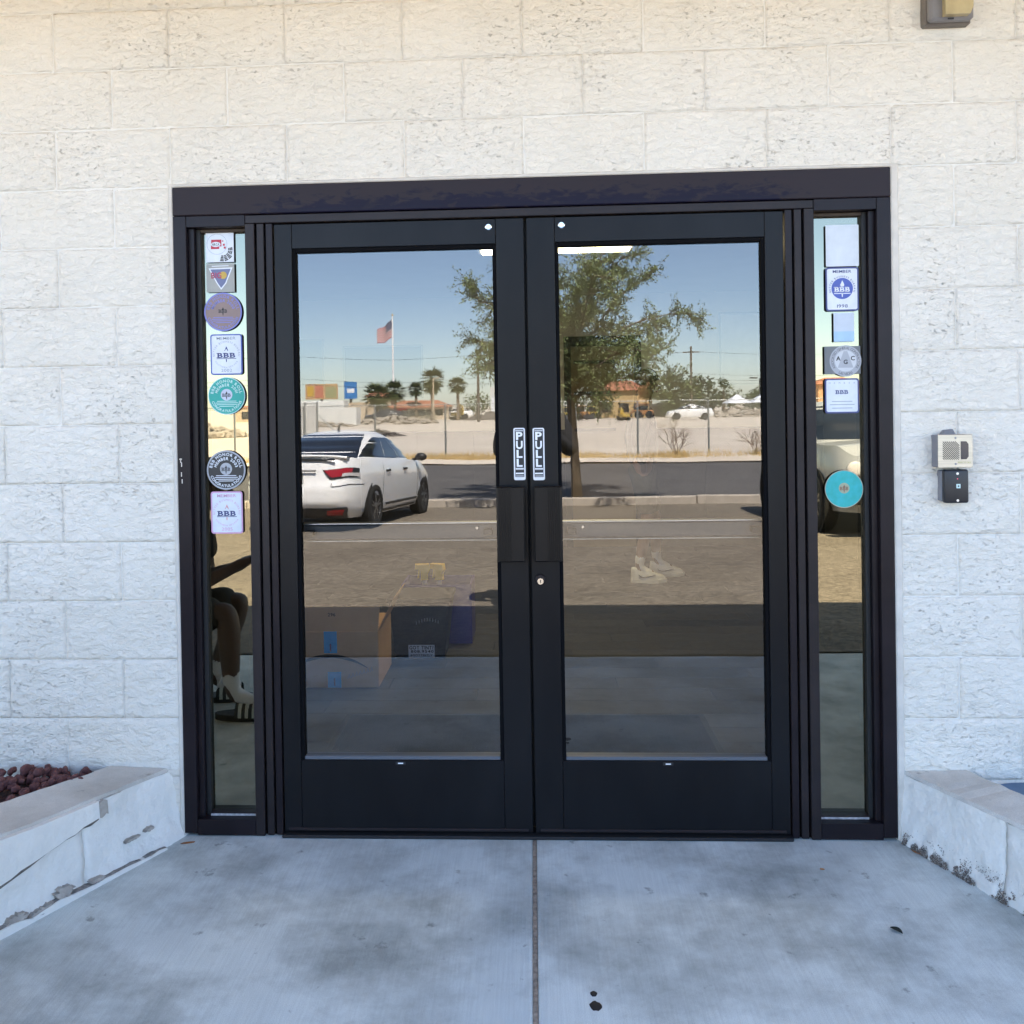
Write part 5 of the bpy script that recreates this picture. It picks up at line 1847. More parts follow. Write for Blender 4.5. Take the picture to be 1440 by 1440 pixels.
SEDAN = dict(L=4.85, sill=0.20, roof=1.475, n=5.5, gn=4.0,
             top=[(0, 1.03), (0.25, 1.09), (0.8, 1.05), (2.4, 1.00), (3.6, 0.97), (4.4, 0.82), (4.85, 0.70)],
             rear=[(0, 0.26), (0.12, 0.10), (0.30, 0.0), (0.55, 0.01), (0.66, 0.07), (0.9, 0.12), (1, 0.17)],
             front=[(0, 4.70), (0.3, 4.85), (0.7, 4.84), (1, 4.72)],
             wid=[(0, 0.84), (0.15, 0.905), (0.45, 0.925), (0.75, 0.93), (0.92, 0.90), (1, 0.86)],
             grear=[(0, 0.45), (0.3, 0.76), (0.6, 1.12), (0.85, 1.52), (1, 1.95)],
             gfront=[(0, 3.85), (0.3, 3.52), (0.6, 3.14), (0.85, 2.78), (1, 2.45)],
             gwid=[(0, 0.84), (0.3, 0.775), (0.6, 0.70), (0.85, 0.62), (1, 0.50)])
SUV = dict(L=4.75, sill=0.30, roof=1.80, n=5.0, gn=5.0,
           top=[(0, 1.16), (1.0, 1.18), (3.2, 1.20), (4.3, 1.16), (4.6, 1.02), (4.75, 0.92)],
           rear=[(0, 0.15), (0.3, 0.0), (0.7, 0.02), (1, 0.06)],
           front=[(0, 4.62), (0.3, 4.75), (0.7, 4.74), (1, 4.66)],
           wid=[(0, 0.90), (0.2, 0.95), (0.6, 0.955), (0.9, 0.93), (1, 0.90)],
           grear=[(0, 0.06), (0.5, 0.12), (0.85, 0.28), (1, 0.6)],
           gfront=[(0, 3.55), (0.4, 3.28), (0.85, 2.90), (1, 2.6)],
           gwid=[(0, 0.88), (0.4, 0.83), (0.85, 0.74), (1, 0.60)])


def build_car(label, cat, P, paint, loc, rz, wheels, wr=0.335, detail=True, group=None, name='parked_car', plate=None, ww=0.225):
    t = thing(name, label, cat, loc, rz, group)
    body, green = car_surfaces(P)
    nth = 96 if detail else 40
    ths = [2 * pi * i / nth for i in range(nth)]
    ks = lin(0, 1, 16 if detail else 7)
    v, f = grid_mesh(body, ths, ks, True)
    mb = MB().add(v, f)
    # deck closing over hood and boot, crowned towards the middle
    ring = [body(t_, 1.0) for t_ in ths]
    vs, fs = [], []
    lv = (1.0, 0.9, 0.6, 0.3, 0.0)
    for q in lv:
        for p in ring:
            x = p.x * q
            vs.append((x, p.y, lerp_tab(P['top'], p.y) + 0.045 * (1 - q * q)))
    for j in range(len(lv) - 1):
        for i in range(nth):
            i2 = (i + 1) % nth
            fs.append((j * nth + i, j * nth + i2, (j + 1) * nth + i2, (j + 1) * nth + i))
    mb.add(vs, fs)
    mb.build('body', paint, t, True)
    gs = lin(0, 1, 14 if detail else 6)
    v, f = grid_mesh(green, ths, gs, True)
    mg = MB().add(v, f)
    ring = [green(t_, 1.0) for t_ in ths]
    vs, fs = [], []
    for q in (1.0, 0.75, 0.4, 0.0):
        for p in ring:
            c = (lerp_tab(P['grear'], 1) + lerp_tab(P['gfront'], 1)) / 2
            vs.append((p.x * q, c + (p.y - c) * (0.3 + 0.7 * q), p.z + 0.035 * (1 - q * q)))
    for j in range(3):
        for i in range(nth):
            i2 = (i + 1) % nth
            fs.append((j * nth + i, j * nth + i2, (j + 1) * nth + i2, (j + 1) * nth + i))
    mg.add(vs, fs)
    mg.build('roof', paint, t, True)
    # glass
    def xh(g, x):
        return th_at(green, g, x=x, lo=pi / 2, hi=pi)
    rw = []
    g0, g1 = 0.10, 0.90
    tr = lambda f_: xh(g0 + (g1 - g0) * f_, 0.86 * lerp_tab(P['gwid'], g0 + (g1 - g0) * f_))
    patch(green, lambda f_: tr(f_), lambda f_: 2 * pi - tr(f_), g0, g1, 0.006, 22, 10).build('rear_window', M_CARGLASS, t, True)
    fh = lambda f_: th_at(green, 0.12 + 0.76 * f_, x=0.86 * lerp_tab(P['gwid'], 0.12 + 0.76 * f_), lo=0.0, hi=pi / 2)
    patch(green, lambda f_: fh(f_), lambda f_: -fh(f_), 0.12, 0.88, 0.006, 20, 8).build('windscreen', M_CARGLASS, t, True)
    gb, gt = 0.13, 0.80
    splits = P.get('pillars', [(0.0, 0.36), (0.375, 0.66), (0.675, 1.0)])

    def ys(f_):
        g = gb + (gt - gb) * f_
        a = lerp_tab(P['grear'], g) + (0.30 if P is SEDAN else 0.30)
        b = lerp_tab(P['gfront'], g) - 0.22
        return g, a, b
    for sgn in (1, -1):
        for s0, s1 in splits:
            def e0(f_, s0=s0):
                g, a, b = ys(f_)
                return th_at(green, g, y=a + (b - a) * s0)
            def e1(f_, s1=s1):
                g, a, b = ys(f_)
                return th_at(green, g, y=a + (b - a) * s1)
            m = patch(green, e0, e1, gb, gt, 0.006, 8, 7)
            if sgn < 0:
                m.v = [(-x, y, z) for x, y, z in m.v]
            m.build('side_window', M_CARGLASS, t, True)
    for y in wheels:
        for sgn in (1, -1):
            xw = 0.925 if P is SEDAN else 0.955
            kk = 0.35
            m = MB().lathe([(wr * 1.13, -0.05), (wr * 1.13, 0.0)], 32, Matrix.Translation((sgn * (xw - 0.012), y, wr * 1.02)) @ Matrix.Rotation(sgn * pi / 2, 4, 'Y'))
            m.v = [(x, yy, z) for x, yy, z in m.v]
            m.build('wheel_well', M_ARCH, t)
            wheel(t, sgn * (xw - ww / 2 + 0.012), y, wr, ww, sgn)
    if not detail:
        return t, body, green
    # mirrors and handles
    ym = lerp_tab(P['gfront'], 0.15) - 0.30
    for sgn in (1, -1):
        xs = body(th_at(body, 0.95, y=ym), 0.95).x
        zm = lerp_tab(P['top'], ym) + 0.06
        m = MB().blob((0, 0, 0), 0.10, 2, 0.0, Matrix.Translation((sgn * (xs + 0.12), ym, zm)), sq=(1.1, 0.75, 0.75) if P is SEDAN else (1.1, 0.8, 1.15))
        m.tube([(sgn * (xs - 0.04), ym + 0.02, zm - 0.05), (sgn * (xs + 0.06), ym, zm - 0.03)], 0.025, 8)
        m.build('wing_mirror', M_TRIMB, t, True)
    return t, body, green


WHITE = mat('white car paint', (0.84, 0.835, 0.815), 0.25, coat=0.6)
cary = -9.35
car, cb, cg = build_car('white sedan parked nose out, its tail lamps towards the doors', 'car', SEDAN, WHITE, (-3.33, cary, gz(-11.7) - 0.005), radians(188), (1.06, 3.86))
car.rotation_euler = (radians(-2.4), 0, radians(188))
car.location = (-3.45, cary, gz(cary))
car.rotation_euler = (radians(-2.42), 0, radians(188))

for sgn in (1, -1):
    def mirror_x(m, sgn=sgn):
        if sgn < 0:
            m.v = [(-x, y, z) for x, y, z in m.v]
        return m
    # tail lamp wrapping round the corner
    k0, k1 = 0.675, 0.825
    a0 = lambda f_: th_at(cb, k0 + (k1 - k0) * f_, x=0.56 - 0.12 * f_, lo=pi / 2, hi=pi)
    a1 = lambda f_: th_at(cb, k0 + (k1 - k0) * f_, y=0.42 + 0.10 * f_, lo=pi / 2, hi=pi)
    tl = mirror_x(patch(cb, a0, a1, k0, k1, 0.012, 16, 7)).build('tail_lamp', M_TRIMB, car, True)
    mirror_x(patch(cb, lambda f_: a0(f_) - 0.02, lambda f_: th_at(cb, k0 + 0.03 + 0.11 * f_, x=0.80, lo=pi / 2, hi=pi), k0 + 0.03, k0 + 0.14, 0.018, 12, 5)).build('red_lens', M_TAIL, tl, True)
    mirror_x(patch(cb, lambda f_: th_at(cb, k0 + 0.035 + 0.05 * f_, x=0.70, lo=pi / 2, hi=pi), lambda f_: th_at(cb, k0 + 0.035 + 0.05 * f_, x=0.86, lo=pi / 2, hi=pi), k0 + 0.02, k0 + 0.07, 0.022, 8, 4)).build('clear_lens', M_TAILW, tl, True)
    mirror_x(patch(cb, lambda f_: th_at(cb, 0.10, x=0.50, lo=pi / 2, hi=pi), lambda f_: th_at(cb, 0.10, x=0.70, lo=pi / 2, hi=pi), 0.07, 0.16, 0.012, 8, 4)).build('reflector', M_TAIL, car, True)
    # dark sill strips and door handles
    mirror_x(patch(cb, lambda f_: th_at(cb, 0.08, y=1.50), lambda f_: th_at(cb, 0.08, y=3.40), 0.02, 0.075, 0.010, 14, 3)).build('sill_strip', M_TRIMB, car, True)
    mirror_x(patch(cb, lambda f_: th_at(cb, 0.2, y=1.55), lambda f_: th_at(cb, 0.2, y=3.40), 0.145, 0.195, 0.012, 14, 3)).build('door_strip', M_TRIMB, car, True)
    for y in (1.42, 2.42, 3.42):
        mirror_x(patch(cb, lambda f_, y=y: th_at(cb, 0.12 + 0.82 * f_, y=y - 0.006 + 0.10 * (f_ - 0.5) * (1 if y < 2 else 0.3)), lambda f_, y=y: th_at(cb, 0.12 + 0.82 * f_, y=y + 0.008 + 0.10 * (f_ - 0.5) * (1 if y < 2 else 0.3)), 0.12, 0.94, 0.003, 2, 14)).build('door_seam', M_ARCH, car, True)
    mirror_x(patch(cb, lambda f_: th_at(cb, 0.58, x=0.60, lo=pi / 2, hi=pi), lambda f_: th_at(cb, 0.58, y=0.62, lo=pi / 2, hi=pi), 0.555, 0.567, 0.003, 14, 2)).build('bumper_seam', M_ARCH, car, True)
    mirror_x(patch(cb, lambda f_: th_at(cb, 0.57 + 0.08 * f_, x=0.585, lo=pi / 2, hi=pi), lambda f_: th_at(cb, 0.57 + 0.08 * f_, x=0.595, lo=pi / 2, hi=pi), 0.567, 0.66, 0.003, 2, 4)).build('boot_seam', M_ARCH, car, True)
    for y in (1.66, 2.62):
        xs = cb(th_at(cb, 0.78, y=y), 0.78).x
        MB().bev(sgn * xs - 0.025, sgn * xs + 0.025, y - 0.10, y + 0.10, 0.835, 0.868, 0.01).build('door_handle', M_TRIMB, car)
patch(cb, lambda f_: th_at(cb, 0.06, x=0.72, lo=pi / 2, hi=pi), lambda f_: 2 * pi - th_at(cb, 0.06, x=0.72, lo=pi / 2, hi=pi), 0.0, 0.20, 0.008, 30, 5).build('rear_diffuser', mat('dark grey diffuser', (0.05, 0.05, 0.052), 0.5), car, True)
sp = MB()
vs, fs = [], []
for i in range(25):
    x = -0.76 + 1.52 * i / 24
    yb = 0.16 + 0.10 * abs(x / 0.76) ** 2.5
    for dy, dz in ((0.14, 0.035), (0.0, 0.055), (-0.035, 0.045), (-0.02, 0.015), (0.10, 0.005)):
        vs.append((x, yb + dy, 1.075 + dz - 0.03 * abs(x / 0.76) ** 4))
for i in range(24):
    for j in range(5):
        j2 = (j + 1) % 5
        fs.append((i * 5 + j, i * 5 + j2, (i + 1) * 5 + j2, (i + 1) * 5 + j))
sp.add(vs, fs).build('spoiler', WHITE, car, True)
MB().box(-0.62, 0.62, 0.115, 0.150, 1.045, 1.068).build('spoiler_shade_strip', M_TRIMB, car)  # black strip put in as the shade under the spoiler lip
pl_ = MB().bev(-0.16, 0.16, 0.030, 0.055, 0.715, 0.865, 0.004).build('number_plate', mat('grey number plate', (0.13, 0.14, 0.14), 0.5), car)
m = MB()
text_line(m, '74A UAS', 0, 0.772, 0.055, 0.0, 0.02, width=0.27)
text_line(m, 'NEVADA', 0, 0.838, 0.022, 0.0, 0.0, width=0.13)
# the plate is read from behind the car
m.v = [(x, 0.0285, z) for x, y, z in m.v]
m.build('plate_lettering', M_WHITEP, pl_)
MB().bev(-0.36, 0.36, 0.045, 0.075, 0.885, 0.915, 0.008).build('boot_trim', mat('grey boot trim', (0.30, 0.29, 0.28), 0.3), car)
m = MB().lathe([(0.075, 0), (0.075, 0.012), (0.06, 0.016)], 28, Matrix.Translation((0, 0.085, 0.965)) @ Matrix.Rotation(pi / 2, 4, 'X'))
m.v = [(x, y, 0.965 + (z - 0.965) * 0.62) for x, y, z in m.v]
m.build('badge', mat('dull chrome badge', (0.28, 0.28, 0.28), 0.35, metal=0.6), car)
MB().box(0.36, 0.62, 0.018, 0.032, 0.700, 0.712).build('model_lettering', M_RIM, car)
MB().prism([(-0.02, 0.0), (0.05, 0.0), (-0.005, 0.09), (-0.02, 0.09)], -0.012, 0.012, Matrix.Translation((0, 1.95, 1.50)) @ Matrix.Rotation(-pi / 2, 4, 'Z')).build('aerial_fin', M_TRIMB, car)

SILV = mat('pale silver paint', (0.34, 0.35, 0.36), 0.3, coat=0.5)
suv, sb_, sg_ = build_car('pale silver off-road vehicle with its grille towards the building', 'car', SUV, SILV, (4.86, -12.75, gz(-12.75)), radians(1.5), (0.95, 3.80), 0.40)
suv.rotation_euler = (radians(2.42), 0, radians(1.5))
for i in range(5):
    MB().bev(-0.55, 0.55, 4.738, 4.775, 0.66 + i * 0.062, 0.69 + i * 0.062, 0.006).build('grille_bar', M_RIM, suv)
MB().box(-0.56, 0.56, 4.70, 4.752, 0.64, 0.97).build('grille_back', M_ARCH, suv)
for sgn in (-1, 1):
    m = MB().lathe([(0.10, 0), (0.10, 0.04), (0.07, 0.055)], 24, Matrix.Translation((sgn * 0.70, 4.66, 0.86)) @ Matrix.Rotation(-pi / 2, 4, 'X'))
    m.build('headlamp', M_TAILW, suv, True)
MB().bev(-0.86, 0.86, 4.70, 4.86, 0.42, 0.60, 0.03).build('front_bumper', M_TRIMB, suv)

DARKP = mat('black car paint', (0.015, 0.016, 0.02), 0.2, coat=0.6)
build_car('black car parked on the dirt shoulder across the road', 'car', SEDAN, DARKP, (12.6, -25.4, gz(-25.4) + 0.02), radians(90), (1.06, 3.86), detail=False)
for x, y, rz_, mt_, lb in ((18.5, -88, 90, WHITE, 'white car parked far off by the dark green trees'), (31, -84, 90, WHITE, 'white car parked beyond the dirt heaps'),
                           (-13.4, -92, 80, DARKP, 'dark car parked in front of the tiled restaurant'), (-21, -96, 95, WHITE, 'white car parked between palms and restaurant'),
                           (-8.2, -120, 90, WHITE, 'white car parked far off behind the yellow digger')):
    build_car(lb, 'car', SEDAN, mt_, (x, y, gz(y) + 0.02), radians(rz_), (1.06, 3.86), detail=False, group='cars parked across the dirt lot')


# ------------------------------------------------------------------ vegetation
def leaves(mb_lists, centres, n, spread, size, rnd, flat_=0.5, direc=None):
    V, F = mb_lists
    for c in centres:
        for _ in range(n):
            d = Vector((rnd.gauss(0, 1), rnd.gauss(0, 1), rnd.gauss(0, 0.8)))
            p = Vector(c) + d * spread
            s_ = size * rnd.uniform(0.6, 1.3)
            a = Vector((rnd.uniform(-1, 1), rnd.uniform(-1, 1), rnd.uniform(-0.7, 0.5))).normalized()
            b = a.cross(Vector((rnd.uniform(-1, 1), rnd.uniform(-1, 1), rnd.uniform(-1, 1)))).normalized()
            o = len(V)
            V += [tuple(p - a * s_), tuple(p + b * s_ * 0.38), tuple(p + a * s_), tuple(p - b * s_ * 0.38)]
            F.append((o, o + 1, o + 2, o + 3))


def leafmat(name, c1, c2):
    m = mat(name, c1, 0.55, scale=1.6, col2=c2, spec=0.3)
    return m


LEAF = leafmat('grey green small leaves', (0.125, 0.165, 0.060), (0.235, 0.28, 0.115))
LEAFD = leafmat('dark evergreen leaves', (0.018, 0.032, 0.014), (0.05, 0.075, 0.03))
LEAFM = leafmat('mid green leaves', (0.04, 0.065, 0.02), (0.09, 0.12, 0.045))
PALMG = leafmat('palm frond green', (0.06, 0.085, 0.03), (0.14, 0.15, 0.06))
BARK = mat('rough grey brown bark', (0.12, 0.09, 0.06), 0.95, 0.3, 14, 1.0, 30, bdist=0.02, col2=(0.22, 0.17, 0.12))
TWIG = mat('bare dry twigs', (0.24, 0.175, 0.12), 0.9, 0.2, 10)
TRUNKP = mat('palm trunk', (0.20, 0.155, 0.11), 0.9, 0.2, 6, 0.6, 12)


def street_tree(loc, seed):
    rnd = random.Random(seed)
    t = thing('street_tree', 'feathery small leaved tree with a slim rough trunk behind the curb', 'tree', loc)
    tb = MB()
    tb.tube([(0.05, 0, -0.1), (0.03, 0, 0.5), (0.0, 0.02, 1.2), (-0.05, 0.02, 2.0), (-0.06, 0, 2.5)], [0.120, 0.098, 0.088, 0.080, 0.072], 12)
    tb.build('trunk', BARK, t, True)
    V, F = [], []
    limbs = MB()

    def spray(p0, dd, ln):
        e = p0 + dd * ln + Vector((0, 0, -0.16 * ln))
        mid = p0.lerp(e, 0.5) + Vector((0, 0, 0.05 * ln))
        limbs.tube([p0, mid, e], [0.006, 0.004, 0.002], 3, False)
        for q in range(17):
            c = (p0.lerp(mid, q / 8) if q < 9 else mid.lerp(e, (q - 8) / 7.5))
            for _ in range(2):
                pp = c + Vector((rnd.gauss(0, 0.035), rnd.gauss(0, 0.035), rnd.gauss(0, 0.03)))
                s2 = rnd.uniform(0.020, 0.040)
                a = (dd + Vector((rnd.gauss(0, 0.8), rnd.gauss(0, 0.8), rnd.gauss(0, 0.6)))).normalized()
                b = a.cross(Vector((rnd.uniform(-1, 1), rnd.uniform(-1, 1), rnd.uniform(-1, 1)))).normalized()
                o = len(V)
                V.extend([tuple(pp), tuple(pp + a * s2 * 0.9 + b * s2 * 0.42), tuple(pp + a * s2 * 1.9), tuple(pp + a * s2 * 0.9 - b * s2 * 0.42)])
                F.append((o, o + 1, o + 2, o + 3))

    for i in range(19):
        az = i * 2.39996 + rnd.uniform(-0.35, 0.35)
        f = i / 18
        tilt = radians(74 - 60 * f + rnd.uniform(-6, 6))       # from vertical: low limbs spread, inner ones climb
        ln = 2.55 + 0.75 * f + rnd.uniform(-0.45, 0.3)
        base = Vector((-0.055, 0.02, 1.95 + 0.6 * f))
        d = Vector((cos(az) * sin(tilt), sin(az) * sin(tilt), cos(tilt)))
        pts = []
        for k in range(8):
            q = k / 7
            sag = Vector((cos(az), sin(az), 0)) * (0.30 * q * q * ln * cos(tilt)) + Vector((0, 0, 0.32 * ln * (q - q * q) * sin(tilt) - 0.13 * q ** 3 * ln))
            wob = Vector((sin(q * 6 + i), cos(q * 5 + 2 * i), sin(q * 7 + 3 * i))) * 0.07 * q
            pts.append(base + d * ln * q + sag + wob)
        limbs.tube(pts, [0.034 * (1 - 0.86 * k / 7) + 0.003 for k in range(8)], 6)
        for k in range(1, 8):
            for s_ in range(3 if k < 7 else 4):
                p0 = pts[k - 1].lerp(pts[k], rnd.random())
                loc_d = (pts[k] - pts[k - 1]).normalized()
                sd = (loc_d * 0.7 + Vector((rnd.gauss(0, 0.75), rnd.gauss(0, 0.75), rnd.gauss(0.10, 0.5)))).normalized()
                l2 = rnd.uniform(0.55, 1.05) * (1.0 - 0.35 * k / 7)
                e = p0 + sd * l2 + Vector((0, 0, -0.10 * l2))
                limbs.tube([p0, p0.lerp(e, 0.5), e], [0.014, 0.010, 0.004], 4, False)
                for w_ in range(8):
                    p1 = p0.lerp(e, 0.20 + 0.80 * (w_ + rnd.random() * 0.6) / 8)
                    dd = (sd * 0.8 + Vector((rnd.gauss(0, 0.75), rnd.gauss(0, 0.75), rnd.gauss(0, 0.45)))).normalized()
                    spray(p1, dd, rnd.uniform(0.22, 0.5))
    limbs.v = [(x * 0.76, y * 0.9, z) for x, y, z in limbs.v]
    limbs.build('limbs', BARK, t)
    MB().add([(x * 0.76, y * 0.9, z) for x, y, z in V], F).build('crown', LEAF, t)
    return t


street_tree((0.84, -14.82, gz(-14.8) + 0.10), 5)


def bushy(name, label, loc, h, rx, trunk, mt, seed, n=420, lumps=14, leaf=0.22, group=None):
    rnd = random.Random(seed)
    t = thing(name, label, 'tree' if trunk > 0.3 else 'bush', loc, 0, group)
    MB().tube([(0, 0, -0.1), (0.05, 0, trunk + 0.2 * h), (0, 0, h * 0.7)], [0.05 * h, 0.04 * h, 0.012 * h], 7).build('trunk', BARK, t)
    V, F = [], []
    for i in range(lumps):
        a, r = rnd.uniform(0, 2 * pi), sqrt(rnd.random())
        zc = trunk + (h - trunk) * rnd.uniform(0.12, 0.9)
        wz = sqrt(max(0.05, 1 - ((zc - trunk) / (h - trunk) - 0.42) ** 2 * 2.6))
        c = (cos(a) * r * rx * 0.78 * wz, sin(a) * r * rx * 0.78 * wz, zc)
        leaves((V, F), [c], n // lumps, rx * 0.22, leaf, rnd)
    MB().add(V, F).build('crown', mt, t)
    return t


def palm(label, loc, h, seed, fan=1.0, skirt=True):
    rnd = random.Random(seed)
    t = thing('palm_tree', label, 'palm', loc, 0, 'palms by the restaurant')
    MB().tube([(0, 0, -0.2), (0.05, 0, h * 0.5), (0.02, 0, h)], [0.24, 0.19, 0.17], 10).build('trunk', TRUNKP, t)
    m = MB()
    for i in range(46):
        az = i * 2.39996
        el = radians(75 - 130 * (i / 46) + rnd.uniform(-8, 8))
        ln = fan * rnd.uniform(0.85, 1.15)
        d = Vector((cos(az) * cos(el), sin(az) * cos(el), sin(el)))
        sd = d.cross(Vector((0, 0, 1))).normalized()
        p0 = Vector((0, 0, h))
        hub = p0 + d * ln * 0.45
        m.tube([p0, hub], 0.02, 3, False)
        for k in range(9):
            a = radians(-62 + 124 * k / 8)
            up = sd.cross(d)
            e = hub + (d * cos(a) + sd * sin(a)) * ln * 0.75 + Vector((0, 0, -0.22 * ln * abs(rnd.gauss(0.6, 0.3))))
            w_ = (d * -sin(a) + sd * cos(a)) * 0.05 * fan
            mid = hub.lerp(e, 0.5) + Vector((0, 0, 0.03))
            m.add([tuple(hub - w_ * 0.3), tuple(hub + w_ * 0.3), tuple(mid + w_), tuple(e), tuple(mid - w_)], [(0, 1, 2, 3, 4)])
    m.build('fronds', PALMG, t)
    return t


GP = gz(-100)
palm('short full palm at the tiled restaurant corner', (-19.6, -108, GP), 3.2, 1, 1.9)
palm('taller slim palm over the restaurant roof peak', (-18.0, -112, GP), 3.9, 2, 1.6)
palm('palm beside the flagpole with a small head', (-16.0, -118, GP), 4.2, 3, 1.1)
palm('palm rising over the restaurant tiled roof', (-14.6, -125, GP), 4.6, 4, 1.2)
palm('tall palm with a thick green head beside a tan pole', (-12.6, -108, GP), 5.2, 5, 1.6)
palm('lone slim palm standing past the yellow digger', (-9.2, -106, GP), 4.3, 6, 1.15)
palm('dry palm in front of the tan red roofed house', (14.2, -104, GP), 3.4, 7, 1.5)
palm('low wide palm next to the dark trees', (16.6, -106, GP), 1.8, 8, 1.6)
bushy('evergreen_tree', 'dark dense tree behind the chain fence, the wider of a pair', (19.3, -112, GP), 5.4, 3.0, 0.6, LEAFD, 11, 1500, 26, 0.26, 'dark trees behind the fence')
bushy('evergreen_tree', 'dark dense tree behind the chain fence, the narrower of a pair', (22.6, -116, GP), 5.6, 2.2, 0.6, LEAFD, 12, 1200, 22, 0.26, 'dark trees behind the fence')
bushy('shade_tree', 'small pale green tree beside the double lamp post', (26.0, -118, GP), 5.0, 1.3, 1.6, LEAFM, 13, 420, 14, 0.2)
for i in range(9):
    bushy('far_tree', 'low green tree in the row behind the white shade tents', (28 + i * 2.4 + random.uniform(-0.6, 0.6), -128 - 6 * random.random(), GP), random.uniform(3.4, 4.8), 2.0, 0.5, LEAFM if i % 3 else LEAFD, 30 + i, 420, 14, 0.26, 'row of trees behind the tents')
for i, (x, y, h_, r_) in enumerate(((-8.0, -124, 3.4, 2.0), (-4.6, -130, 2.6, 1.6), (-2.6, -126, 3.0, 1.6), (5.0, -110, 3.8, 2.4), (8.4, -106, 4.4, 2.6), (1.2, -118, 3.6, 2.2))):
    bushy('roadside_tree', ['rounded green tree behind the yellow excavator', 'low green tree behind the dark soil heap', 'green tree beside the white pylon sign', 'green tree behind the small yellow loader', 'larger green tree beside the tan house', 'green tree hidden behind the street tree trunk'][i], (x, y, GP), h_, r_, 0.4, LEAFM, 60 + i, 480, 16, 0.25, 'trees beyond the machines')
for i, (x, y) in enumerate(((-13.2, -91), (-11.4, -92), (-15.2, -93))):
    bushy('sage_bush', ['grey green scrub bush in the middle of three on the rubble', 'grey green scrub bush on the palm side of the rubble', 'grey green scrub bush nearest the white container'][i], (x, y, gz(y)), 1.35, 1.2, 0.05, leafmat('sage leaves', (0.10, 0.105, 0.075), (0.19, 0.19, 0.14)), 80 + i, 420, 14, 0.10, 'scrub bushes by the rubble')


def dry_shrub(label, loc, h, seed):
    rnd = random.Random(seed)
    t = thing('dead_shrub', label, 'shrub', loc, 0, 'dead shrubs at the fence')
    m = MB()

    def grow(p, d, ln, r, lv):
        e = p + d * ln
        m.tube([p, p.lerp(e, 0.5) + Vector((rnd.gauss(0, 0.03), rnd.gauss(0, 0.03), 0)) * ln * 2, e], [r, r * 0.8, r * 0.6], 4, False)
        if lv:
            for _ in range(3 if lv > 1 else 2):
                dd = (d + Vector((rnd.gauss(0, 0.5), rnd.gauss(0, 0.5), rnd.gauss(0.0, 0.35)))).normalized()
                grow(p.lerp(e, rnd.uniform(0.5, 1)), dd, ln * rnd.uniform(0.5, 0.8), r * 0.6, lv - 1)
    for i in range(8):
        a = i * 2.4
        grow(Vector((0, 0, 0)), Vector((0.55 * cos(a), 0.55 * sin(a), 1)).normalized(), h * rnd.uniform(0.4, 0.55), 0.014, 3)
    m.build('branches', TWIG, t)
    gm = MB()
    for i in range(90):
        a, r = rnd.uniform(0, 6.28), rnd.uniform(0, 0.35)
        x, y = r * cos(a), r * sin(a)
        gm.add([(x - 0.006, y, 0), (x + 0.006, y, 0), (x + rnd.gauss(0, 0.08), y, rnd.uniform(0.1, 0.28))], [(0, 1, 2)])
    gm.build('dry_grass_tuft', mat('straw grass', (0.42, 0.31, 0.13), 0.9, 0.2, 3), t)
    return t


dry_shrub('taller leafless brown shrub in front of the chain fence', (4.75, -26.2, gz(-26.2)), 1.35, 3)
dry_shrub('lower leafless brown shrub farther along the chain fence', (7.35, -26.2, gz(-26.2)), 1.1, 4)

rg = random.Random(3)
V, F = [], []
for i in range(15000):
    x = rg.uniform(-16, 14)
    y = -25.6 - abs(rg.gauss(0, 0.55))
    dens = 0.5 + 0.5 * noise.noise(Vector((x * 0.45, 0.7, 0)))
    if rg.random() > dens * (1.25 if x < 5 else 0.35):
        continue
    h_ = rg.uniform(0.08, 0.32) * (0.6 + dens * 0.6)
    z = gz(y) - 0.02
    dx, dy = rg.gauss(0, 0.08), rg.gauss(0, 0.06)
    o = len(V)
    V += [(x - 0.010, y, z), (x + 0.010, y, z), (x + dx, y + dy, z + h_)]
    F.append((o, o + 1, o + 2))
g = MB().add(V, F).build('dry_grass', mat('golden dry grass', (0.44, 0.30, 0.11), 0.9, scale=1.2, col2=(0.58, 0.44, 0.22)))
tag(g, 'strip of golden dry grass along the far road edge', 'grass', None, 'stuff')

# ------------------------------------------------------------------ chain link fence
fn = thing('chain_link_fence', 'chain link fence with steel posts along the dirt lot', 'fence')
M_GALV = mat('dull galvanised steel', (0.25, 0.26, 0.25), 0.5, 0.1, 20, metal=0.4)
FY = -27.0
FH = 1.82
for k, x in enumerate([-2.95 - 2.45 * i for i in range(1, 5)][::-1] + [-2.95, -0.7, 1.5, 3.57, 5.95, 8.35, 10.8, 13.2]):
    MB().tube([(x, FY, gz(FY) - 0.1), (x, FY, gz(FY) + FH)], 0.034, 8).build('post', M_GALV, fn)
MB().tube([(-12.8, FY, gz(FY) + FH - 0.02), (13.3, FY, gz(FY) + FH - 0.02)], 0.016, 6).build('top_rail', M_GALV, fn)
m = MB()
sp_ = 0.10
x = -13.0 - FH
while x < 13.2:
    for sg2 in (1, -1):
        xa, xb = (x, x + FH - 0.1) if sg2 > 0 else (x + FH - 0.1, x)
        za, zb = gz(FY) + 0.04, gz(FY) + FH - 0.06
        a = Vector((xa, FY + 0.035 + 0.003 * sg2, za)); b = Vector((xb, FY + 0.035 + 0.003 * sg2, zb))
        m.tube([a, b], 0.0028, 3, False)
    x += sp_
cm = m.build('chain_mesh', M_GALV, fn)
cm['kind'] = 'stuff'

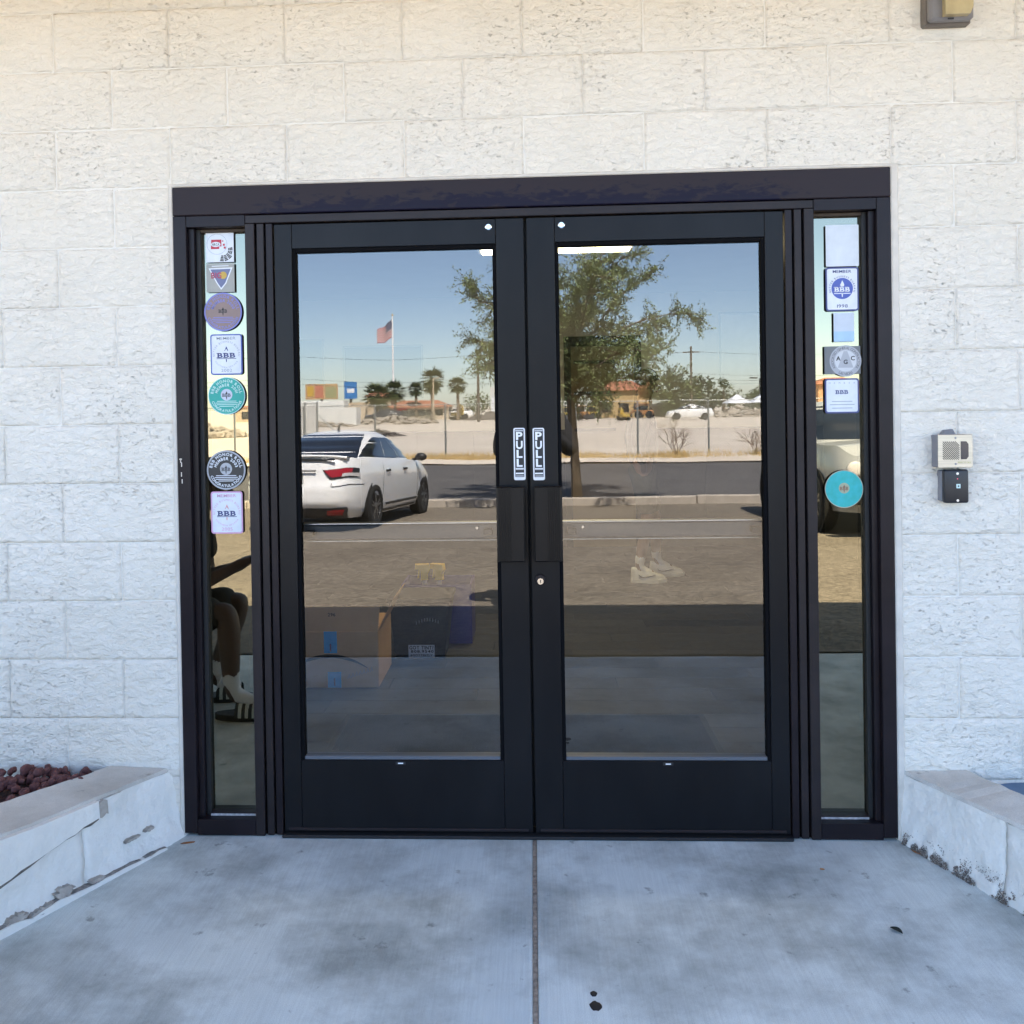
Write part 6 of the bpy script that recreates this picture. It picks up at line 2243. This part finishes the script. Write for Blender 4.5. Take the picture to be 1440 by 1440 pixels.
# ------------------------------------------------------------------ flag, poles, wires, signs
fp = thing('flagpole', 'tall white flagpole flying a striped flag in front of the restaurant', 'flagpole', (-19.35, -120, GP))
MB().tube([(0, 0, -0.2), (0, 0, 14.5)], [0.17, 0.09], 12).build('pole', mat('white pole paint', (0.8, 0.8, 0.8), 0.4), fp)
MB().blob((0, 0, 14.6), 0.16, 2, 0).build('finial', mat('gold ball', (0.5, 0.36, 0.1), 0.3), fp)
FLW, FLH = 2.35, 2.35


def flag_pt(u, v):
    return Vector((-0.1 - 2.05 * u, 0.28 * sin(u * 7 + v * 1.5) * u, 14.0 - 1.45 * u ** 0.8 - (2.45 - 0.55 * u) * v + 0.10 * sin(u * 9)))


for k in range(13):
    u0 = 0.42 if k < 7 else 0.0
    v, f = grid_mesh(lambda u, w: flag_pt(u, w), lin(u0, 1, 12), [k / 13, (k + 0.5) / 13, (k + 1) / 13])
    MB().add(v, f).build('stripe', mat('flag red', (0.30, 0.012, 0.03), 0.8) if k % 2 == 0 else mat('flag white', (0.52, 0.50, 0.50), 0.8), fp, True)
v, f = grid_mesh(lambda u, w: flag_pt(u, w), lin(0, 0.42, 8), lin(0, 7 / 13, 6))
MB().add(v, f).build('canton', mat('navy canton', (0.02, 0.03, 0.09), 0.7), fp, True)
m = MB()
for i in range(5):
    for j in range(4):
        c = flag_pt(0.05 + i * 0.08, 0.06 + j * 0.13) + Vector((0, 0.02, 0))
        c2 = flag_pt(0.05 + i * 0.08, 0.06 + j * 0.13)
        m.blob(c2, 0.035, 1, 0)
st_ = m.build('stars', P_WHITE, fp)
st_['kind'] = 'stuff'

M_POLE = mat('weathered timber pole', (0.10, 0.08, 0.065), 0.9, 0.2, 4)
poles = []
for x, y, h_, lb in ((-29.5, -98, 8.6, 'timber utility pole beside the billboards'), (-6.0, -95, 8.0, 'timber utility pole behind the overhanging tree branch'), (19.0, -103, 8.4, 'timber utility pole standing in the dark trees'),
                     (-52, -101, 8.6, 'timber utility pole at the far end of the wires'), (46, -108, 8.4, 'timber utility pole past the tan house')):
    t = thing('utility_pole', lb, 'utility pole', (x, y, gz(y)), 0, 'utility poles along the far street')
    MB().tube([(0, 0, -0.2), (0, 0, h_)], [0.17, 0.12], 8).build('pole', M_POLE, t)
    MB().box(-1.0, 1.0, -0.06, 0.06, h_ - 0.75, h_ - 0.62).build('crossarm', M_POLE, t)
    poles.append(Vector((x, y, gz(y) + h_ - 0.6)))
poles.sort(key=lambda p: p.x)
for k, (dz, lb) in enumerate(((0.0, 'top black power line sagging between the timber poles'), (-2.6, 'middle black cable slung between the timber poles'), (-3.2, 'lowest black cable slung between the timber poles'))):
    pts = []
    for a, b in zip(poles, poles[1:]):
        for i in range(10):
            q = i / 10
            pts.append(a.lerp(b, q) + Vector((0, 0.1, dz - 2.0 * q * (1 - q))))
    pts.append(poles[-1] + Vector((0, 0.1, dz)))
    tag(MB().tube(pts, 0.016, 5).build('power_line', M_TYRE), lb, 'power line', 'overhead wires')

tp = thing('tan_pole', 'tan street light pole beside the thick headed palm', 'lamp post', (-12.0, -104, GP))
MB().tube([(0, 0, -0.1), (0, 0, 5.2)], [0.12, 0.09], 8).build('shaft', mat('tan paint', (0.48, 0.38, 0.26), 0.6), tp)
MB().tube([(0, 0, 5.15), (0.9, 0, 5.3)], 0.05, 6).build('arm', mat('tan paint', (0.48, 0.38, 0.26), 0.6), tp)
MB().box(0.85, 1.35, -0.12, 0.12, 5.24, 5.34).build('lantern', M_TRIMB, tp)
lp = thing('double_lamp_post', 'dark lamp post with two flat heads over the tents', 'lamp post', (28.8, -110, GP))
MB().tube([(0, 0, -0.1), (0, 0, 4.6)], 0.07, 8).build('shaft', M_TRIMB, lp)
for sg2 in (-1, 1):
    MB().box(sg2 * 0.75 - 0.45, sg2 * 0.75 + 0.45, -0.2, 0.2, 4.6, 4.75).build('lamp_head', M_TRIMB, lp)

TAN = mat('tan stucco', (0.46, 0.36, 0.25), 0.9, 0.06, 1)
ROOFT = mat('terracotta tiled roof', (0.36, 0.15, 0.085), 0.85, 0.2, 3, 0.6, 6)
CREAM = mat('cream stucco', (0.58, 0.49, 0.36), 0.9, 0.05, 1)


def building(name, label, loc, w, d, h, wallm, roofm, roofh, wins, overhang=0.4, group=None):
    t = thing(name, label, 'building', loc, 0, group)
    MB().box(-w / 2, w / 2, -d / 2, d / 2, -0.3, h).build('wall', wallm, t)
    if roofh > 0:
        o = overhang
        MB().add([(-w / 2 - o, -d / 2 - o, h + 0.004), (w / 2 + o, -d / 2 - o, h + 0.004), (w / 2 + o, d / 2 + o, h + 0.004), (-w / 2 - o, d / 2 + o, h + 0.004), (-w / 2 + d * 0.3, 0, h + roofh), (w / 2 - d * 0.3, 0, h + roofh)],
                 [(0, 1, 5, 4), (1, 2, 5), (2, 3, 4, 5), (3, 0, 4), (3, 2, 1, 0)]).build('roof', roofm, t)
    else:
        MB().box(-w / 2 - 0.1, w / 2 + 0.1, -d / 2 - 0.1, d / 2 + 0.1, h + 0.004, h + 0.35).build('parapet', roofm, t)
    for (x, z, ww_, hh) in wins:
        f = MB().box(x - ww_ / 2 - 0.06, x + ww_ / 2 + 0.06, d / 2 + 0.002, d / 2 + 0.05, z - hh / 2 - 0.06, z + hh / 2 + 0.06).build('window', M_TRIMB, t)
        MB().box(x - ww_ / 2, x + ww_ / 2, d / 2 + 0.051, d / 2 + 0.06, z - hh / 2, z + hh / 2).build('pane', M_CARGLASS, f)
    return t


rs = building('restaurant', 'low cream restaurant with terracotta tiled roof and dark window band', (-15.8, -121, GP), 8.6, 6, 1.75, CREAM, ROOFT, 0.95, [(-3.0 + i * 1.2, 0.95, 0.95, 0.75) for i in range(6)])
MB().box(-4.3, 4.3, 3.0 + 0.07, 3.5, 1.62, 1.74).build('awning', ROOFT, rs)
MB().box(-3.4, -1.4, 3.07, 3.16, 1.26, 1.60).build('sign_board', P_RED, rs)
tw = building('restaurant_tower', 'small cream tower with a pointed tiled roof beside the restaurant', (-21.2, -120, GP), 3.4, 3.4, 3.2, TAN, ROOFT, 1.1, [(0, 1.2, 1.0, 0.9)])
building('shop', 'wide tan shop with a brown roof edge under the billboards', (-36, -125, GP), 13, 7, 1.9, TAN, ROOFT, 0.0, [(-5 + i * 1.6, 0.9, 1.2, 0.9) for i in range(7)])
building('shop', 'cream flat roofed shop between the white containers and the palms', (-25.5, -124, GP), 4.2, 6, 2.1, CREAM, TAN, 0.0, [(-1.2, 1.0, 0.9, 0.8), (0.3, 1.0, 0.9, 0.8)])
building('house', 'yellow tan house with a red tiled roof behind the dry palm', (11.4, -112, GP), 6.6, 6, 3.4, mat('yellow tan stucco', (0.50, 0.36, 0.18), 0.9), ROOFT, 1.3, [(-2, 1.2, 1.1, 1.0), (0.2, 1.2, 1.1, 1.0), (2, 1.2, 1.1, 1.0)])
building('house', 'orange tan building end past the tents and green trees', (40, -116, GP), 6, 6, 3.8, mat('orange tan stucco', (0.48, 0.28, 0.16), 0.9), ROOFT, 0.9, [(-1.4, 1.6, 0.9, 1.0), (1.2, 1.6, 0.9, 1.0)])
building('garage', 'long low dark shed behind the loaders', (13.5, -116, gz(-116)), 12, 4, 1.3, mat('brown shed boards', (0.08, 0.055, 0.05), 0.9), mat('dark roof felt', (0.05, 0.045, 0.045), 0.9), 0.3, [])

def billboard(label, x, y, z0, w, h, mt_, bands):
    t = thing('billboard', label, 'billboard', (x, y, GP), 0, 'roadside billboards')
    MB().tube([(0, 0, -0.1), (0, 0, z0)], 0.2, 8).build('post', M_TRIMB, t)
    MB().box(-w / 2, w / 2, -0.1, 0.1, z0, z0 + h).build('panel', mt_, t)
    for k, (a, b, c, d, mm_) in enumerate(bands):
        MB().box(a * w, b * w, 0.102, 0.11 + 0.003 * k, z0 + c * h, z0 + d * h).build('printed_area', mm_, t)


billboard('orange and ochre billboard beside a blue one', -32.0, -130, 3.1, 4.9, 2.3, mat('orange board', (0.48, 0.33, 0.17), 0.6), [(-0.20, 0.05, 0.1, 0.9, mat('salmon poster', (0.50, 0.20, 0.12), 0.6)), (-0.45, -0.24, 0.2, 0.85, P_YEL), (0.12, 0.46, 0.1, 0.8, mat('dull green print', (0.28, 0.30, 0.15), 0.6))])
billboard('blue and white billboard beside an orange one', -27.6, -130, 3.1, 1.9, 2.6, mat('sky blue board', (0.05, 0.20, 0.48), 0.6), [(-0.3, 0.3, 0.35, 0.6, P_WHITE)])
sg3 = thing('pylon_sign', 'white pylon sign standing past the lone palm', 'sign', (-5.0, -112, GP))
MB().box(-0.35, 0.35, -0.15, 0.15, 0, 4.0).build('pylon', P_WHITE, sg3)
MB().box(-0.5, 0.5, -0.2, 0.2, 2.9, 4.1).build('cabinet', mat('pale cabinet', (0.6, 0.6, 0.58), 0.5), sg3)

# white site containers and gate
CW = mat('white corrugated steel', (0.66, 0.66, 0.63), 0.6, 0.06, 4)


def container(label, x, y, w, h, d, z=None):
    t = thing('site_container', label, 'container', (x, y, gz(y)), 0, 'white site containers')
    MB().box(-w / 2, w / 2, -d / 2, d / 2, 0.02, h).build('shell', CW, t)
    n = int(w / 0.32)
    for i in range(n):
        xx = -w / 2 + 0.06 + i * (w - 0.12) / n
        MB().box(xx, xx + 0.13, d / 2 + 0.001, d / 2 + 0.05, 0.1, h - 0.1).build('corrugation', CW, t)
    return t


container('white corrugated container below the billboards', -19.5, -84, 4.4, 1.75, 2.2)
container('tall white container with a flat pale roof behind the lower one', -25.2, -99, 7.0, 2.6, 2.4)
gt_ = thing('steel_gate', 'tall bare steel gate frame with a diagonal stay behind the sedan', 'gate', (-9.6, -36, gz(-36)))
for x in (-1.15, -0.55, 0.0):
    MB().tube([(x, 0, -0.1), (x, 0, 2.0)], 0.045, 8).build('post', M_GALV, gt_)
MB().tube([(-1.15, 0, 1.95), (0.0, 0, 1.95)], 0.03, 6).build('rail', M_GALV, gt_)
MB().tube([(0.0, 0, 1.5), (1.5, 0.2, 0.0)], 0.035, 6).build('stay', M_GALV, gt_)
MB().box(-1.10, -0.05, -0.02, 0.02, 0.15, 1.85).build('mesh_panel', mat('pale mesh panel', (0.50, 0.49, 0.46), 0.7), gt_)

# ------------------------------------------------------------------ site machines and heaps
YM = mat('yellow machine paint', (0.48, 0.33, 0.06), 0.5, 0.08, 6)
OM = mat('orange machine paint', (0.40, 0.19, 0.07), 0.5, 0.08, 6)


def digger(label, loc, rz_, k=1.0):
    t = thing('excavator', label, 'excavator', loc, rz_, 'machines on the dirt lot')
    for s_ in (-1, 1):
        MB().bev(-1.3 * k, 1.3 * k, s_ * 0.75 * k - 0.22 * k, s_ * 0.75 * k + 0.22 * k, 0.0, 0.6 * k, 0.2 * k, seg=2).build('track', M_TYRE, t)
    MB().bev(-1.3 * k, 0.9 * k, -0.85 * k, 0.85 * k, 0.72 * k, 1.35 * k, 0.08 * k).build('upper_body', YM, t)
    MB().lathe([(0.5 * k, 0.5 * k), (0.5 * k, 0.74 * k)], 16).build('turntable', M_TRIMB, t)
    cb2 = MB().bev(0.0, 0.9 * k, -0.8 * k, 0.0, 1.352 * k, 2.2 * k, 0.08 * k).build('cab', YM, t)
    MB().box(0.1 * k, 0.8 * k, -0.81 * k, -0.802 * k, 1.5 * k, 2.1 * k).build('cab_window', M_CARGLASS, cb2)
    MB().tube([(0.8 * k, 0.3 * k, 1.2 * k), (1.9 * k, 0.3 * k, 2.6 * k), (3.0 * k, 0.3 * k, 2.3 * k)], [0.2 * k, 0.18 * k, 0.12 * k], 6).build('boom', YM, t)
    MB().tube([(3.0 * k, 0.3 * k, 2.4 * k), (3.3 * k, 0.3 * k, 0.9 * k)], [0.13 * k, 0.1 * k], 6).build('stick', YM, t)
    MB().prism([(3.0 * k, 0.9 * k), (3.6 * k, 0.95 * k), (3.5 * k, 0.3 * k), (2.9 * k, 0.25 * k)], 0.0, 0.6 * k).build('bucket', M_TRIMB, t)
    return t


def loader(label, loc, rz_, mt_, k=1.0):
    t = thing('wheel_loader', label, 'loader', loc, rz_, 'machines on the dirt lot')
    MB().bev(-1.2 * k, 1.0 * k, -0.5 * k, 0.5 * k, 0.5 * k, 1.1 * k, 0.08 * k).build('chassis', mt_, t)
    MB().bev(-0.4 * k, 0.5 * k, -0.48 * k, 0.48 * k, 1.102 * k, 1.95 * k, 0.05 * k).build('cab', M_TRIMB, t)
    MB().box(-0.5 * k, 0.6 * k, -0.55 * k, 0.55 * k, 1.952 * k, 2.03 * k).build('cab_roof', mt_, t)
    for x in (-0.8, 0.7):
        for s_ in (-1, 1):
            MB().lathe([(0.25 * k, -0.14 * k), (0.5 * k, -0.13 * k), (0.5 * k, 0.13 * k), (0.25 * k, 0.14 * k)], 18, Matrix.Translation((x * k, s_ * 0.66 * k, 0.5 * k)) @ Matrix.Rotation(pi / 2, 4, 'X')).build('wheel', M_TYRE, t)
    for s_ in (-1, 1):
        MB().tube([(0.6 * k, s_ * 0.4 * k, 1.0 * k), (1.5 * k, s_ * 0.4 * k, 1.1 * k), (2.0 * k, s_ * 0.4 * k, 0.5 * k)], 0.09 * k, 6).build('lift_arm', mt_, t)
    MB().prism([(1.9 * k, 0.15 * k), (2.6 * k, 0.12 * k), (2.1 * k, 0.75 * k), (1.85 * k, 0.6 * k)], -0.85 * k, 0.85 * k).build('bucket', M_TRIMB, t)
    return t


digger('yellow tracked excavator beside a dark soil heap', (-9.4, -108, gz(-108)), radians(62), 0.72)
loader('orange wheel loader standing between two fence posts', (13.0, -100, gz(-100)), radians(200), OM, 0.85)
loader('yellow wheel loader parked left of the orange one under the tree', (7.2, -102, gz(-102)), radians(130), YM, 0.7)
loader('orange brown loader half hidden behind the tree trunk', (5.3, -94, gz(-94)), radians(60), OM, 0.75)
loader('small yellow loader beside the tree trunk', (4.0, -106, gz(-106)), radians(80), YM, 0.65)
digger('low yellow digger with bucket on the ground right of the trunk', (9.4, -88, gz(-88)), radians(250), 0.5)


def heap(name, label, x, y, rx, ry, h, n, mt_, rsize, group=None, seed=1):
    rnd = random.Random(seed)
    t = thing(name, label, 'heap', (x, y, gz(y)), 0, group)
    vs, fs = [], []
    N = 22
    for j in range(N + 1):
        for i in range(N + 1):
            u, v_ = -1 + 2 * i / N, -1 + 2 * j / N
            q = max(0, 1 - sqrt(u * u + v_ * v_))
            vs.append((u * rx, v_ * ry, h * q ** 0.8 * (0.75 + 0.5 * noise.noise(Vector((u * 3 + seed, v_ * 3, 0)))) - 0.12))
    for j in range(N):
        for i in range(N):
            a = j * (N + 1) + i
            fs.append((a, a + 1, a + N + 2, a + N + 1))
    MB().add(vs, fs).build('mound', mt_, t)
    m = MB()
    for _ in range(n):
        a, r = rnd.uniform(0, 2 * pi), sqrt(rnd.random())
        q = max(0, 1 - r)
        m.blob((cos(a) * r * rx, sin(a) * r * ry, h * q ** 0.8 * 0.9), rsize * rnd.uniform(0.4, 1.2), 1, 0.3, sq=(1.3, 1, 0.7))
    o = m.build('rubble', mt_, t)
    o['kind'] = 'stuff'
    return t


RUB = mat('broken concrete rubble', (0.36, 0.31, 0.25), 0.95, 0.3, 2, 0.6, 6)
SOIL = mat('dark loose soil', (0.13, 0.11, 0.095), 0.95, 0.2, 2)
heap('dirt_heap', 'long pale dirt and rubble heap past the last fence posts', 24.5, -104, 5.0, 2.0, 1.25, 90, RUB, 0.22, 'heaps on the dirt lot', 1)
heap('dirt_heap', 'second pale rubble heap farther along towards the tan house', 31.5, -106, 4.2, 1.9, 1.2, 70, RUB, 0.2, 'heaps on the dirt lot', 2)
heap('rubble_heap', 'broken concrete heap below the restaurant', -14.5, -88, 5.0, 1.8, 0.9, 120, RUB, 0.24, 'heaps on the dirt lot', 3)
heap('rubble_heap', 'grey rubble heap spread under the white container', -20.0, -78, 3.5, 1.5, 0.6, 90, RUB, 0.22, 'heaps on the dirt lot', 4)
heap('soil_heap', 'dark grey soil heap beside the yellow excavator', -5.6, -108, 3.2, 1.8, 1.3, 40, SOIL, 0.12, 'heaps on the dirt lot', 5)
heap('brush_heap', 'low pile of dark dead brush on the dirt', -9.0, -48, 1.6, 0.8, 0.45, 90, SOIL, 0.12, 'heaps on the dirt lot', 6)
heap('rubble_heap', 'tumbled concrete slabs seen past the round stickers', -22.5, -52, 4.2, 2.0, 1.3, 160, RUB, 0.35, 'heaps on the dirt lot', 7)
for i, x in enumerate((25.5, 28.6)):
    t = thing('shade_tent', ('white peaked shade tent next to the pale green tree', 'white peaked shade tent under the double lamp post')[i], 'tent', (x, -108, GP), 0, 'white shade tents')
    MB().add([(-1.5, -1.5, 1.6), (1.5, -1.5, 1.6), (1.5, 1.5, 1.6), (-1.5, 1.5, 1.6), (0, 0, 2.7)], [(0, 1, 4), (1, 2, 4), (2, 3, 4), (3, 0, 4), (3, 2, 1, 0)]).build('canopy', P_WHITE, t)
    for a in (-1.4, 1.4):
        for b in (-1.4, 1.4):
            MB().tube([(a, b, 0), (a, b, 1.6)], 0.04, 6).build('leg', M_GALV, t)
